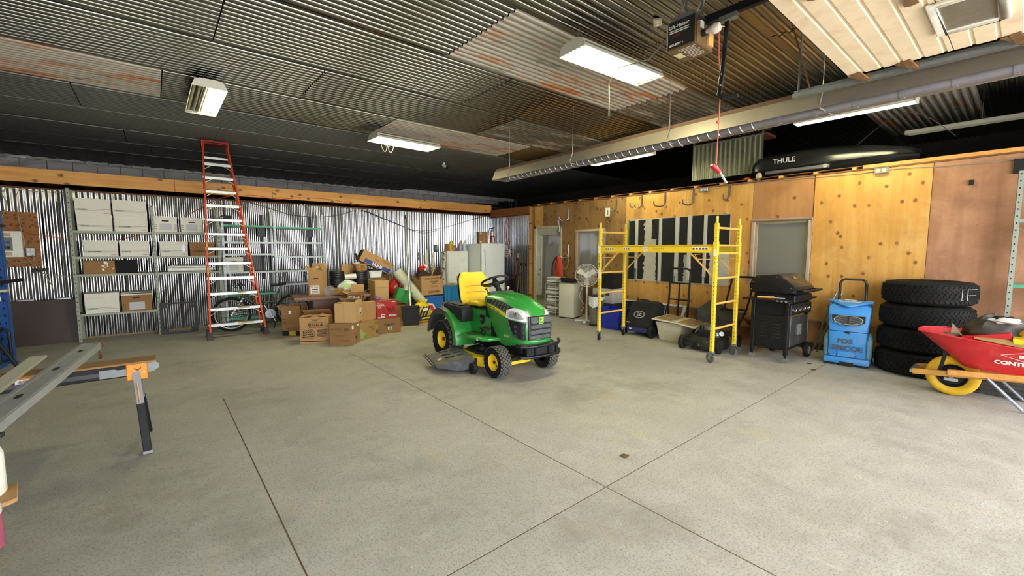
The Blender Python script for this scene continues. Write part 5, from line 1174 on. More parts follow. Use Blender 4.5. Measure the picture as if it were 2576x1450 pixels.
# roll of foam leaning, green bin, black bin, pole, bags
fr2 = thing('foam_roll', 'long roll of pale green foam sheet leaning down across the pile', 'roll', (0, 0, 0))
a, b = Vector((3.98, 8.62, 1.03)), Vector((4.42, 8.28, .33))
MB().cyl(a, b, .115, .10, 28, caps=False).build('roll', M('foam_pale', 'b9bb9f', .7, var=.04), fr2, smooth=60)
dd = (b-a).normalized(); u_, v_, _ = basis(dd)
for c_, s_ in ((a, 0), (b, 0)):
    mb = MB()
    for k in range(4):
        r_ = .09-.02*k; mb.tube([c_+u_*r_*math.cos(2*PI*i/20)+v_*r_*math.sin(2*PI*i/20) for i in range(20)], .006, 4, closed=True)
    mb.build('roll_edge', M('foam_edge', 'cdcdb6', .7), fr2)
MB().cyl(a+dd*.01, b-dd*.01, .10, .085, 20).build('inner_layers', M('foam_pale', 'b9bb9f'), fr2)
gbin = thing('green_bin', 'tilted bright green plastic recycling bin', 'bin', (3.90, 8.34, .42), rot=(0, R(24), R(-8)))
GP = M('bin_green', '1f8a35', .4, var=.06)
MB().loft([[(-.15*k, -.10*k, z), (.15*k, -.10*k, z), (.15*k, .10*k, z), (-.15*k, .10*k, z)] for k, z in ((.9, 0), (1.05, .26), (1.0, .26), (.86, .02))]).build('bin_body', GP, gbin, smooth=0); MB().bx(-.165, .165, -.115, -.10, .235, .265).build('bin_rim', GP, gbin, bevel=.004)
MB().bx(-.02, .1, -.05, .06, .2, .36).build('white_carton', WHITEP, gbin, bevel=.004)
one(MB().bx(-.16, .16, -.10, .10, 0, .36), 'storage_box', CARDD, 'carton beneath the tilted green bin', 'cardboard box', (3.88, 8.36, 0))
bb2 = thing('waste_bin', 'black plastic waste bin with pole standing in it', 'bin', (3.82, 7.70, 0.025), R(-22))
MB().loft([[(-.17*k, -.13*k, z), (.17*k, -.13*k, z), (.17*k, .13*k, z), (-.17*k, .13*k, z)] for k, z in ((.82, 0), (1.0, .35), (.96, .35), (.79, .01))]).build('bin_body', BLACKP, bb2, smooth=0); MB().tube([(-.175, -.135, .35), (.175, -.135, .35), (.175, .135, .35), (-.175, .135, .35)], .009, 6, closed=True).build('bin_rim', BLACKP, bb2)
pp = thing('metal_pole', 'tall galvanised pipe standing in the black waste bin', 'pole', (3.86, 7.75, .04))
MB().cyl((0, 0, 0), (.54, 1.28, 2.15), .026, n=14).build('pipe', ALU, pp, smooth=50); MB().cyl((.54, 1.28, 2.15), (.56, 1.33, 2.23), .018, n=10).cyl((.535, 1.27, 2.13), (.543, 1.29, 2.16), .033, n=14).build('pipe_end', STEEL, pp)
for i, (x, y, r_) in enumerate(((3.78, 7.78, .24), (4.14, 7.86, .21))):
    ws = thing('wood_slice', ('round wooden slice under the black waste bin' if i == 0 else 'round wooden slice under the yellow sack by the mower'), 'wood slice', (x, y, 0), 0, None)
    MB().cyl((0, 0, 0), (0, 0, .024), r_, n=28).build('slice', M('slice_wood', 'b5925e', .7, var=.1), ws, bevel=.004)
ws = one(MB().cyl((0, 0, 0), (0, 0, .022), .16, n=24), 'wood_slice', M('slice_wood', 'b5925e'), 'smaller wooden slice on the floor beyond the yellow sack', 'wood slice', (4.48, 8.0, 0), bevel=.004)
ysk = thing('fertiliser_sack', 'yellow and black fertiliser sack beside the black waste bin', 'sack', (4.16, 7.86, .024))
YS = M('sack_yellow', 'd6b81f', .35, var=.08); BS = M('sack_black', '1b1b1c', .35)
mb = MB(); crumple(mb, (0, 0, .20), .21, (.95, .55, 1.1), .07, seed=21); mb.build('sack', YS, ysk, smooth=50)
for k in range(3): MB().bar((-.13+.07*k, -.125, .12), (-.02+.06*k, -.125, .33), .035, .006, up=(0, 1, 0)).build('black_stripe', BS, ysk)
MB().prism([(-.19, -.05), (.19, -.03), (.19, .05), (-.19, .04)], -.13, -.122, lambda a, b, h: (a, h, b+.09)).build('black_panel', BS, ysk); plate(.2, .03, YS, ysk, (.02, -.1305, .095), 'f', 'printed_line', .04); plate(.12, .05, WPRINT, ysk, (.0, -.130, .27), 'f', 'printed_line', .1)
MB().loft([[(.0, .0, .38), (.02, .02, .38), (-.02, .02, .385)], [(-.12, -.05, .47), (-.08, .0, .49), (-.13, .02, .46)]]).loft([[(.0, .0, .38), (.02, .02, .38), (-.02, .02, .385)], [(.12, -.05, .46), (.08, .0, .47), (.13, .02, .44)]]).build('tied_ears', YS, ysk)
rs2 = thing('white_sack', 'slumped white and red sack leaning against the blue bin', 'sack', (4.48, 8.12, 0))
crumple(MB(), (0, 0, .17), .18, (.8, .5, 1.0), .08, seed=30).build('sack', BAGW, rs2, smooth=50); MB().prism([(-.1, 0), (.06, .0), (.02, .12), (-.06, .14)], -.088, -.08, lambda a, b, h: (a, h, b+.2)).build('red_panel', RP, rs2)
# boxes, totes and branches by the cabinet
BLT = M('tote_blue', '1f6f9e', .35, var=.06); BLB = M('bin_royal', '1d5fa8', .4, var=.06)
bbin = thing('blue_bin', 'blue plastic bin holding up the bathroom tissue carton', 'bin', (4.75, 8.65, 0))
MB().loft([[(-.25*k, -.18*k, z), (.25*k, -.18*k, z), (.25*k, .18*k, z), (-.25*k, .18*k, z)] for k, z in ((.85, 0), (1, .42), (1.06, .42), (1.06, .46))]).build('bin_body', BLB, bbin, smooth=0)
t = carton('bathroom tissue carton filled with branches and a basket', (4.47, 8.46), R(4), .56, .36, .45, CARD, [], base=.465, at='fl')
text('BATHROOM TISSUE 2 PLY', .042, INK, t, (.03, -.1807, .385), 'f', 0, .0015, .9); text('Papier hygienique', .03, INK, t, (.05, -.1807, .325), 'f', 0, .0008, .9); text('2 epaisseurs', .03, INK, t, (.05, -.1807, .285), 'f', 0, .0008, .9)
for k in range(2): plate(.18, .008, INKF, t, (.05, -.1807, .20+.025*k), 'f', 'printed_line')
text('LUXXEEN', .068, INK, t, (.05, -.1807, .09), 'f', 0, .002); plate(.56, .025, BLACKM, t, (0, -.1807, .012), 'f', 'printed_band')
wbk2 = thing('wicker_basket', 'tilted dark wicker basket with red bows in the tissue carton', 'basket', (4.58, 8.60, .93), rot=(R(10), R(25), 0))
WK = M('wicker_dark', '3b2a20', .8, var=.3, scale=40)
MB().loft([[(-.14*k, -.10*k, z), (.14*k, -.10*k, z), (.14*k, .10*k, z), (-.14*k, .10*k, z)] for k, z in ((.8, -.1), (1, .1), (.93, .1), (.75, -.08))]).build('basket_body', WK, wbk2, smooth=0); MB().tube([(-.14, -.1, .1), (.14, -.1, .1), (.14, .1, .1), (-.14, .1, .1)], .012, 6, closed=True).build('basket_rim', WK, wbk2)
MB().bx(-.06, .02, .02, .06, .06, .24).build('paper', WHITEP, wbk2)
rbw = thing('ribbon_bows', 'heap of shiny red ribbon bows in the dark wicker basket', 'ribbon', (4.53, 8.53, 1.06))
mb = MB(); rnd = random.Random(2)
for i in range(26):
    c_ = Vector((rnd.uniform(-.07, .06), rnd.uniform(-.03, .04), rnd.uniform(-.02, .07))); mb.box(c_, (.05, .02, .03), (rnd.uniform(0, 3), rnd.uniform(0, 3), rnd.uniform(0, 3)))
mb.build('bows', M('bow_red', 'c8201f', .35), rbw)['kind'] = 'stuff'
BIRCH = M('birch_bark', 'c2bba6', .8, var=.12, scale=12, dirt=('4a3f33', .8)); TWIG = M('twig_brown', '4d3626', .85, var=.25)
brs = [((4.70, 8.72, .6), (4.68, 8.74, 1.38), .035, 'short birch stick in the tissue carton beside the basket'), ((4.80, 8.74, .6), (4.80, 8.76, 1.50), .032, 'pale birch stick standing in the middle of the tissue carton'), ((4.92, 8.74, .6), (4.95, 8.76, 1.44), .03, 'pale birch stick at the twig end of the tissue carton')]
for a, b, r_, l in brs:
    bt = thing('birch_stick', l, 'branch', a); d_ = Vector(b)-Vector(a)
    MB().tube([d_*0, d_*.35+Vector((.01, 0, 0)), d_*.7-Vector((.012, 0, 0)), d_], [r_, r_, r_*.85, r_*.7], 10).build('stick', BIRCH, bt, smooth=60)
one(MB().bar((0, 0, 0), (.12, .02, .30), .05, .02), 'lath', M('lath_wood', 'b9a25c', .7), 'flat yellowish lath sticking out of the tissue carton', 'wood strip', (4.72, 8.55, .80))
tw = thing('twig_bundle', 'tangled bundle of brown vine twigs in the tissue carton', 'twigs', (4.92, 8.62, .80)); mb = MB(); rnd = random.Random(9)
for i in range(70):
    o_ = Vector((rnd.uniform(-.09, .08), rnd.uniform(-.07, .07), rnd.uniform(-.1, .05))); d_ = Vector((rnd.uniform(-.5, .5), rnd.uniform(-.5, .5), 1)).normalized()*rnd.uniform(.2, .42)
    mb.tube([o_, o_+d_*.5+Vector((rnd.uniform(-.05, .05), rnd.uniform(-.05, .05), 0)), o_+d_], .005, 4)
mb.build('twigs', TWIG, tw, smooth=0)['kind'] = 'stuff'
gp = thing('galvanised_post', 'galvanised signpost standing between the tissue carton and the white cabinet', 'post', (5.03, 8.56, 0))
MB().bx(-.02, .02, -.012, .012, 0, 1.45).build('post', GALV, gp, smooth=0); hl = MB()
for i in range(22): hl.bx(-.006, .006, -.013, -.0115, .05+.065*i, .07+.065*i)
hl.build('post_holes', HOLE, gp, smooth=0)['kind'] = 'stuff'; MB().bx(-.09, .09, -.05, .05, 0, .012).build('foot_plate', GALV, gp)
gxs = thing('grey_speaker', 'grey boxy fan heater under the blue tote', 'heater', (5.32, 8.68, 0)); MB().bx(-.28, .26, -.19, .19, 0, .30).build('body', M('heater_grey', '777b7b', .5), gxs, bevel=.015); MB().lathe([(.0, .002), (.10, .002), (.105, .012), (.11, .0)], (-.08, -.19, .15), (0, -1, 0), 24).build('grille', M('heater_dark', '4c4f50', .6), gxs)
bt2 = thing('blue_tote', 'teal blue storage tote full of wood shavings beside the cabinet', 'tote', (5.32, 8.68, .302))
MB().loft([[(-.27*k, -.20*k, z), (.27*k, -.20*k, z), (.27*k, .20*k, z), (-.27*k, .20*k, z)] for k, z in ((.88, 0), (1, .33), (1.06, .33), (1.06, .37), (1.0, .37), (.97, .30))]).build('tote_body', BLT, bt2, smooth=0)
for x in (-.17, -.06, .06, .17): MB().bx(x-.012, x+.012, -.205, -.186, .02, .32).build('rib', BLT, bt2, bevel=.004)
mb = MB(); rnd = random.Random(12)
for i in range(160): mb.tube([(Vector((rnd.uniform(-.24, .24), rnd.uniform(-.17, .17), .31+rnd.uniform(0, .08)))+Vector((.03*math.cos(k*1.3+i), .03*math.sin(k*1.1+i), .01*k))) for k in range(3)], .004, 3)
mb.build('shavings', M('shavings', 'b9ab82', .9, var=.2), bt2, smooth=0)['kind'] = 'stuff'
blog = thing('birch_branch', 'tall birch branch standing in the blue tote against the cabinet', 'branch', (5.15, 8.66, .60))
MB().tube([(0, 0, 0), (.02, .02, .25), (.0, .03, .45), (.05, .03, .65), (.06, .04, .84)], [.045, .042, .04, .036, .03], 12).build('branch', BIRCH, blog, smooth=60)
for z in (.2, .45, .66, .8): MB().cyl((.02, 0, z), (-.04, -.03, z+.03), .016, .01, 8).build('knot', TWIG, blog)
for z, x in ((1.32, 4.9), (1.53, 5.42)):
    wo_ = thing('wall_switch', 'small grey switch box on the galvanised wall, ' + ('above the wicker basket' if x < 5 else 'beside the white cabinet'), 'switch', (x+.35, 10.06, z)); MB().bx(-.04, .04, 0, .03, -.1, .1).build('box', GALV, wo_, bevel=.005); MB().bx(-.012, .012, -.006, 0, -.02, .02).build('toggle', WHITEP, wo_)
# white cabinet, fridge and what stands on them
cb_ = thing('metal_cabinet', 'white two door metal cabinet with cleaning bottles on top', 'cabinet', (5.825, 9.23, 0))
CW = M('cabinet_white', 'dfe1d6', .45, var=.03, dirt=('9a9a88', .3))
MB().bx(-.30, .30, -.13, .14, .04, 1.46).build('cabinet_body', CW, cb_, bevel=.004); MB().bx(-.28, .28, -.11, .12, 0, .04).build('plinth', BLACKP, cb_)
for s_ in (-1, 1): 
    dr = MB().bx(*sorted((s_*.003, s_*.285)), -.145, -.131, .06, 1.44).build('door', CW, cb_, bevel=.003); MB().bx(*sorted((s_*.03, s_*.05)), -.155, -.145, .72, .84).build('handle', CHROME, dr)
fg = thing('refrigerator', 'white single door upright refrigerator in the corner', 'refrigerator', (6.55, 8.93, 0))
FW = M('fridge_white', 'e0e3e3', .35, var=.02)
MB().bx(-.36, .36, -.27, .32, .03, 1.64).build('fridge_body', FW, fg, bevel=.008); MB().bx(-.34, .34, -.25, .3, 0, .03).build('plinth', BLACKP, fg)
dr = MB().bx(-.36, .36, -.345, -.278, .10, 1.65).build('door', FW, fg, bevel=.014, seg=2)
MB().tube([(-.29, -.345, 1.50), (-.28, -.38, 1.47), (-.265, -.40, 1.2), (-.275, -.385, .95), (-.29, -.345, .90)], .018, 10).build('handle', FW, dr, smooth=60)
plate(.03, .012, INK, dr, (.28, -.3455, 1.585), 'f', 'badge'); MB().bx(-.36, .36, -.28, -.276, .1, 1.645).build('door_gasket', M('gasket', '8b8d8b', .6), fg)
t = carton('plain brown carton on top of the refrigerator', (6.62, 8.92), R(-22), .24, .24, .30, CARDD, None, base=1.65)
plate(.05, .05, M('box_tape', 'b8955e'), t, (-.06, -.1207, .26), 'f', 'tape'); plate(.05, .06, M('box_tape', 'b8955e'), t, (-.06, -.1207, .04), 'f', 'tape'); plate(.004, .3, M('box_tape', 'b8955e'), t, (.02, -.1207, .15), 'f', 'carton_seam')
ex = thing('fire_extinguisher', 'red and silver fire extinguisher standing on the refrigerator', 'fire extinguisher', (6.72, 8.86, 1.65))
MB().lathe([(.045, 0), (.05, .005), (.05, .20)], n=20).build('cylinder', M('ext_red', '8e1a1c', .35), ex); MB().lathe([(.05, .20), (.05, .30), (.04, .33), (.022, .345), (.022, .37)], n=20).build('shoulder', ALU, ex, smooth=50); plate(.05, .12, WPRINT, ex, (.0, -.0515, .10), 'f'); MB().cyl((0, 0, .005), (0, 0, .035), .0508, n=20).build('bottom_band', M('band_pale', 'c7a99a', .5), ex)
MB().bar((-.02, 0, .375), (.10, .02, .40), .02, .012).bar((-.02, 0, .39), (.09, .02, .425), .018, .01).bx(-.02, .02, -.02, .02, .365, .395).build('valve_handle', BLACKM, ex); MB().tube(spl([(-.02, 0, .385), (-.09, 0, .37), (-.125, -.01, .25), (-.13, -.01, .12)]), .009, 8).build('hose', BLACKP, ex)
one(crumple(MB(), (0, 0, .11), .11, (.55, .5, 1.0), .12, seed=40), 'black_bag', M('black_bag', '1a1a1d', .5), 'black bundle beside the extinguisher on the refrigerator', 'bag', (6.83, 8.98, 1.65), smooth=60)
def jug(label, loc, body, cap, h=.24, r=.06, sq=.75, fill=None):
    t = thing('bottle', label, 'bottle', loc, R(10))
    MB().loft([[(r*k*math.cos(2*PI*i/14), r*sq*k*math.sin(2*PI*i/14), z*h) for i in range(14)] for k, z in ((.9, 0), (1, .03), (1, .6), (.85, .75), (.45, .88), (.3, .93), (.3, .97))]).build('bottle_body', body, t, smooth=50)
    MB().cyl((0, 0, h*.955), (0, 0, h*1.04), r*.34, n=10).build('cap', cap, t); MB().tube([(r*.3, 0, h*.9), (r*.75, 0, h*.85), (r*.8, 0, h*.6), (r*.95, 0, h*.55)], r*.12, 6).build('handle', body, t)
    if fill: plate(r*1.1, h*.35, fill, t, (0, -r*sq*1.02, h*.33), 'f')
    return t
jug('yellow oil jug on the white cabinet', (5.66, 9.13, 1.46), M('jug_yellow', 'b7a64a', .35), WHITEP, .28, .065, fill=M('label_amber', 'b07a2c', .5))
jug('small amber bottle in front of the yellow jug on the cabinet', (5.73, 9.07+.03, 1.46), M('jug_amber', 'a56b2c', .3), BLACKP, .14, .035)
jug('spray bottle of purple cleaner on the white cabinet', (5.93, 9.12, 1.46), M('jug_lilac', '9d93a8', .3), M('cap_pink', 'c98f8f', .4), .24, .05)
jug('red windshield washer jug behind the purple cleaner', (6.00, 9.24, 1.46), M('jug_red', 'b0221e', .35), M('cap_red', '8e1c1c', .4), .26, .06)
jug('pale blue white vinegar jug at the cabinet edge', (6.06, 9.14, 1.46), M('jug_pale', 'b9c4c6', .25), WHITEP, .27, .06, fill=M('label_teal', '8fb0a8', .5))
one(MB().bx(-.045, .045, -.05, .05, 0, .18), 'small_carton', CARDD, 'small brown carton at the outer end of the cabinet top', 'cardboard box', (5.56, 9.16, 1.46), R(20))
t = one(crumple(MB(), (0, 0, .045), .05, (1, .7, .9), .1, seed=50), 'cloth_ball', M('cloth_blue', '56688a', .9), 'crumpled blue cloth between the jugs on the cabinet', 'cloth', (5.82, 9.10, 1.46), smooth=60)

one(MB().ball((0, 0, .035), .05, 12, 8, (1.2, 1, .8)), 'purple_ornament', M('ornament_purple', '7a5a8c', .3), 'shiny purple ornament lying on top of the red bottle carton', 'ornament', (3.06, 7.47, .585), smooth=60)
lc_ = thing('black_case', 'black case lying in the dark loft above the far wall corner', 'case', (8.75, 12.0, 2.766)); MB().bx(-.45, .45, -.25, .25, 0, .26).build('body', BLACKP, lc_, bevel=.04, seg=2); MB().tube([(-.12, -.255, .12), (-.1, -.29, .12), (.1, -.29, .12), (.12, -.255, .12)], .012, 6).build('handle', BLACKM, lc_)
lt2 = thing('dark_tower', 'tall dark box with two pale strips in the loft beside the black case', 'box', (9.75, 12.0, 2.766)); MB().bx(-.22, .22, -.2, .2, 0, .42).build('body', BLACKP, lt2, bevel=.01)
for x in (-.06, .04): MB().bx(x, x+.03, -.212, -.2, .02, .38).build('strip', GALV, lt2)
# ------------------------------------------------------------------ yellow rolling scaffold
SYW = M('scaffold_yellow', 'dfc02c', .45, var=.06, dirt=('a97f3a', .2)); SYL = M('scaffold_rung', 'd7ab55', .5, var=.06)
sf = thing('rolling_scaffold', 'yellow steel rolling scaffold standing along the plywood wall', 'scaffold', (5.945, 3.54, 0))
PX, PY = .335, .94
for sx in (-1, 1):
    for sy in (-1, 1):
        x, y = sx*PX, sy*PY
        p = MB().bx(x-.024, x+.024, y-.024, y+.024, .155, 1.84).build('post', SYW, sf, bevel=.006)
        MB().cyl((x, y, 1.84), (x, y, 1.93), .017, n=10).build('coupling_pin', SYW, p)
        hl = MB()
        for i in range(30): hl.cyl((x-.0245, y, .22+.053*i), (x-.0235, y, .22+.053*i), .006, n=6).cyl((x, y-.0245, .22+.053*i), (x, y-.0235, .22+.053*i), .006, n=6)
        hl.build('post_holes', HOLE, p, smooth=0)['kind'] = 'stuff'
        cs = MB().bx(x-.03, x+.03, y-.03, y+.03, .135, .158).build('caster', GALV, sf, bevel=.003)
        a = R(25 if sy > 0 else 75); u = Vector((math.cos(a), math.sin(a), 0)); v = Vector((-math.sin(a), math.cos(a), 0)); c_ = Vector((x, y, .062))+u*.02
        MB().cyl(c_-v*.016, c_+v*.016, .062, n=20).build('caster_wheel', RUBBER if sy > 0 else DUST, cs, bevel=.004)
        MB().cyl(c_-v*.018, c_+v*.018, .028, n=12).build('wheel_hub', STEEL, cs)
        fk = MB()
        for s_ in (-1, 1): fk.loft([[tuple(Vector((x, y, .14))+u*q+v*s_*.024) for q in (-.035, .035)]+[tuple(Vector((x, y, .14))+u*q+v*s_*.021) for q in (.035, -.035)], [tuple(c_+u*q+v*s_*.024-Vector((0, 0, .01))) for q in (-.012, .012)]+[tuple(c_+u*q+v*s_*.021-Vector((0, 0, .01))) for q in (.012, -.012)]])
        fk.bar(Vector((x, y, .13))-u*.03, Vector((x, y, .115))-u*.10, .025, .006).build('caster_fork', GALV, cs)
for sy in (-1, 1):
    for z in (.45, .785, 1.12, 1.45, 1.78): MB().cyl((-PX+.02, sy*PY, z), (PX-.02, sy*PY, z), .015, n=10).build('rung', SYL, sf)
    MB().cyl((-PX+.02, sy*PY, 1.555), (PX-.02, sy*PY, 1.555), .012, n=10).build('rung', SYL, sf)
for sx in (-1, 1):
    x = sx*PX
    b_ = MB().prism([(0, 1.455), (sx*.03, 1.455), (sx*.03, 1.462), (sx*.007, 1.468), (sx*.007, 1.55), (sx*.03, 1.556), (sx*.03, 1.565), (0, 1.565)], -PY+.03, PY-.03, lambda a, b, h: (x+a, h, b)).build('side_rail', SYW, sf)
    for sy in (-1, 1):
        MB().bar((x, sy*(PY-.35), 1.455), (x, sy*(PY-.02), 1.14), .012, .028, up=(1, 0, 0)).build('corner_brace', SYL, sf)
        MB().tube([(x, sy*(PY-.02), 1.37), (x, sy*(PY-.25), 1.37), (x, sy*(PY-.28), 1.43), (x, sy*(PY-.20), 1.44)], .007, 6).build('spring_lock', SYL, sf)
        MB().bx(x-.028, x+.028, sy*PY-.028, sy*PY+.028, 1.42, 1.60).build('rail_socket', SYW, sf, bevel=.004)
MB().bx(-.30, .30, -PY+.05, PY-.05, 1.535, 1.553).build('deck', M('scaffold_deck', '9a7a4a', .8, var=.15), sf)
fx = ((0, -1, 0), (0, 0, 1), (-1, 0, 0)); xf = -PX-.0078
for y, w, nl in ((.75, .17, 4), (.43, .12, 3), (-.73, .22, 5)):
    plate(w, .04, WPRINT, sf, (xf+.008-.009, y, 1.51), fx)
    for k in range(nl): plate(w/nl*.7, .026, INKF, sf, (xf-.0019, y-w/2+w/nl*(k+.5), 1.51), fx, 'printed_block')
for s_ in (.16, .10): pass
MB().lathe([(.0, 0), (.05, 0), (.05, .0015), (0, .0015)], (xf, .10, 1.51), (-1, 0, 0), 24).build('oval_badge', M('badge_white', 'd9d2b0', .5), sf)
plate(.085, .012, INK, sf, (xf-.0022, .10, 1.51), fx, 'printed_line'); plate(.07, .006, WPRINT, sf, (xf-.0032, .10, 1.51), fx, 'printed_line')
for k in range(6): MB().tube([(xf-.002, -.03-.032*k+.008*math.cos(i*1.3), 1.51+.009*math.sin(i*1.3+k)) for i in range(5)], .002, 4).build('pen_scribble', INKF, sf)
plate(.035, .12, WPRINT, sf, (-PX-.0285, .94, 1.50), fx); plate(.03, .09, WPRINT, sf, (-PX-.0285, -.94, 1.46), fx); plate(.025, .035, GRN, sf, (-PX-.0245, .94, 1.26), fx); plate(.03, .2, M('bright_yellow_tape', 'e3c220', .5), sf, (-PX-.0245, -.94, 1.20), fx)
plate(.025, .15, WPRINT, sf, (-PX-.0243, .94, 1.10), fx)
# ------------------------------------------------------------------ wall pieces: painted test board, hooks, outlets, wires
pbd = thing('painted_board', 'big wall board with black and white painted stripes and battens behind the scaffold', 'board', (E, 0, 0))
WB = M('board_offwhite', 'b9b6a8', .6, var=.05, dirt=('a08a5c', .3)); BP = M('black_paint', '17181a', .55, var=.2); BAT = M('batten_white', 'c3c1b3', .5, var=.04); GT = M('green_tape', '3f7f5a', .6)
MB().bx(-.012, -.001, 3.29, 5.34, .87, 2.11).build('backing_board', WB, pbd)
def yv(px): return 5.335-(px-440)/(1228-440)*(5.335-3.29)
rnd = random.Random(4)
def paint(y0, y1, z0, z1, jl=0, jr=0):
    n = 26; L_, R_ = [], []
    for i in range(n+1):
        z = z0+(z1-z0)*i/n; L_.append((y0+rnd.uniform(-jl, jl), z)); R_.append((y1+rnd.uniform(-jr, jr), z))
    mb = MB(); P = [(-.0125, y, z) for y, z in L_]+[(-.0125, y, z) for y, z in R_]+[(-.0145, y, z) for y, z in L_]+[(-.0145, y, z) for y, z in R_]
    m = n+1; F = []
    for i in range(n): F += [(2*m+i, 2*m+i+1, 3*m+i+1, 3*m+i), (i, m+i, m+i+1, i+1), (i, i+1, 2*m+i+1, 2*m+i), (m+i, 3*m+i, 3*m+i+1, m+i+1)]
    mb.add(P, F).build('black_stripe', BP, pbd, smooth=0)
paint(yv(505), yv(447), .89, 2.08); paint(yv(583), yv(530), .90, 2.09, .03, 0); paint(yv(710), yv(650), 1.70, 2.09, 0, .015); paint(yv(710), yv(688), .89, 1.70, 0, .01); paint(yv(838), yv(736), .88, 2.10)
paint(yv(934), yv(872), 1.40, 2.10, .004, 0); paint(yv(912), yv(872), .90, 1.40, .012, 0); paint(yv(1052), yv(968), .885, 2.11, .004, .006); paint(yv(1225), yv(1076), 1.55, 2.10); paint(yv(1095), yv(1068), .89, 1.55, .02, 0)
for px, z0, z1 in ((516, 1.12, 2.10), (722, .89, 2.10), (853, 1.05, 2.11), (948, .93, 2.12), (1064, 1.0, 2.12)):
    y = yv(px); MB().bx(-.034, -.0125, y-.028, y+.028, z0, z1).build('batten', BAT, pbd, bevel=.003)
for px, z0, z1 in ((443, .88, 2.1), (513, .86, 1.1), (700, .86, .95), (735, 1.95, 2.1), (845, .86, 1.0)): MB().bx(-.0135, -.012, yv(px)-.012, yv(px)+.012, z0, z1).build('green_tape', GT, pbd, smooth=0)
HK = M('hook_grey', '5d5c58', .45, .5, dirt=('7a5a40', .4))
def hook(label, y, zt, zb, out=.2):
    t = thing('bicycle_hook', label, 'hook', (E-.002, y, 0))
    MB().bx(-.008, 0, -.016, .016, zb+.06, zt).build('hook_plate', HK, t); MB().tube(spl([(-.012, 0, zt-.06), (-.012, 0, zb+.06), (-.04, .03, zb), (-.10, out*.65, zb), (-.12, out*.95, zb+.03), (-.12, out, zb+.10)]), .013, 8).build('hook_arm', HK, t)
    for z in (zt-.03, zt-.08, zt-.13): MB().cyl((-.008, 0, z), (-.012, 0, z), .006, n=6).build('screw', STEEL, t)
    return t
hook('grey utility hook high on the wall over the small window side, holding a white bracket', 5.66, 2.56, 2.33, .2); hook('grey utility hook with a tape roll, above the painted board edge', 5.04, 2.58, 2.34, .2); hook('grey utility hook above the middle of the painted board', 4.53, 2.60, 2.33, .17); hook('grey utility hook above the third batten of the painted board', 3.97, 2.60, 2.31, .14); hook('grey utility hook near the wall outlet above the scaffold end', 3.33, 2.60, 2.34, .05)
wbr = thing('white_bracket', 'white plastic bracket hanging on the first wall hook', 'bracket', (E-.12, 5.80, 2.20))
for (a, b, c_, d_) in ((-.05, -.02, 0, .18), (.02, .05, 0, .18), (-.02, .02, 0, .03), (-.02, .02, .13, .18)): MB().bx(-.015, .015, a, b, c_, d_).build('side', WHITEP, wbr, bevel=.004)
one(MB().lathe([(.03, -.02), (.06, -.02), (.06, .02), (.03, .02), (.03, -.02)], (0, 0, 0), (1, .2, 0), 20, caps=False), 'tape_roll', M('tape_tan', 'b39b6a', .5), 'tan roll of tape hanging on the second wall hook', 'tape roll', (E-.10, 5.12, 2.36))
def outlet(label, y, z):
    t = thing('wall_outlet', label, 'outlet', (E-.001, y, z)); MB().bx(-.045, 0, -.075, .075, -.04, .04).build('box', GALV, t, bevel=.006)
    for s_ in (-1, 1): MB().cyl((-.045, s_*.032, 0), (-.05, s_*.032, 0), .025, n=14).build('socket', M('outlet_ivory', 'c9c0a4', .5), t)
outlet('metal double outlet at the wall top above the yellow plywood', 1.345, 2.555); outlet('metal double outlet at the wall top above the painted board', 3.77, 2.555)
WIRE = M('wire_grey', '8d8a80', .5)
one(MB().tube(spl([(E-.008, 3.7, 2.55), (E-.008, 3.2, 2.58), (E-.008, 2.4, 2.57), (E-.008, 1.65, 2.55), (E-.01, 1.42, 2.56)]), .005, 5), 'cable', WIRE, 'grey cable stapled between the two wall top outlets', 'cable')
one(MB().tube(spl([(E-.01, 1.27, 2.56), (E-.008, 1.0, 2.55), (E-.008, .8, 2.53), (E-.008, .3, 2.52), (E-.008, -.5, 2.52)]), .005, 5), 'cable', WIRE, 'grey cable stapled along the reddish plywood', 'cable')
one(MB().bx(-.03, 0, -.02, .02, -.03, .03), 'junction_hole', HOLE, 'small dark square cut-out plate in the reddish plywood', 'plate', (E-.0, .50, 2.30))
# hooks round the door, vest, hose
def jh(label, y, z, h=.22, r_=.1):
    t = thing('wall_hook', label, 'hook', (E-.002, y, z)); MB().bx(-.01, 0, -.018, .018, 0, h).build('plate', STEEL, t, bevel=.003); MB().tube(spl([(-.01, 0, .03), (-.05, .02, -.01), (-.10, r_*.7, -.02), (-.14, r_, .01), (-.15, r_+.02, .08)]), .014, 8).build('arm', STEEL, t)
    return t
jh('shiny steel hook high between the door and small window', 7.03, 2.20, .26, .14); jh('shiny steel hook low between the door and small window', 7.02, 1.32, .30, .12)
bs = thing('steel_bracket', 'folded steel bicycle bracket hanging over the door corner', 'bracket', (E-.025, 7.32, 1.92))
MB().tube([(0, 0, .25), (0, -.02, .10), (-.10, -.12, .12), (-.12, -.14, .0), (-.02, .0, -.10), (.0, .06, .02), (0, -.02, .10)], .014, 8).build('bracket_rod', STEEL, bs); MB().bx(-.02, .02, -.03, .03, .18, .30).build('bracket_plate', STEEL, bs)
vt = thing('safety_vest', 'orange red safety vest hanging over the door edge', 'vest', (E-.10, 7.21, .66))
VR = M('vest_orange', 'b83c22', .7, var=.1)
MB().grid(10, 14, lambda u, v: (-.04-.05*math.sin(u*9+v*2)*.35-.05*math.sin(PI*u), (.5-u)*(.17+.17*(1-v)**.8), .02+.66*v)).build('cloth', VR, vt, solid=.006, smooth=60)
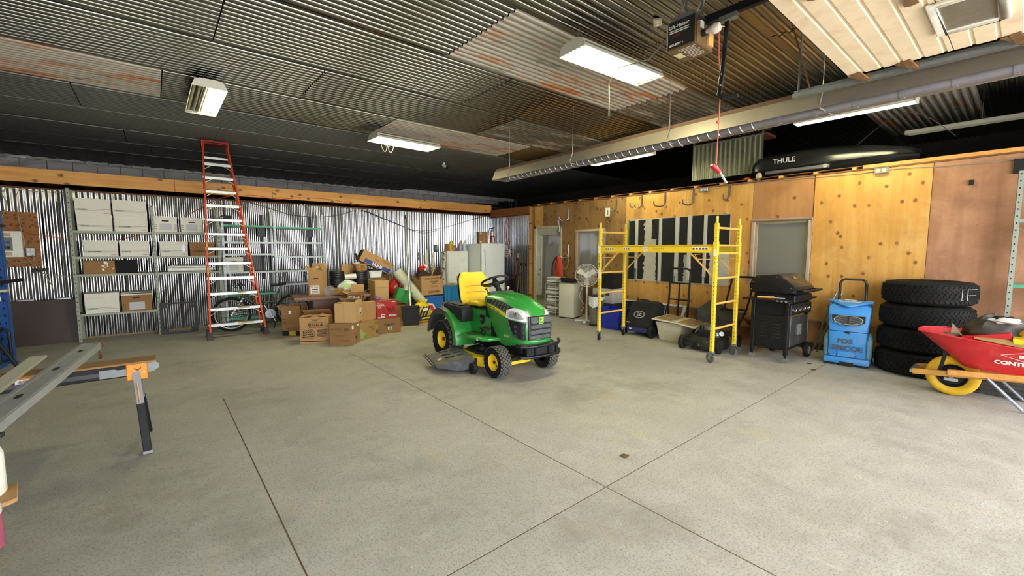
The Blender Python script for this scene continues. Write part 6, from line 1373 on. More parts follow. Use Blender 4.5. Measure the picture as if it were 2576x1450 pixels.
MB().tube(spl([(-.06, .05, .66), (-.10, .13, .5), (-.10, .15, .30), (-.09, .16, .2)]), .02, 6).build('dark_strap', M('strap_dark', '2b2a2c', .8), vt); MB().tube(spl([(-.12, .02, .6), (-.13, .06, .4), (-.12, .0, .25), (-.12, -.04, .42), (-.12, 0, .58)]), .006, 6).build('cord', M('cord_orange', 'b8452c'), vt)
hs = thing('air_hose', 'coiled tan hose hanging beside the orange vest', 'hose', (E-.07, 7.07, 1.22))
for r_ in (.13, .15, .165): MB().tube([(-.02*(r_-.13)*20, r_*.75*math.cos(2*PI*i/24), r_*1.2*math.sin(2*PI*i/24)) for i in range(24)], .009, 6, closed=True).build('hose_coil', M('hose_tan', 'a8894a', .5), hs)
# corner wall fittings
ORC2 = M('cord_orange', 'b8452c')
oh = thing('orange_hose', 'long orange hose looped on the galvanised wall beside the refrigerator', 'hose', (E-.075, 0, 0))
MB().tube(spl([(0, 9.05, 2.55), (0, 9.32, 2.2), (0, 9.36, 1.9), (0, 9.30, 1.66), (0, 9.05, 1.45), (0, 8.88, 1.15), (0, 8.86, .9), (0, 8.98, .72), (0, 9.20, .70), (0, 9.30, .9), (0, 9.22, 1.15), (0, 9.1, 1.4)]), .009, 6).build('hose', ORC2, oh); MB().tube(spl([(0, 8.95, 2.5), (0, 9.2, 2.22), (0, 9.28, 1.95), (0, 9.26, 1.7)]), .007, 6).build('hose', ORC2, oh)
sg_ = thing('wall_notice', 'white notice box on the corner wall beside the refrigerator', 'sign', (E-.03, 9.24, 1.31)); MB().bx(-.05, 0, -.11, .11, 0, .20).build('box', WHITEP, sg_, bevel=.006)
for k in range(3): plate(.13, .012, INK, sg_, (-.051, 0, .05+.05*k), ((0, -1, 0), (0, 0, 1), (-1, 0, 0)), 'printed_line')
one(MB().lathe([(.025, -.02), (.055, -.02), (.055, .02), (.025, .02), (.025, -.02)], (0, 0, 0), (1, 0, 0), 20, caps=False), 'tape_roll', M('tape_pale', 'bdb49a', .5), 'pale tape roll hung above the white notice box', 'tape roll', (E-.05, 9.26, 1.68))
one(MB().bx(-.006, 0, -.11, .11, -.035, .035), 'number_sign', BLACKP, 'small black sign plate with red lettering on the corner galvanised wall', 'sign', (E-.03, 8.62, 1.10)); pl2 = bpy.data.objects['number_sign']; 
for k in range(4): plate(.022, .035, INKR, pl2, (-.0065, .03-.033*k, 0), ((0, -1, 0), (0, 0, 1), (-1, 0, 0)), 'red_digit')
one(MB().bx(-.02, 0, -.04, .04, -.06, .06), 'switch_plate', M('switch_ivory', 'b5ad84', .5), 'ivory switch plate on the corner galvanised wall', 'switch', (E-.025, 8.84, 1.34), bevel=.004)
bh = thing('broom_handle', 'brown wooden tool handle leaning in the corner beside the door', 'tool', (E-.16, 8.78, 0)); MB().cyl((0, 0, .02), (.10, -.04, .86), .018, n=10).build('handle', LUMBERD, bh); MB().cyl((.09, -.037, .80), (.101, -.04, .88), .022, n=10).build('ferrule', BLACKP, bh); MB().bx(-.03, .03, -.09, .09, 0, .05).build('head', BLACKM, bh)
bd = thing('blue_dolly', 'dark blue frame with a yellow wood strip standing beside the refrigerator', 'cart', (7.2, 9.0, 0)); NB = M('navy', '1b2a44', .5)
MB().bx(-.03, .03, -.12, .12, 0, 1.28).build('panel', NB, bd, bevel=.01); MB().bx(-.045, -.03, -.12, -.06, .0, .62).build('wood_strip', M('strip_yellow', 'b08f3a', .6), bd); MB().bx(-.04, -.03, -.04, .04, .98, 1.10).build('plug_box', STEEL, bd, bevel=.004); MB().bx(-.07, .07, -.12, .12, 0, .04).build('base', BLACKM, bd)
# ------------------------------------------------------------------ things along the right wall, from the door on
wrk = thing('wire_rack', 'white wire rack full of papers and bags beside the door', 'rack', (7.10, 6.98, 0))
WW = M('wire_white', 'b5b5aa', .5)
for x in (-.14, .14):
    for y in (-.17, .17): MB().cyl((x, y, 0), (x, y, .70), .008, n=8).build('upright', WW, wrk)
for z in (.04, .26, .48, .70):
    MB().tube([(-.14, -.17, z), (.14, -.17, z), (.14, .17, z), (-.14, .17, z)], .006, 6, closed=True).build('tier', WW, wrk)
    for i in range(5): MB().cyl((-.14, -.12+.06*i, z), (.14, -.12+.06*i, z), .003, n=5).build('wire', WW, wrk)
PAP = M('paper_grey', 'a9a89e', .8, var=.15); BAGG = M('bag_grey', '6b6a62', .5, var=.3)
for i, (z, n) in enumerate(((.05, 3), (.27, 4), (.49, 4), (.71, 4))):
    for k in range(n): one(MB().bx(-.13, .13, -.16, .16, 0, .022+.014*((k*7+i) % 3)), 'paper_stack', PAP if (k+i) % 2 else WHITEP, f'{"white" if (k+i) % 2 == 0 else "grey"} flat packet, {("at the bottom", "second up", "third up", "fourth up")[k]} of the pile on the {("lowest", "second", "third", "uppermost")[i]} rack tier', 'packet', (7.10+.01*k, 6.98-.01*k, z+.045*k+.004), R(-6+5*k), bevel=.004)
ac = thing('portable_air_conditioner', 'white portable air conditioner on the floor beside the wire rack', 'air conditioner', (7.08, 6.45, 0), R(17))
ACW = M('ac_white', 'bfbdab', .45, var=.03, dirt=('98937c', .2))
MB().bx(-.24, .25, -.185, .185, .02, .76).build('body', ACW, ac, bevel=.02, seg=2); MB().bx(-.22, .2, -.17, .17, .76, .775).build('control_panel', M('ac_panel', '8a887c', .4), ac, bevel=.004); MB().bx(-.22, .22, -.17, .17, 0, .03).build('base', BLACKP, ac)
MB().bx(.04, .14, -.192, -.183, .50, .68).build('drain_cover', M('ac_grey', '8d8c80', .5), ac, bevel=.004); plate(.05, .03, INK, ac, (.09, -.1925, .60), 'f'); MB().bx(-.20, .18, -.15, .15, .775, .79).build('vent_top', BLACKP, ac)
one(MB().loft([[(-.2, -.15, 0), (.22, -.15, 0), (.22, .15, 0), (-.2, .15, 0)], [(-.26, -.10, .09), (.20, -.18, .02), (.24, .16, .06), (-.22, .15, .10)]], ), 'black_tray', BLACKP, 'tilted black plastic tray lying on the portable air conditioner', 'tray', (7.09, 6.44, .791), R(10))
fn2 = thing('pedestal_fan', 'white pedestal fan in front of the trash can', 'fan', (6.86, 5.81, 0), R(30))
FNW = M('fan_white', 'd0d0c8', .4, var=.03)
MB().cyl((0, 0, .03), (0, 0, .80), .016, n=12).cyl((0, 0, .03), (0, 0, .40), .022, n=12).build('pole', FNW, fn2); MB().bar((-.24, 0, .02), (.20, 0, .02), .06, .035).bar((0, -.20, .02), (0, .24, .02), .06, .035).build('base', FNW, fn2, bevel=.008)
hdm = MB().cyl((.12, 0, .97), (-.0, 0, .97), .07, .06, 18).build('motor', FNW, fn2, bevel=.015); MB().bar((0.02, 0, .78), (.03, 0, .95), .06, .05).build('neck', FNW, fn2)
gr = MB()
for r_, x in ((.235, -.04), (.20, -.085), (.15, -.10), (.10, -.108), (.05, -.11)):
    gr.tube([(x, r_*math.cos(2*PI*i/32), .97+r_*math.sin(2*PI*i/32)) for i in range(32)], .005 if r_ == .235 else .0022, 5, closed=True)
for i in range(40):
    a = 2*PI*i/40; gr.tube([(x, r_*math.cos(a), .97+r_*math.sin(a)) for r_, x in ((.05, -.11), (.15, -.10), (.235, -.04), (.22, .02), (.08, .04))], .0018, 3)
gr.build('guard', FNW, fn2, smooth=60)['kind'] = 'stuff'
for k in range(3):
    a0 = 2*PI*k/3+.5; P = []
    def bl(u, v): 
        a = a0+(-.42+.84*v)*(1-.35*u); r_ = .05+.15*u; return (-.05+.03*(v-.5), r_*math.cos(a), .97+r_*math.sin(a))
    MB().grid(6, 6, bl).build('blade', FNW, fn2, solid=.003, smooth=60)
MB().cyl((-.03, 0, .97), (-.075, 0, .97), .045, .03, 16).cyl((-.11, 0, .97), (-.115, 0, .97), .045, n=16).build('hub', FNW, fn2)
MB().tube(spl([(.05, -.02, .9), (.02, .10, .7), (.05, .16, .5), (.0, .05, .35), (.03, .12, .2)]), .005, 5).build('power_cord', FNW, fn2)
tc = thing('trash_can', 'round grey steel trash can with a white bag hanging over its rim', 'trash can', (6.72, 5.44, 0))
MB().lathe([(.125, 0), (.13, .01), (.145, .58)], n=24, caps=False).build('can', M('can_steel', '8a877c', .35, .6, var=.1), tc); MB().cyl((0, 0, 0), (0, 0, .03), .135, n=24).build('base', BLACKP, tc); MB().cyl((0, 0, .57), (0, 0, .60), .15, n=24).build('lid', BLACKP, tc, bevel=.008)
MB().grid(28, 6, lambda u, v: ((.152+.02*math.sin(u*60)*v+.012*v)*math.cos(2*PI*u), (.152+.02*math.sin(u*60)*v+.012*v)*math.sin(2*PI*u), .575-v*(.13+.09*math.sin(2*PI*u*2+1)))).build('bag', BAGW, tc, smooth=60); MB().bar((-.14, -.02, .02), (-.19, -.03, .015), .06, .02).build('pedal', BLACKP, tc)
wbx = thing('white_carton', 'white printed carton stacked beside the trash can', 'carton', (7.16, 5.49, .42)); MB().bx(-.2, .2, -.25, .25, 0, .29).build('box', M('carton_white', 'b5b4ab', .7), wbx, bevel=.003); plate(.12, .08, INK, wbx, (-.2005, -.12, .2), 'l')
for k in range(4): plate(.16, .01, INKF, wbx, (-.2005, .08, .12+.03*k), 'l', 'printed_line')
one(MB().bx(-.2, .2, -.25, .25, 0, .42), 'support_crate', M('dark_crate', '35332f', .7), 'dark crate carrying the white printed carton', 'crate', (7.16, 5.49, 0))
bbn = thing('black_bin', 'large black plastic bin sitting on the white printed carton', 'bin', (7.13, 5.42, .71)); MB().loft([[(-.15*k, -.20*k, z), (.15*k, -.20*k, z), (.15*k, .20*k, z), (-.15*k, .20*k, z)] for k, z in ((.85, 0), (1.12, .29), (1.07, .29), (.8, .02))]).build('bin_body', BLACKP, bbn, smooth=0); MB().tube([(-.17, -.226, .29), (.17, -.226, .29), (.17, .226, .29), (-.17, .226, .29)], .01, 6, closed=True).build('rim', BLACKP, bbn)
bl2 = thing('recycling_bin', 'royal blue recycling bin under the near scaffold end', 'bin', (6.72, 5.02, 0)); BL_ = M('bin_deep_blue', '1f2f9e', .4, var=.06)
MB().loft([[(-.19*k, -.26*k, z), (.19*k, -.26*k, z), (.19*k, .26*k, z), (-.19*k, .26*k, z)] for k, z in ((.84, 0), (.98, .35), (1.04, .355), (1.05, .39), (1.0, .39), (.80, .03))]).build('bin_body', BL_, bl2, smooth=0); plate(.10, .02, M('bin_print', '3a4dbb', .5), bl2, (.0, -.252, .2), 'f')
bfn = thing('floor_fan', 'round black floor fan grille behind the blue recycling bin', 'fan', (7.22, 5.0, 0))
for r_ in (.05, .09, .13, .17, .205): MB().tube([(-.06+.06*(r_/.2)**2, r_*math.cos(2*PI*i/28), .27+r_*math.sin(2*PI*i/28)) for i in range(28)], .004, 5, closed=True).build('guard_ring', M('fan_grey', '56544c', .5), bfn)
for i in range(16):
    a = 2*PI*i/16; MB().tube([(-.06, .03*math.cos(a), .27+.03*math.sin(a)), (.0, .205*math.cos(a), .27+.205*math.sin(a))], .003, 4).build('guard_wire', M('fan_grey', '56544c'), bfn)
MB().cyl((-.01, 0, .27), (.10, 0, .27), .21, n=28).build('drum', BLACKP, bfn); MB().bx(-.06, .12, -.15, .15, 0, .07).build('stand', BLACKP, bfn)
# first mower with bag
m1 = thing('bagged_mower', 'black battery push mower with a fabric grass bag under the scaffold', 'lawn mower', (6.62, 4.28, 0))
MBK = M('mower_black', '161618', .5, var=.12, dirt=('3f3c36', .25), spec=.3); MBL = M('mower_blue', '2a3566', .45)
for sy in (-1, 1):
    for x, r_ in ((-.20, .10), (.38, .085)):
        w_ = MB().lathe([(r_*.55, -.025), (r_*.9, -.03), (r_, -.018), (r_, .018), (r_*.9, .03), (r_*.55, .025)], (x, sy*.27, r_), (0, 1, 0), 24).build('wheel', RUBBER, m1, smooth=40); MB().cyl((x, sy*.27-.028, r_), (x, sy*.27+.028, r_), r_*.5, n=14).build('wheel_hub', MBK, w_)
MB().loft([[(-.16, -.23, .06), (.40, -.23, .06), (.46, 0, .06), (.40, .23, .06), (-.16, .23, .06)], [(-.14, -.22, .2), (.38, -.22, .2), (.44, 0, .2), (.38, .22, .2), (-.14, .22, .2)], [(-.05, -.15, .27), (.30, -.15, .28), (.34, 0, .28), (.30, .15, .28), (-.05, .15, .27)]]).build('deck', MBK, m1, smooth=30)
MB().bx(-.245, -.16, -.20, .20, .07, .15).build('rear_skirt', MBL, m1, bevel=.01); plate(.05, .02, WPRINT, m1, (-.2455, .12, .12), 'l')
bag = [(-.22, .15), (-.23, .24), (-.06, .50), (-.02, .57), (.16, .585), (.25, .52), (.26, .20), (.16, .15)]
bg_ = MB().loft([[(x, y*k, z) for x, z in bag] for y, k in ((-.24, 1), (-.255, 1), (0, 1.0), (.255, 1), (.24, 1))]) if False else MB()
bg_.loft([[((x-.02)*s_+.02, y, (z-.36)*s_+.36) for x, z in bag] for y, s_ in ((-.245, .82), (-.235, .95), (-.15, 1.0), (0, 1.02), (.15, 1.0), (.235, .95), (.245, .82))])
bgo = bg_.build('grass_bag', M('bag_fabric', '111112', .85, var=.2), m1, smooth=40)
sl_ = Vector((.17, 0, .26)).normalized(); nn = Vector((-.26, 0, .17)).normalized(); fc = ((0, -1, 0), tuple(sl_), tuple(nn)); cc = Vector((-.155, 0, .365))+nn*.012
ov = MB()
for r_ in (1, .86): ov.tube([cc+Vector((0, 1, 0))*(-.105*r_*math.cos(2*PI*i/32))+sl_*(.068*r_*math.sin(2*PI*i/32)) for i in range(32)], .004, 5, closed=True)
ov.build('oval_emblem', M('emblem_grey', '9a9a96', .5), bgo, smooth=60); text('20', .085, M('emblem_grey', '9a9a96'), bgo, cc, fc, 0, .003)
plate(.07, .014, WPRINT, m1, (-.236, .17, .225), 'l'); MB().tube([(-.02, -.16, .57), (-.05, -.10, .62), (-.05, .10, .62), (-.02, .16, .57)], .010, 6).build('bag_handle', BLACKP, m1)
MB().tube([(.30, -.2, .25), (.40, -.2, .52)], .014, 8).tube([(.30, .2, .25), (.40, .2, .52)], .014, 8).build('handle_tube', BLACKM, m1)
# white tote with lid
wt = thing('cooler_tote', 'grubby white plastic tote with a crooked hinged lid between the two push mowers', 'tote', (6.62, 3.68, 0))
WTB = M('tote_white', 'bbb79f', .5, var=.04, dirt=('8d7a52', .4)); DIRTB = M('dirt_brown', '8a724c', .9, var=.25)
MB().loft([[(-.19*k, -.19*k, z), (.19*k, -.19*k, z), (.19*k, .22*k, z), (-.19*k, .22*k, z)] for k, z in ((.88, 0), (1.08, .27), (1.12, .27), (1.12, .30), (1.05, .30), (.85, .03))]).build('tote_body', WTB, wt, smooth=0)
def lidpanel(y0, y1, z0, z1, nm):
    u = Vector((0, y1-y0, z1-z0)); o = MB().loft([[(-.27, y0, z0), (.24, y0, z0+.02), (.24, y0, z0+.045), (-.27, y0, z0+.025)], [(-.27, y1, z1), (.24, y1, z1+.02), (.24, y1, z1+.045), (-.27, y1, z1+.025)]]).build(nm, WTB, wt, bevel=.01)
    MB().loft([[(-.22, y0+u.y*.12, z0+u.z*.12+.028), (.19, y0+u.y*.12, z0+u.z*.12+.046), (.19, y0+u.y*.12, z0+u.z*.12+.048), (-.22, y0+u.y*.12, z0+u.z*.12+.030)], [(-.22, y0+u.y*.85, z0+u.z*.85+.028), (.19, y0+u.y*.85, z0+u.z*.85+.046), (.19, y0+u.y*.85, z0+u.z*.85+.048), (-.22, y0+u.y*.85, z0+u.z*.85+.030)]]).build('dusty_panel', DIRTB, o)
lidpanel(.30, -.10, .33, .31, 'lid_half'); lidpanel(-.105, -.46, .31, .27, 'lid_half')
# second mower
m2 = thing('push_mower', 'old dusty black gas push mower beneath the far scaffold end', 'lawn mower', (6.42, 3.02, 0), R(4))
MDK = M('old_mower', '191b17', .6, var=.2, dirt=('544b38', .35), spec=.3); 
for x, y in ((-.27, .29), (-.27, -.24), (.30, .27), (.32, -.29)):
    r_ = .105; w_ = MB().lathe([(r_*.5, -.025), (r_*.9, -.03), (r_, -.02), (r_, .02), (r_*.9, .03), (r_*.5, .025)], (x, y, r_), (0, 1, 0), 24).build('wheel', RUBBER, m2, smooth=40); MB().cyl((x, y-.03, r_), (x, y+.03, r_), r_*.55, n=14).build('wheel_hub', MDK, w_)
dkk = MB().loft([[(.0+.34*k*math.cos(a), .0+.27*k*math.sin(a), z) for a in [2*PI*i/20 for i in range(20)]] for k, z in ((1.0, .04), (1.02, .05), (1.0, .16), (.92, .19), (.6, .215), (.55, .215))]).build('deck', MDK, m2, smooth=40)
text('3-1', .05, M('mower_print', '7d7a4a', .6), m2, (-.345, .0, .10), 'l')
MB().bx(-.31, -.25, -.24, .26, .05, .17).build('front_apron', MDK, dkk, bevel=.012)
MB().lathe([(.14, .21), (.15, .24), (.15, .30), (.13, .345), (.07, .36), (0, .36)], (.02, .02, 0), (0, 0, 1), 22).build('engine_cover', M('engine_dusty', '4b4d45', .6, var=.2, dirt=('7d7358', .5)), m2, smooth=40)
MB().bx(-.20, -.10, -.12, .10, .20, .30).build('engine_block', BLACKM, m2, bevel=.012); MB().cyl((-.06, -.17, .24), (-.12, -.22, .27), .035, n=14).build('muffler', STEEL, m2); MB().cyl((-.14, .06, .30), (-.14, .06, .36), .03, n=12).build('fuel_cap', MDK, m2)
for k in range(3): MB().lathe([(.04, 0), (.055, 0), (.055, .012), (.04, .012)], (-.10, -.14, .215+.022*k), (0, 0, 1), 14).build('cooling_fin', ALU, m2)
MB().loft([[(.05, .27, .50), (.60, .24, .66), (.62, .22, .60), (.08, .25, .40)], [(.02, .22, .58), (.55, .22, .68), (.60, .18, .55), (.05, .20, .40)], [(.12, -.20, .44), (.58, -.16, .52), (.60, -.16, .38), (.14, -.20, .32)], [(.14, -.28, .38), (.55, -.24, .42), (.57, -.24, .36), (.16, -.28, .32)]]).build('grass_bag', M('bag_dusty', '26261f', .8, var=.2, dirt=('5d553f', .4)), m2, smooth=30)
for y in (.05, -.27): MB().tube([(.25, y, .22), (.42, y-.10, .60), (.62, y-.12, 1.00)], .014, 8).build('handle_tube', BLACKM, m2)
MB().tube(spl([(.62, -.07, 1.00), (.64, -.1, 1.06), (.66, -.34, 1.07), (.64, -.50, 1.05), (.62, -.39, 1.00)]), .018, 8).build('handle_bar', BLACKP, m2); MB().tube([(.40, .0, .56), (.44, -.34, .58)], .012, 8).build('cross_bar', BLACKM, m2)
bsk = one(crumple(MB(), (0, 0, .10), .12, (.8, 1.1, .75), .15, seed=61), 'brown_sack', M('sack_brown', '8b5d3f', .8, var=.1), 'brown paper sack tucked behind the old black mower', 'sack', (7.22, 2.72, .30), smooth=60)
one(MB().bx(-.18, .18, -.25, .25, 0, .30), 'low_crate', LUMBERD, 'low dark crate under the brown paper sack', 'crate', (7.24, 2.72, 0))
# hand truck
hk = thing('hand_truck', 'black tubular hand truck leaning on the painted board', 'hand truck', (7.27, 4.03, 0), rot=(0, R(4), 0))
MB().tube([(0, .19, .10), (0, .19, 1.08), (0, .175, 1.13), (0, .13, 1.155), (0, -.13, 1.155), (0, -.175, 1.13), (0, -.19, 1.08), (0, -.19, .10)], .017, 10).build('frame', BLACKM, hk, smooth=60)
for z in (.25, .59, .89): MB().cyl((0, -.19, z), (0, .19, z), .013, n=8).build('crossbar', BLACKM, hk)
MB().bar((0, 0, .12), (0, 0, .89), .025, .012, up=(1, 0, 0)).build('centre_bar', BLACKM, hk); MB().bx(-.14, .0, -.17, .17, .015, .03).build('toe_plate', BLACKM, hk)
for s_ in (-1, 1): MB().lathe([(.05, -.03), (.10, -.035), (.115, -.02), (.115, .02), (.10, .035), (.05, .03)], (.08, s_*.24, .115), (0, 1, 0), 22).build('wheel', RUBBER, hk)
# leaning white pipes and tube on the ledge
for i, (y0, z0, y1, z1, l) in enumerate(((4.70, .02, 4.62, .47, 'white plastic pipe leaning behind the bagged mower'), (4.40, .02, 4.32, .42, 'white plastic pipe leaning behind the white tote'), (4.05, .02, 3.97, .47, 'white plastic pipe leaning inside the hand truck'), (3.80, .02, 3.66, .45, 'white plastic pipe leaning behind the old mower'), (2.62, .02, 2.58, .40, 'white plastic pipe leaning behind the barbecue'), (3.72, .02, 3.59, .43, 'thinner white pipe beside the one behind the old mower'))):
    one(MB().cyl((7.38, y0, z0), (7.44, y1, z1), .03 if i < 5 else .02, n=12), 'white_pipe', WHITEP, l, 'pipe')
one(MB().cyl((7.40, 4.0, .46), (7.40, 5.35, .46), .018, n=10), 'white_tube', WHITEP, 'long thin white tube lying along the metal ledge', 'pipe')
# ------------------------------------------------------------------ barbecue
bq = thing('barbecue', 'black gas barbecue cart with closed lid in front of the large window', 'barbecue', (6.31, 1.95, 0), R(-3))
BB = M('bbq_black', '131415', .4, 0, var=.12, dirt=('3f3c35', .2), spec=.3); BG = M('bbq_grey', '3c3c3a', .4, .4, var=.1, dirt=('7a6f58', .3)); BLD = M('bbq_lid_dusty', '3c3630', .3, .3, var=.15, dirt=('8a7456', .5))
WX, DY = .66, .44
for x in (.02, WX):
    for y in (.02, DY): MB().bx(x-.022, x+.022, y-.022, y+.022, .10, .82).build('leg', BB, bq, bevel=.003)
sp_ = MB().bx(.0, .008, .04, DY-.02, .20, .62).build('side_panel', BB, bq)
for j, y0 in enumerate((.08, .25)):
    for k in range(5): MB().loft([[(0, y0, .34+.043*k), (-.012, y0+.015, .335+.043*k), (0, y0+.015, .322+.043*k)], [(0, y0+.10, .34+.043*k), (-.012, y0+.09, .335+.043*k), (0, y0+.09, .322+.043*k)]]).build('louvre', BG, sp_)
MB().bx(.0, WX, DY-.02, DY, .2, .80).bx(.03, .04, .04, DY-.02, .60, .80).build('back_panel', BB, bq); MB().bx(.02, WX, .02, DY, .17, .20).build('bottom_shelf', BB, bq)
for a, b in ((.05, WX/2-.004), (WX/2+.004, WX-.03)):
    dr = MB().bx(a, b, -.012, .0, .22, .61).build('door', BG, bq, bevel=.003)
    hx_ = b-.03 if a < .1 else a+.03; MB().bx(hx_-.006, hx_+.006, -.03, -.012, .36, .50).build('handle', ALU, dr)
    MB().bx(a-.004 if a < .1 else b-.002, a+.004 if a < .1 else b+.004, -.016, -.010, .22, .61).build('door_edge', ALU, dr)
MB().bx(.0, WX+.02, -.03, .05, .64, .78).build('control_panel', BB, bq, bevel=.006)
for k in range(4): 
    kb = MB().cyl((.12+.14*k, -.03, .705), (.12+.14*k, -.06, .705), .030, .025, 18).build('knob', CHROME, bq, bevel=.003); MB().bx(.115+.14*k, .125+.14*k, -.068, -.06, .68, .73).build('knob_grip', BB, kb)
MB().bx(-.10, .16, -.02, DY+.10, .815, .84).build('side_shelf', BB, bq, bevel=.006); MB().bx(WX-.02, WX+.24, -.02, DY, .815, .84).build('side_shelf', BB, bq, bevel=.006)
for y in (.0, .05, .10): MB().bx(-.105, -.09, y-.012, y+.012, .82, .836).build('tool_hook', ALU, bq)
MB().bx(.10, WX+.02, -.03, DY+.04, .80, .90).build('firebox', BB, bq, bevel=.01)
lp_ = [(.54, .90), (.55, 1.02), (.52, 1.09), (.46, 1.14), (.17, 1.16), (-.02, 1.0), (-.04, .97), (-.04, .91)]
ld2 = MB().prism(lp_, .10, WX+.06, lambda a, b, h: (h, a, b)).build('lid', BB, bq, bevel=.012, seg=2)
MB().prism([(.45, 1.145), (.17, 1.166), (-.02, 1.008), (-.02, 1.0), (.17, 1.155), (.45, 1.135)], .12, WX+.04, lambda a, b, h: (h, a, b)).build('lid_top_panel', BLD, ld2, bevel=.003)
MB().prism([(.46, .93), (.48, 1.0), (.42, 1.03), (.25, 1.03), (.18, 1.0), (.10, .93)], .092, .10, lambda a, b, h: (h, a, b)).build('lid_side_relief', BB, ld2, bevel=.004)
for y, z in ((.50, 1.05), (.43, 1.12), (.20, 1.13), (.02, .99), (.52, .95), (-.01, .94)): MB().cyl((.10, y, z), (.094, y, z), .008, n=8).build('bolt', STEEL, ld2)
MB().cyl((.08, -.12, .955), (WX+.06, -.12, .955), .017, n=12).bar((.13, -.12, .955), (.13, -.03, .955), .03, .03).bar((WX, -.12, .955), (WX, -.03, .955), .03, .03).build('lid_handle', BB, ld2)
MB().lathe([(.03, 0), (.03, .006), (.0, .008)], (.40, .10, 1.113), (0, -.6, .8), 16).build('thermometer', CHROME, ld2)
for x, y in ((.02, .02), (.02, DY)):
    for s_ in (-.016, .016): MB().cyl((x+s_-.007, y, .034), (x+s_+.007, y, .034), .034, n=16).build('caster_wheel', M('caster_grey', '6f6d66', .6), bq)
    MB().bx(x-.012, x+.012, y-.012, y+.012, .03, .10).build('caster_stem', BB, bq)
for y in (.0, DY): w_ = MB().cyl((WX+.0, y-.04, .10), (WX+.0, y+.01, .10), .10, n=24).build('wheel', RUBBER, bq, bevel=.008); MB().cyl((WX, y-.044, .10), (WX, y-.03, .10), .055, n=16).build('wheel_hub', M('caster_grey', '9a988c'), w_)
tg = thing('grill_tool', 'wooden handled grill tool lying on the barbecue side shelf', 'grill tool', (6.29, 2.33, .843), R(-70))
MB().cyl((0, 0, .016), (.20, 0, .016), .014, n=10).build('handle', LUMBER, tg); MB().bar((.20, 0, .014), (.32, 0, .01), .02, .006).build('blade', STEEL, tg)
bx2 = one(MB().bx(-.08, .08, -.01, .01, 0, .09), 'dark_block', BLACKP, 'small black block on the window sill behind the barbecue lid', 'block', (7.55, 2.66, .992), R(90))
# ------------------------------------------------------------------ blue dehumidifier
dh = thing('dehumidifier', 'dusty blue commercial dehumidifier with dark stencilled letters beside the tires', 'dehumidifier', (6.99, 1.45, 0), R(-82))
DB = M('dehu_blue', '3c8fd6', .5, var=.06, scale=5, dirt=('8d9a97', .45)); DBD = M('dehu_dust', '6f9cae', .7, var=.1)
MB().loft([[(-.24, -.21, z), (.24, -.21, z), (.25, .2, z), (-.25, .2, z)] for z in (0.02, .11)]).build('base', DB, dh, bevel=.03, seg=2)
MB().bx(-.06, .08, -.215, -.20, .0, .05).build('base_notch', HOLE, dh); MB().bx(-.22, -.12, -.2, .18, 0, .02).bx(.12, .22, -.2, .18, 0, .02).build('foot', BLACKP, dh)
body = MB().loft([[(-w, y0, z), (w, y0, z), (w, .20, z), (-w, .20, z)] for w, y0, z in ((.20, -.17, .10), (.195, -.185, .30), (.20, -.19, .45), (.215, -.185, .62), (.22, -.15, .74), (.20, -.10, .79))]).build('body', DB, dh, bevel=.03, seg=2)
for s_ in (-1, 1): MB().loft([[(s_*.20, -.15, z), (s_*.25, -.12, z), (s_*.25, .18, z), (s_*.20, .18, z)] for z in (.10, .34)]+[[(s_*.20, -.05, .42), (s_*.225, -.04, .42), (s_*.225, .16, .42), (s_*.20, .16, .42)]]).build('side_guard', DBD, dh, bevel=.015)
MB().loft([[(-.235, -.02, .80), (.235, -.02, .80), (.0, -.22, .755), (0, -.22, .755)], [(-.235, -.02, .835), (.235, -.02, .835), (.03, -.23, .785), (-.03, -.23, .785)]]).build('control_hood', DB, body, bevel=.012); MB().loft([[(-.23, -.02, .80), (.23, -.02, .80), (.2, .18, .79), (-.2, .18, .79)], [(-.235, -.02, .838), (.235, -.02, .838), (.2, .18, .80), (-.2, .18, .80)]]).build('top_cover', DB, body, bevel=.01)
tf = ((1, 0, 0), (0, .97, .24), (0, -.24, .97))
text('Evolution', .062, WPRINT, dh, (0, -.085, .826), tf, 0, .001); plate(.12, .02, WPRINT, dh, (0, -.03, .842), tf)
gp_ = [(-.17, .055), (.17, .055), (.165, -.03), (.11, -.065), (0, -.085), (-.11, -.065), (-.165, -.03)]
g_ = MB().prism(gp_, -.205, -.19, lambda a, b, h: (a, h, b+.605)).build('grille_recess', BLACKP, dh)
MB().tube([(a*1.03, -.206, b*1.03+.605) for a, b in gp_], .006, 6, closed=True).build('grille_frame', DB, g_)
for k in range(9): 
    z = .54+.0135*k; w = .155*math.sqrt(max(.1, 1-((z-.595)/.075)**2)); MB().bx(-w, w, -.211, -.205, z, z+.005).build('grille_bar', M('grille_grey', '7b7d7a', .4, .4), g_)
MB().tube([(.145*math.cos(2*PI*i/36), -.212, .597+.058*math.sin(2*PI*i/36)) for i in range(36)], .004, 6, closed=True).build('grille_ring', ALU, g_); MB().bx(-.008, .008, -.213, -.206, .545, .645).build('grille_spine', BLACKP, g_)
fy = -.196
MB().bx(-.20, .20, -.194, -.188, .444, .449).build('panel_seam', HOLE, dh); MB().prism([(-.035, .0), (-.01, .012), (.03, .006), (.008, -.004), (.035, -.02), (.0, -.012), (-.02, -.01)], -.2, -.192, lambda a, b, h: (a, h, b+.435)).build('latch', BLACKP, dh)
STN = M('stencil_grey', '4a5668', .7, var=.25, scale=40)
text('PDS', .085, STN, dh, (-.02, -.194, .315), ((1, 0, 0), (0, -.03, 1), (0, -1, -.03)), 0, .003, 1.1); text('SIMCOE', .085, STN, dh, (0, -.191, .225), ((1, 0, 0), (0, -.03, 1), (0, -1, -.03)), 0, .003, 1.1)
MB().bx(-.09, .09, -.195, -.17, .115, .185).build('hatch', DB, dh, bevel=.004)
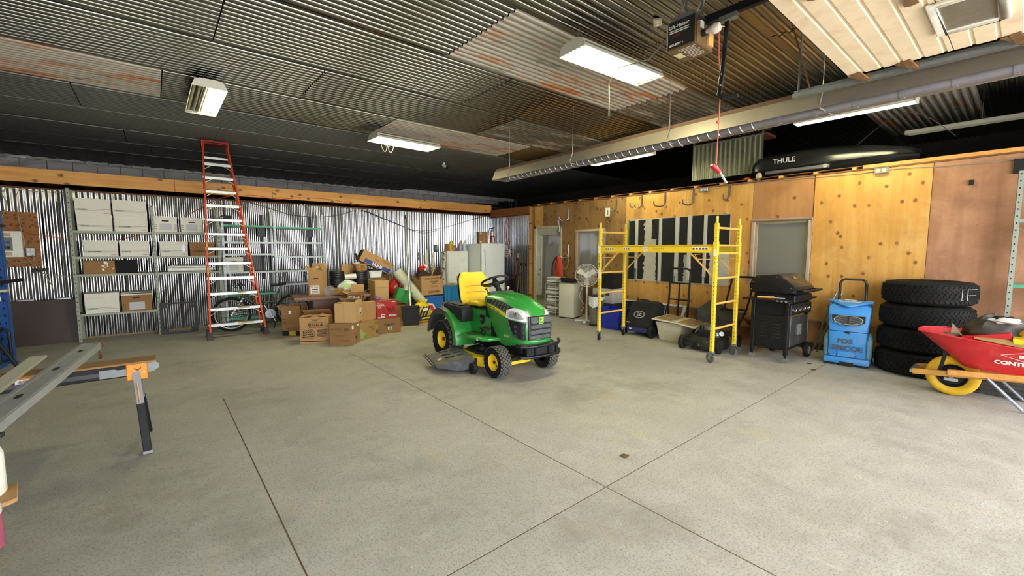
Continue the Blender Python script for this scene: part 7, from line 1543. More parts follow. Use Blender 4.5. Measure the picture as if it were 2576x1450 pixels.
for x in (-.14, .13): MB().bx(x-.035, x+.035, -.2, -.17, .118, .138).build('hatch_latch', DB, dh, bevel=.004)
MB().tube([(-.14, .2, .70), (-.14, .2, 1.04), (-.12, .2, 1.085), (-.09, .2, 1.10), (.09, .2, 1.10), (.12, .2, 1.085), (.14, .2, 1.04), (.14, .2, .70)], .016, 10).build('handle', M('handle_steel', '3f3f40', .4, .6), dh, smooth=60)
for s_ in (-1, 1): MB().cyl((s_*.20, .19, .10), (s_*.25, .19, .10), .10, n=22).build('wheel', RUBBER, dh)
for i, (y, l) in enumerate(((1.86, 'slim steel rod leaning between the barbecue and the dehumidifier'), (1.80, 'second slim steel rod next to the dehumidifier'))):
    one(MB().tube(spl([(7.35, y+.08, .02), (7.30, y, .25), (7.42, y-.06, .62), (7.5, y-.14, .9)]), .012, 8), 'steel_rod', GALV, l, 'rod')
# ------------------------------------------------------------------ truck tires
TRM = M('tire_black', '131313', .8, var=.15, scale=12, dirt=('3b3832', .3), spec=.2)
def tire_mesh():
    R_, w = .425, .275; mb = MB()
    mb.lathe([(.215, .03), (.30, .0), (.385, .012), (R_-.012, .045), (R_-.004, w*.3), (R_-.004, w*.7), (R_-.012, w-.045), (.385, w-.012), (.30, w), (.215, w-.03), (.20, w/2), (.215, .03)], n=48, caps=False)
    return mb
def tire(label, x, y, z, rz):
    t = thing('truck_tire', label, 'tire', (x, y, z), rz, 'stacked truck tires')
    return t
t0 = tire('top tire of the stack of four, with chalk marks', 7.165, .75, .85, R(10))
car = tire_mesh().build('carcass', TRM, t0, smooth=50)
td = MB(); rnd = random.Random(3); R_, w = .424, .275; nb = 56
for j, zz in enumerate((.055, .100, .1375, .175, .22)):
    for k in range(nb):
        a = 2*PI*(k+.37*j)/nb; da = 2*PI/nb*.40; dz = .017; sk = da*(.9 if j in (1, 3) else -.5)*(1 if j < 2 else -1)
        pts = [(a-da-sk, zz-dz), (a+da-sk, zz-dz), (a+da+sk, zz+dz), (a-da+sk, zz+dz)]; r0, r1 = R_-.012, R_+.004
        if j in (0, 4): r0 -= .006; r1 -= .006
        td.loft([[(r0*math.cos(p), r0*math.sin(p), q) for p, q in pts], [(r1*math.cos(p), r1*math.sin(p), q) for p, q in pts]], cap0=False)
td.build('tread', TRM, car, smooth=0)['kind'] = 'stuff'
t1 = dup(t0, (7.155, .755, .567), R(33), 'second tire down in the stack of four truck tires'); t2 = dup(t0, (7.17, .765, .284), R(71), 'third tire down, behind the wheelbarrow tray tip'); t3 = dup(t0, (7.15, .77, 0), R(95), 'bottom tire on the floor of the stack of four')
CH_ = M('chalk', 'a8a49a', .9)
def chalk(a, h, z, tilt=0):
    a = R(a); r_ = .4295; mb = MB().bar((r_*math.cos(a), r_*math.sin(a), z), (r_*math.cos(a+tilt), r_*math.sin(a+tilt), z+h), .006, .002, up=(math.cos(a), math.sin(a), 0)); mb.build('chalk_mark', CH_, t0)
chalk(200-10+26, .13, .08); chalk(200-10+34, .13, .08)
for z, L in ((.205, .16), (.14, .13)):
    mb = MB().tube([(.431*math.cos(R(224)+q*L*2), .431*math.sin(R(224)+q*L*2), z) for q in (0, .33, .66, 1)], .003, 4); mb.build('chalk_mark', CH_, t0)
# ------------------------------------------------------------------ wheelbarrow
wb2 = thing('wheelbarrow', 'red contractor wheelbarrow with yellow solid tire and wooden handles', 'wheelbarrow', (6.28, .42, 0))
WR = M('barrow_red', 'c8262d', .45, var=.07, dirt=('c98f84', .2)); WH = M('handle_wood', 'b8873f', .6, var=.1); YT = M('tire_yellow', 'd8ac1e', .6, var=.08, dirt=('8a7a4a', .25))
MB().lathe([(.115, -.03), (.15, -.055), (.19, -.05), (.205, -.02), (.205, .02), (.19, .05), (.15, .055), (.115, .03)], (0, 0, .205), (1, 0, 0), 40, caps=False).build('tire', YT, wb2, smooth=60)
rm = MB().lathe([(.118, -.035), (.112, -.045), (.09, -.02), (.045, -.02), (.035, -.05), (0, -.05)], (0, 0, .205), (1, 0, 0), 28, caps=False).lathe([(.118, .035), (.112, .045), (.09, .02), (.045, .02), (.035, .05), (0, .05)], (0, 0, .205), (1, 0, 0), 28, caps=False).lathe([(.118, -.036), (.118, .036)], (0, 0, .205), (1, 0, 0), 28, caps=False).build('wheel_rim', BLACKM, wb2, smooth=40)
MB().bar((-.12, 0, .205), (.12, 0, .205), .03, .03).bx(-.14, -.10, -.05, .05, .17, .20).bx(.10, .14, -.05, .05, .17, .20).build('axle_bracket', ALU, wb2)
for s_ in (-1, 1):
    MB().bar((s_*.145, .29, .215), (s_*.29, -1.25, .40), .042, .055).build('wood_handle', WH, wb2, bevel=.006)
    MB().bar((s_*.13, .09, .24), (s_*.15, .05, .47), .008, .03, up=(0, 1, 0)).build('tray_strut', BLACKM, wb2)
    MB().tube([(s_*.22, -.25, .27), (s_*.23, -.48, .02), (s_*.23, -.60, .02), (s_*.22, -.62, .32)], .014, 8).build('leg', M('leg_steel', '8c95a0', .4, .5), wb2)
    MB().bar((s_*.19, .02, .27), (s_*.24, -.55, .33), .05, .05).build('tray_riser', LUMBER, wb2)
MB().bx(-.165, .165, .27, .31, .20, .235).build('nose_guard', GALV, wb2, bevel=.004)
rim_ = [(.0, .28, .66), (-.17, .26, .66), (-.29, .10, .66), (-.345, -.15, .635), (-.36, -.5, .60), (-.345, -.85, .57), (-.28, -.93, .565), (.28, -.93, .565), (.345, -.85, .57), (.36, -.5, .60), (.345, -.15, .635), (.29, .10, .66), (.17, .26, .66)]
bot = [(.0, -.08, .34), (-.12, -.08, .34), (-.18, -.12, .34), (-.20, -.25, .34), (-.20, -.45, .335), (-.19, -.62, .33), (-.16, -.68, .33), (.16, -.68, .33), (.19, -.62, .33), (.20, -.45, .335), (.20, -.25, .34), (.18, -.12, .34), (.12, -.08, .34)]
mb = MB(); rings = []
for k in range(6):
    f = k/5; rings.append([tuple(bot[i][j]*(1-f)+rim_[i][j]*f for j in range(3)) for i in range(13)])
tray = mb.loft(rings, cap0=True, cap1=False).build('tray', WR, wb2, solid=.004, smooth=50)
MB().tube(rim_, .009, 8, closed=True).build('rolled_rim', WR, tray)
fxn = Vector((-.88, 0, -.48)).normalized(); tux = Vector((0, -1, 0)); tuz = tux.cross(fxn)*-1; tuz = tuz if tuz.z > 0 else -tuz
def on_tray(y, f, off=.008):
    xa = -.20; xb = -.355; za, zb_ = .338, .617; return Vector((xa+(xb-xa)*f, y, za+(zb_-za)*f))+Vector((-.87, 0, -.48))*off
tn_ = (Vector((0, -1, 0)), (on_tray(-.3, 1)-on_tray(-.3, 0)).normalized(), Vector((-.87, 0, -.49)))
text('CONTRACTOR', .058, WPRINT, tray, on_tray(-.48, .42), tn_, 0, .003); text('ERIE', .045, WPRINT, tray, on_tray(-.47, .70), tn_, 0, .003)
dm = MB(); c0_ = on_tray(-.47, .70); cs_ = [c0_+tn_[0]*a+tn_[1]*b for a, b in ((-.15, 0), (0, .055), (.15, 0), (0, -.055))]; dm.tube(cs_, .004, 5, closed=True).build('diamond_mark', WPRINT, tray)
for i in range(26):
    y = random.uniform(-.25, .1); f = random.uniform(.25, .9); plate(random.uniform(.004, .02), random.uniform(.002, .005), M('scratch_pale', 'd8b5a8', .7), tray, on_tray(y, f, .012 if y > -.1 else .008), tn_, 'scratch')
for o in [o for o in tray.children if o.name.startswith('scratch')]: bpy.data.objects.remove(o)
ws2 = [('dark_sack', 'crumpled dark brown and white sack heaped in the wheelbarrow', crumple(MB(), (0, 0, .12), .17, (.9, 1.25, .95), .3, seed=71), M('sack_dark', '2e261e', .6, var=.3), (6.30, .17, .56)), ('white_rag', 'white rag lying over the dark sack in the wheelbarrow', crumple(MB(), (0, 0, .04), .07, (.9, 1.5, .4), .3, seed=72), BAGW, (6.24, .10, .775)), ('yellow_sack', 'yellow printed sack at the back of the wheelbarrow', crumple(MB(), (0, 0, .12), .15, (.9, 1.1, .8), .15, seed=73), YS, (6.36, -.10, .56)), ('red_container', 'red plastic container lying in the front of the wheelbarrow', MB().box((0, 0, .06), (.12, .32, .10), (R(-14), 0, 0)), M('red_plastic', 'c01f2a', .35), (6.13, .20, .575)), ('wood_wedge', 'small wooden wedge standing in the wheelbarrow nose', MB().prism([(-.07, 0), (.06, 0), (.05, .17)], 0, .03, lambda a, b, h: (h, a, b)), M('wedge_wood', '9c8c70', .8), (6.22, .40, .58)), ('paint_can', 'small striped can lying in the wheelbarrow nose', MB().cyl((0, -.05, .06), (.05, .05, .06), .05, n=16), M('can_dark', '5a3a34', .4), (6.17, .45, .545)), ('yellow_tub', 'yellow plastic tub with a round label in the wheelbarrow', MB().loft([[(-.10, -.12, 0), (.1, -.12, 0), (.1, .12, 0), (-.1, .12, 0)], [(-.11, -.14, .12), (.11, -.14, .12), (.11, .14, .12), (-.11, .14, .12)]]), M('tub_yellow', 'e0c61f', .4), (6.12, -.10, .56))]
for n_, l, mb, m_, loc in ws2: one(mb, n_, m_, l, {'dark_sack': 'sack', 'white_rag': 'rag', 'yellow_sack': 'sack', 'red_container': 'container', 'wood_wedge': 'wedge', 'paint_can': 'can', 'yellow_tub': 'tub'}[n_], loc, smooth=50)
ys2 = bpy.data.objects['yellow_sack']; text('50', .09, INK, ys2, (-.155, .02, .17), ((0, -1, 0), (.3, 0, 1), (-1, 0, .3)), .2, .002)
yt2 = bpy.data.objects['yellow_tub']; MB().cyl((-.112, .0, .06), (-.1135, .0, .06), .035, n=18).build('round_label', WPRINT, yt2); text('2', .045, INK, yt2, (-.116, 0, .06), ((0, -1, 0), (0, 0, 1), (-1, 0, 0)))
rc = thing('rope_coil', 'coil of tan rope lying along the wheelbarrow rim', 'rope', (6.02, 0, .60)); 
for k in range(6): MB().tube(spl([(-.0+.012*k, .28, .05), (-.03+.012*k, .1, .028+.006*k), (-.04+.012*k, -.15, .01+.006*k), (-.03+.012*k, -.45, .0+.004*k)]), .006, 5).build('strand', M('rope_tan', 'a08a55', .85), rc)
one(MB().bar((0, .0, 0), (.05, -.5, .03), .03, .05), 'wood_stick', WH, 'yellow wooden stick lying across the wheelbarrow load', 'stick', (6.10, -.02, .72))
# wire racks on the floor behind the wheelbarrow
wr2 = thing('wire_racks', 'stack of dark wire shelves lying on the floor behind the wheelbarrow', 'wire shelves', (6.82, -.1, 0))
for k in range(6):
    z = .012+.042*k
    MB().tube([(-.26, -.45, z), (.22, -.45, z), (.22, .40, z), (-.26, .40, z)], .008, 6, closed=True).build('shelf_frame', M('rack_wire', '5a5a58', .4, .5), wr2)
    mb = MB()
    for i in range(14): mb.cyl((-.24+.035*i, -.44, z), (-.24+.035*i, .39, z), .004, n=5)
    mb.build('shelf_wires', M('rack_wire_light', 'a0a09a', .35, .6), wr2)['kind'] = 'stuff'
    for y in (-.4, .35): MB().bx(-.26, -.23, y-.02, y+.02, z-.008-.004, z+.026).build('spacer', BLACKM, wr2)
# shelving at the picture edge
shC = shelving('shelving_unit', 'grey steel shelf frame against the reddish plywood behind the wheelbarrow', (7.18, .13, 0), 1, [(0, 2.34, 1)], [], .30, M('shelf_pale', '9ba296', .45, .3, var=.05), M('shelf_pale', '9ba296'), [])
shC.rotation_euler = (0, 0, R(-90)); 
for z, m_ in ((1.83, None), (1.12, SHGR), (.45, None)):
    MB().bx(.004, .9, .004, .32, z-.003, z).bx(.004, .9, .003, .006, z-.036, z).bx(.004, .9, .318, .321, z-.036, z).build('shelf', m_ or MAT['shelf_pale'], shC, smooth=0)
MB().bar((.02, .31, .55), (.5, .31, .95), .025, .003).bar((.02, .31, 1.75), (.5, .31, 1.4), .025, .003).build('brace', MAT['shelf_pale'], shC)
mb = MB()
for x in (.86,):
    for y, sy in ((0, 1), (.32, -1)): post(mb, MB(), x, y, 2.34, 1, sy)
mb.build('post', MAT['shelf_pale'], shC, smooth=0)
one(MB().bx(-.02, .02, -.06, .06, 0, .16), 'dark_bracket', BLACKP, 'dark bracket fixed to the reddish plywood above the grey shelf frame', 'bracket', (E-.02, .12, 2.36))
# litter and the leaf on the floor
fl_ = [(2.55, 1.78, 'small brown dried leaf lying at the floor joint crossing'), (6.25, 1.62, 'bit of rusty bark on the floor joint before the dehumidifier'), (6.55, 1.75, 'dark splinter on the floor between barbecue and dehumidifier')]
for x, y, l in fl_: one(MB().grid(3, 3, lambda u, v: (.06*(u-.5)*(1-.6*abs(v-.5)), .05*(v-.5), .004+.008*math.sin(u*4+v*3)**2)), 'floor_litter', M('litter_brown', '6a4a30', .9, var=.3), l, 'litter', (x, y, 0), solid=.0012)
# ------------------------------------------------------------------ lamps
TUBE = EM('lit_tube', 'fbf6c8', LAMP); TUBEOFF = M('unlit_tube', 'b9b9a4', .3, var=.03)
HOOD = M('fixture_white', 'd6d4c6', .45, var=.04); REFL = M('fixture_reflector', 'b9b6a0', .22, .6, var=.05)
BUILT_WIRE = M('grey_wire', '6c6a64', .6)
def high_bay(label, loc, rz, L, Wd, lit, n=6, chain=True):
    t = thing('ceiling_light', label, 'ceiling light', loc, rz, 'fluorescent ceiling lights')
    hw = Wd/2
    prof = [(-hw, 0), (-hw*.82, .07), (-hw*.5, .095), (hw*.5, .095), (hw*.82, .07), (hw, 0)]
    hd = MB()
    hd.loft([[(x, a, z) for a, z in prof]+[(x, a*.985, z-.006) for a, z in reversed(prof)] for x in (-L/2, L/2)])
    h = hd.build('housing', HOOD, t, smooth=0)
    for s_ in (-1, 1):
        MB().prism(prof, 0, .004*s_, lambda a, b, hh: (s_*L/2+hh, a, b)).build('end_cap', HOOD, h, smooth=0)
    p2 = MB(); pitch = Wd*.94/n
    for i in range(n):
        y = -Wd*.47+pitch*(i+.5); zt = .088 if abs(y) < hw*.5 else .06
        q = []
        for k in range(7): a = PI*k/6; q.append((y-pitch*.48*math.cos(a), .03+(zt-.035)*math.sin(a)))
        p2.loft([[(x, b, c_) for b, c_ in q] for x in (-L/2+.01, L/2-.01)], closed=False)
    p2.build('reflector', REFL, h, smooth=40)
    for i in range(n):
        y = -Wd*.47+pitch*(i+.5)
        MB().cyl((-L/2+.03, y, .028), (L/2-.03, y, .028), .013, n=8).build('tube', TUBE if i in lit else TUBEOFF, t)
    soc = MB()
    for i in range(n):
        y = -Wd*.47+pitch*(i+.5)
        for s_ in (-1, 1): soc.bx(s_*(L/2-.035), s_*(L/2-.008), y-.014, y+.014, .008, .05)
    so = soc.build('lamp_sockets', HOOD, t, smooth=0); so['kind'] = 'stuff'
    if chain:
        for s_ in (-1, 1):
            MB().tube([(s_*L*.42, -.08, .09), (s_*L*.42, 0, .2), (s_*L*.42, .08, .09)], .003, 5).tube([(s_*L*.42, 0, .2), (s_*L*.42, 0, H-loc[2]-.01)], .003, 5).build('hanger_wire', BUILT_WIRE, t)
    return t
ALLT = range(6)
high_bay('six tube white high bay ceiling light near the door opener, all tubes lit', (3.62, 2.76, 3.30), R(-3), 1.17, .33, ALLT)
high_bay('six tube ceiling light over the cardboard boxes with its cord tied in a bow', (3.44, 7.0, 3.30), R(2), 1.16, .42, ALLT)
high_bay('ceiling light above the stepladder with half its tubes dark', (.60, 6.68, 3.32), R(-90), 1.24, .34, (3, 4, 5))
def strip(label, loc, L, rz):
    t = thing('strip_light', label, 'ceiling light', loc, rz, 'two tube strip lights')
    hd = MB().loft([[(x, -.07, .0), (x, -.075, .035), (x, -.035, .07), (x, .035, .07), (x, .075, .035), (x, .07, .0), (x, .03, .03), (x, -.03, .03)] for x in (-L/2, L/2)]).build('housing', HOOD, t, smooth=0)
    for s_ in (-1, 1): MB().bx(*sorted((s_*L/2, s_*(L/2+.02))), -.08, .08, -.005, .075).build('end_cap', HOOD, hd, bevel=.004)
    for y in (-.042, .042): MB().cyl((-L/2+.01, y, .005), (L/2-.01, y, .005), .014, n=8).build('tube', TUBE, t)
    for s_ in (-1, 1): MB().tube([(s_*L*.4, 0, .07), (s_*L*.4, 0, H-loc[2]-.01)], .003, 5).build('hanger_wire', BUILT_WIRE, t)
strip('two tube strip light behind the heater near the hanging metal panel', (6.96, 5.10, 3.2), 1.35, R(90))
strip('two tube strip light hung over the long black roof box', (6.88, 1.56, 3.2), 1.2, R(90))
dk_ = thing('strip_light', 'unlit white strip light in the dark loft beyond the roof box', 'ceiling light', (9.0, .55, 3.25), R(90), None)
MB().bx(-.8, .8, -.06, .06, 0, .06).build('housing', HOOD, dk_, bevel=.01)
MB().tube([(0, 0, .06), (0, 0, .3)], .004, 5).build('hanger_wire', BUILT_WIRE, dk_)
MB().cyl((-.75, .03, -.01), (.75, .03, -.01), .013, n=8).build('tube', TUBEOFF, dk_)
# tied cord
c0 = Vector((2.98, 6.84, 3.30)); cd = MB()
def loop(c, a, b, ang, n=14): return [c+Vector((math.cos(ang)*a*math.sin(2*PI*i/n)*1-0, -math.sin(ang)*0, -b*(1-math.cos(2*PI*i/n))*.5+math.sin(ang)*a*math.sin(2*PI*i/n))) for i in range(n)]
kx = Vector((3.03, 6.80, 3.19))
cd.tube([c0, c0+Vector((.02, -.02, -.06)), kx], .005, 6).tube([Vector((3.14, 6.84, 3.31)), Vector((3.08, 6.8, 3.22)), kx], .005, 6)
for sg in (-1, 1): cd.tube([kx+Vector((sg*(.02+.075*math.sin(PI*i/13)+.02*math.sin(2*PI*i/13)), 0, -.02-.045*i/13*1.2+.05*math.sin(2*PI*i/13))) for i in range(14)]+[kx], .0055, 6)
one(cd, 'lamp_cord', M('white_cord', 'd5d4c4', .5), 'white lamp cord tied in a bow under the light over the boxes', 'cord')
# black hanging plug cord by the first light
pts = [Vector((2.86, 1.72, 2.98)), Vector((2.9, 1.9, 2.9)), Vector((3.15, 2.35, 3.05)), Vector((3.45, 2.62, 3.18)), Vector((3.68, 2.85, 3.22)), Vector((3.72, 2.90, 3.2)), Vector((3.73, 2.9, 3.05)), Vector((3.73, 2.9, 2.93))]
cb = thing('power_cord', 'dark power cord running from the door opener and dangling past the light', 'cord')
MB().tube(pts, .005, 6).build('cable', M('cord_grey', '6a6a62', .5), cb); MB().cyl((3.73, 2.9, 2.93), (3.73, 2.9, 2.88), .014, n=8).build('plug', BLACKP, cb)
# ------------------------------------------------------------------ tube heater
ht = thing('tube_heater', 'long grey beige infrared tube heater hung below the ceiling', 'heater', (4.92, 6.25, 2.74), R(-2.2))
HB = M('heater_beige', '867d71', .45, .3, var=.05, dirt=('6e665c', .3)); HBR = M('heater_brown', '6f5645', .6, .2, var=.1); HT_ = M('heater_tube', '8e8c94', .4, .5, var=.08, dirt=('5f5a58', .3))
L_ = 7.7
MB().prism([(-.17, 0), (-.16, .005), (-.105, .14), (-.115, .145)], 0, -L_, lambda a, b, h: (a, h, b)).build('side_panel', HB, ht, smooth=0)
MB().prism([(.17, 0), (.16, .005), (.105, .14), (.115, .145)], 0, -L_, lambda a, b, h: (a, h, b)).build('side_panel', HB, ht, smooth=0)
MB().prism([(-.115, .14), (-.07, .20), (.07, .20), (.115, .14), (.10, .14), (.06, .19), (-.06, .19), (-.10, .14)], 0, -L_, lambda a, b, h: (a, h, b)).build('top_panel', HBR, ht, smooth=0)
MB().prism([(-.17, 0), (-.11, .145), (-.07, .2), (.07, .2), (.11, .145), (.17, 0)], 0, .006, lambda a, b, h: (a, h, b)).build('end_plate', HB, ht, smooth=0)
MB().cyl((0, -.12, .03), (0, -L_, .03), .052, n=16).build('burner_tube', HT_, ht)
for i in range(36):
    y = -.35-.115*i
    if y < -4.4: break
    MB().tube([(.0+.056*math.cos(2*PI*k/12), y+.012*math.sin(2*PI*k/12), .03+.056*math.sin(2*PI*k/12)) for k in range(12)], .0045, 4, closed=True).build('wire_coil', ALU, ht, smooth=60)
for i in range(10):
    y = -4.6-.3*i
    if y > -L_: MB().cyl((0, y, .03), (0, y-.03, .03), .058, n=14).build('tube_collar', HT_, ht)
for y in (-.45, -1.95, -3.5, -5.0, -6.3):
    MB().tube([(-.175, y, .02), (-.12, y, .15), (-.12, y, .24)], .005, 5).tube([(-.12, y, .24), (-.12, y, .80)], .003, 5).tube([(-.17, y, -.004), (.17, y, -.004)], .006, 5).build('hanger', ALU, ht)
# ------------------------------------------------------------------ garage door, track, opener
IVORY = M('door_ivory', 'e6d3b6', .5, 0, var=.04, scale=2, dirt=('a8774a', .35)); RUSTY = M('rusty_steel', '8a6a4c', .6, .5, var=.3, dirt=('6b3d22', .7))
gd = thing('overhead_door', 'ivory ribbed overhead garage door rolled up under the ceiling', 'garage door', (2.72, 1.0, 2.85))
X0, X1 = -1.55, 1.54; y = 0
for k in range(4):
    Ls = .58
    p = []; ys2 = [0]; zz = []
    prof = [(0, 0)]
    for i in range(5): q = (i+.72)*Ls/5.2; prof += [(-q, 0), (-q-.006, .007), (-q-.018, .007), (-q-.024, 0)]
    prof += [(-Ls+.006, 0), (-Ls+.006, .045), (0, .045)]
    MB().prism([(a+y, b) for a, b in prof], X0, X1, lambda a, b, h: (h, a, b)).build('door_section', IVORY, gd, smooth=0)
    y -= Ls
wf = MB(); wx0, wx1, wy0, wy1 = .70, 1.10, -.80, -.58
for (a, b, c_, d_) in ((wx0-.05, wx1+.05, wy1, wy1+.045), (wx0-.05, wx1+.05, wy0-.045, wy0), (wx0-.05, wx0, wy0, wy1), (wx1, wx1+.05, wy0, wy1)): wf.bx(a, b, c_, d_, -.022, .0)
wfo = wf.build('window_frame', M('frame_white', 'd8d4c8', .5, dirt=('8c6a48', .3)), gd, bevel=.006)
MB().bx(wx0, wx1, wy0, wy1, -.012, -.006).build('window_pane', M('dusty_pane', '6b675c', .3, var=.2, scale=20), wfo)
for (hx_, hy) in ((.50, -.50), (.02, -.18), (-.9, -.5)):
    MB().loft([[(hx_-.10, hy, -.001), (hx_-.02, hy-.03, -.028), (hx_+.02, hy-.03, -.028), (hx_+.10, hy+.01, -.001)], [(hx_-.10, hy+.012, -.001), (hx_-.02, hy+.03, -.028), (hx_+.02, hy+.03, -.028), (hx_+.10, hy+.022, -.001)]]).build('hinge', RUSTY, gd)
for hy in (-.06, -.34, -.85):
    MB().bar((1.50, hy, -.004), (1.62, hy-.03, -.03), .05, .012).bar((1.52, hy+.05, -.004), (1.62, hy-.03, -.03), .03, .01).cyl((1.60, hy-.03, -.03), (1.69, hy-.03, .0), .008, n=8).cyl((1.67, hy-.03, -.0), (1.70, hy-.03, 0), .025, n=12).build('roller_bracket', RUSTY, gd)
tk = thing('door_track', 'galvanised steel track of the overhead door on ceiling brackets', 'door track', (4.42, 1.43, 2.83))
MB().prism([(-.025, 0), (.03, 0), (.03, .065), (.022, .065), (.022, .008), (-.017, .008), (-.017, .03), (-.025, .03)], 0, -2.9, lambda a, b, h: (a, h, b)).build('rail', GALV, tk, smooth=0)
MB().bx(.03, .036, -2.9, -.05, .0, .05).build('angle_iron', GALV, tk)
for yy in (-.03, -1.6):
    MB().bar((.03, yy, .0), (-.0, yy-.02, .70), .035, .006).build('drop_bracket', GALV, tk); MB().bar((.03, yy-.1, .02), (-.02, yy+.08, .70), .03, .006).build('brace_bracket', RUSTY, tk)
MB().bar((-.25, -.02, .715), (.12, -.06, .715), .05, .008).build('ceiling_plate', GALV, tk)
op = thing('door_opener', 'black garage door opener motor with bare bulb, rail and hanging straps', 'door opener', (2.905, 1.59, 2.85))
OPB = M('opener_black', '2a2927', .4, .2, var=.1, dirt=('6b5a40', .2)); OPT = M('opener_tan', '6e5538', .55, .2, var=.1)
body = MB().bx(-.115, .115, -.10, .10, 0, .185).build('motor_housing', OPB, op, bevel=.006)
MB().bx(-.117, .117, -.102, .102, -.004, .006).build('base_plate', OPT, body)
MB().bx(-.118, -.114, -.104, -.099, 0, .186).bx(-.1, .118, -.106, -.099, 0, .14).build('end_trim', OPT, body)
MB().prism([(-.10, .185), (.10, .185), (.07, .225), (-.07, .225)], -.09, .09, lambda a, b, h: (h, a, b)).build('top_cover', GALV, body)
text_ = lambda s, z, sz, m=WPRINT, yy=0.0: text(s, sz, m, body, (-.1162, yy, z), ((0, -1, 0), (0, 0, 1), (-1, 0, 0)), bold=.0006)
text_('Lift-Master', .145, .032, yy=.012); text_('SECURITY +', .028, .019, yy=.03)
for k in range(2): plate(.14, .006, WPRINT, body, (-.116, .012, .12-.012*k), ((0, -1, 0), (0, 0, 1), (-1, 0, 0)), 'printed_line')
plate(.06, .012, M('dim_red', '6d2420', .6), body, (-.116, .03, .085), ((0, -1, 0), (0, 0, 1), (-1, 0, 0)), 'printed_line')
fd = ((0, -1, 0), (1, 0, 0), (0, 0, -1))
plate(.05, .08, M('paper_label', 'd3c99d', .6), body, (.0, .065, -.0045), fd)
for k in range(9): plate(.12-.02*(k % 3), .0045, WPRINT, body, (-.085+.02*k, -.03, -.0045), fd, 'caution_text')
MB().cyl((-.03, -.10, .075), (-.03, -.135, .075), .022, n=14).build('bulb_socket', BLACKP, op)
MB().lathe([(.013, 0), (.015, .02), (.03, .045), (.034, .065), (.026, .088), (0, .098)], (-.03, -.132, .075), (0, -1, 0), 16).build('light_bulb', M('frosted_bulb', 'd8ccc4', .25, var=.02), op)
MB().bx(.04, .10, -.12, -.10, .02, .10).build('lens_plate', M('amber_plate', 'd8a765', .4), op)
MB().bx(-.06, -.02, -.112, -.1, .105, .15).build('terminal_block', WHITEP, op)
MB().prism([(-.018, .155), (.018, .155), (.018, .205), (-.018, .205)], -.08, -3.1, lambda a, b, h: (a+.04, h, b)).build('rail', BLACKM, op)
MB().bx(.018, .062, -.30, -.19, .128, .158).build('trolley', GALV, op)
MB().tube([(.04, -.2, .13), (.02, -.19, .105), (.05, -.22, .10), (.055, -.24, .13)], .004, 6).build('release_lever', STEEL, op)
ar = MB().bar((.05, -.23, .135), (.045, -.215, -.20), .03, .012, up=(1, 0, 0)).bar((.045, -.215, -.18), (.045, -.20, -.33), .03, .012, up=(1, 0, 0))
ar.bar((.045, -.20, -.32), (.05, -.225, -.355), .03, .012, up=(1, 0, 0)).bar((.05, -.215, -.352), (.075, -.31, -.35), .024, .024)
aro = ar.build('door_arm', BLACKM, op, bevel=.003)
for z in (-.20, -.27): MB().cyl((.035, -.21, z), (.025, -.21, z), .008, n=8).build('arm_bolt', STEEL, aro)
for x, y in ((-.05, .0), (.02, .06)):
    MB().bar((x, y, .22), (x-.02, y+.02, .70), .025, .004).build('hanger_strap', GALV, op)
MB().bar((-.02, .02, .22), (-.16, .1, .70), .022, .004).bar((.05, -.06, .22), (.06, -.04, .70), .022, .004).build('brace_strap', GALV, op)
MB().bar((-.3, .12, .702), (.45, -.1, .702), .03, .006).build('ceiling_angle', GALV, op)
MB().tube([(.04, .0, .22), (.06, -.05, .34), (.09, -.05, .36), (.1, -.03, .3)], .006, 6).build('wire_loop', M('white_cord', 'd5d4c4', .5), op)
rp = thing('release_rope', 'thin red emergency release rope with red handle hanging from the opener', 'rope', (2.95, 1.41, 2.95))
MB().tube([(0, 0, 0), (.01, -.005, -.2), (.015, -.02, -.35), (0.01, -.02, -.6), (0, -.02, -.88)], .004, 6).build('cord', M('rope_red', 'c9684e', .7), rp)
MB().ball((.0, -.02, -.60), .012, 8, 6).build('knot', M('rope_red', 'c9684e', .7), rp)
MB().bar((-.035, -.005, -.885), (.03, -.03, -.93), .035, .02).build('handle', M('handle_red', 'c8202c', .4), rp, bevel=.004)
MB().bar((.0, -.02, -.89), (.075, -.06, -1.0), .014, .008).build('tag', WHITEP, rp)
# outlet and camera on the ceiling
oc = thing('ceiling_outlet', 'off white power outlet on the ceiling by the door opener', 'outlet', (3.60, 2.28, 3.525), R(30))
MB().bx(-.06, .06, -.035, .035, 0, .02).build('cover_plate', M('outlet_ivory', 'c9c0a4', .5), oc, bevel=.004)
MB().cyl((-.025, 0, 0), (-.025, 0, -.004), .017, n=12).build('socket', WHITEP, oc); MB().cyl((.025, 0, 0), (.025, 0, -.004), .017, n=12).build('socket', WHITEP, oc)
sc = thing('security_camera', 'small white security camera under the ceiling beyond the boxes light', 'camera', (5.4, 9.0, 3.54))
MB().cyl((0, 0, 0), (0, 0, -.05), .03, .02, 12).build('mount', WHITEP, sc); MB().cyl((-.01, .02, -.05), (.03, -.09, -.12), .033, n=14).build('body', WHITEP, sc); MB().cyl((.028, -.085, -.117), (.034, -.10, -.127), .035, n=14).build('lens_hood', BLACKP, sc)
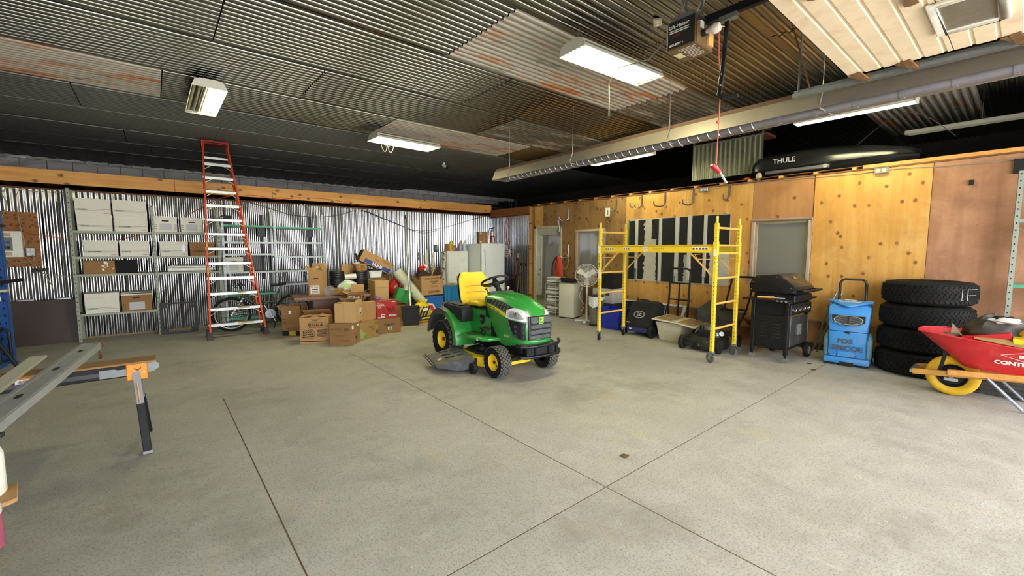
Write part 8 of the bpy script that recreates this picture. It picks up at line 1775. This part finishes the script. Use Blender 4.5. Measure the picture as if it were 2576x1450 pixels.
# hanging corrugated sheet and the opening above it
hp = thing('hanging_panel', 'square galvanised sheet hanging from the ceiling above the plywood wall', 'metal sheet', (8.2, 3.06, 2.84))
HPM = galv('hanging_sheet', '85856f', .45, .7, .15, [('5a4a36', .62, .7, .8)], (1, 1, .4), 5)
mb = MB(); P = []; n_ = 15*4
for i in range(n_+1): P += [(.012 if (i % 4) in (1, 2) else 0, 1.27*i/n_, 0), (.012 if (i % 4) in (1, 2) else 0, 1.27*i/n_, .64)]
mb.add(P, [(2*i, 2*i+1, 2*i+3, 2*i+2) for i in range(n_)]).build('sheet', HPM, hp, smooth=0, solid=.002)
MB().bx(-.01, .02, 0, 1.27, .635, .66).build('edge_channel', GALV, hp); MB().bx(.1, .55, 0, 1.27, .66, .70).build('fibre_lining', M('fibre_brown', '7a4528', .95, var=.4, scale=30), hp)
MB().bar((.0, .02, .65), (.0, .02, .72), .02).bar((0, 1.25, .65), (0, 1.25, .72), .02).build('hanger', GALV, hp)
# ------------------------------------------------------------------ roof box on the loft
rbx = thing('roof_box', 'long glossy black car roof box lying on top of the plywood wall', 'roof box', (8.18, 2.03, 2.665))
GB = M('box_black', '17181a', .22, 0, var=.1, spec=.7, dirt=('4b4a42', .15))
def rbox_ring(y, z0, k, top):
    w = .40*k; n = 18; out = []
    for i in range(n):
        a = PI*i/(n-1); c_, s2 = math.cos(a), math.sin(a); out.append((-w*math.copysign(abs(c_)**.45, c_), y, z0+(top-z0)*abs(s2)**.6))
    return out
prof = [(-1.02, .5, .16), (-.98, .7, .19), (-.85, .88, .24), (-.6, .97, .30), (-.3, 1, .36), (0, 1, .40), (.3, 1, .42), (.6, 1, .415), (.85, .98, .39), (.98, .93, .36), (1.06, .82, .30), (1.09, .66, .22)]
lidm = MB().loft([rbox_ring(y, .12, k, t_) for y, k, t_ in prof]).build('lid', GB, rbx, smooth=45)
bp = [(-1.0, .55, .05), (-.8, .85, .02), (-.3, .95, .0), (.4, .95, 0), (.85, .9, .02), (1.03, .75, .07)]
MB().loft([[(-.40*k, y, .125), (-.39*k, y, .09), (-.30*k, y, b), (.30*k, y, b), (.39*k, y, .09), (.40*k, y, .125)] for y, k, b in bp]).build('base', M('box_base', '1d1d1c', .5), rbx, smooth=40)
MB().tube([(-.405*k, y, .122) for y, k, t_ in prof]+[(.405*k, y, .122) for y, k, t_ in reversed(prof)], .012, 6, closed=True).build('seam_lip', GB, rbx)
MB().loft([[(-.405, y, .045+.01*abs(y)), (-.415, y, .06), (-.412, y, .10), (-.40, y, .105)] for y in (-.05, .2, .5, .7, .82)]).build('side_panel', M('box_grey', '6e6a6c', .45, .2), rbx)
text('THULE', .105, M('silver_print', 'b8b8b4', .4), rbx, (-.412, .56, .24), ((0, -1, 0), (-.18, 0, 1), (-1, 0, -.18)), bold=.002)
for sg in (.45, .25): MB().tube([(-.33, sg+.05, .0), (-.37, sg+.05, -.0), (-.38, sg, .03), (-.37, sg-.05, .0)], .008, 6).build('clamp_strap', BLACKP, rbx)
MB().cyl((-.414, .0, .08), (-.424, .0, .08), .03, n=14).build('lock', STEEL, rbx)
lt = MB()
one(MB().tube([(8.5+.1*math.sin(i*.5), 1.9-1.15*i/14, 3.05+.42*math.sin(PI*i/14)) for i in range(15)], .004, 6), 'loose_wire', BUILT_WIRE, 'loose grey wire arching over the black roof box', 'wire')
# small rags on the top plate
rg = MB().ball((0, 0, .035), .05, 8, 6, (.8, 1, 1.4)); one(rg, 'rag', M('rag_cream', 'c9c4a0', .9), 'pale crumpled rag sitting on the wall top below the hanging panel', 'rag', (7.72, 2.93, 2.655))
one(MB().ball((0, 0, .02), .04, 8, 6, (.8, 1.6, .7)), 'rag', M('rag_red', 'b0492c', .9), 'small red rag lying on the wall top below the hanging panel', 'rag', (7.72, 3.12, 2.655))
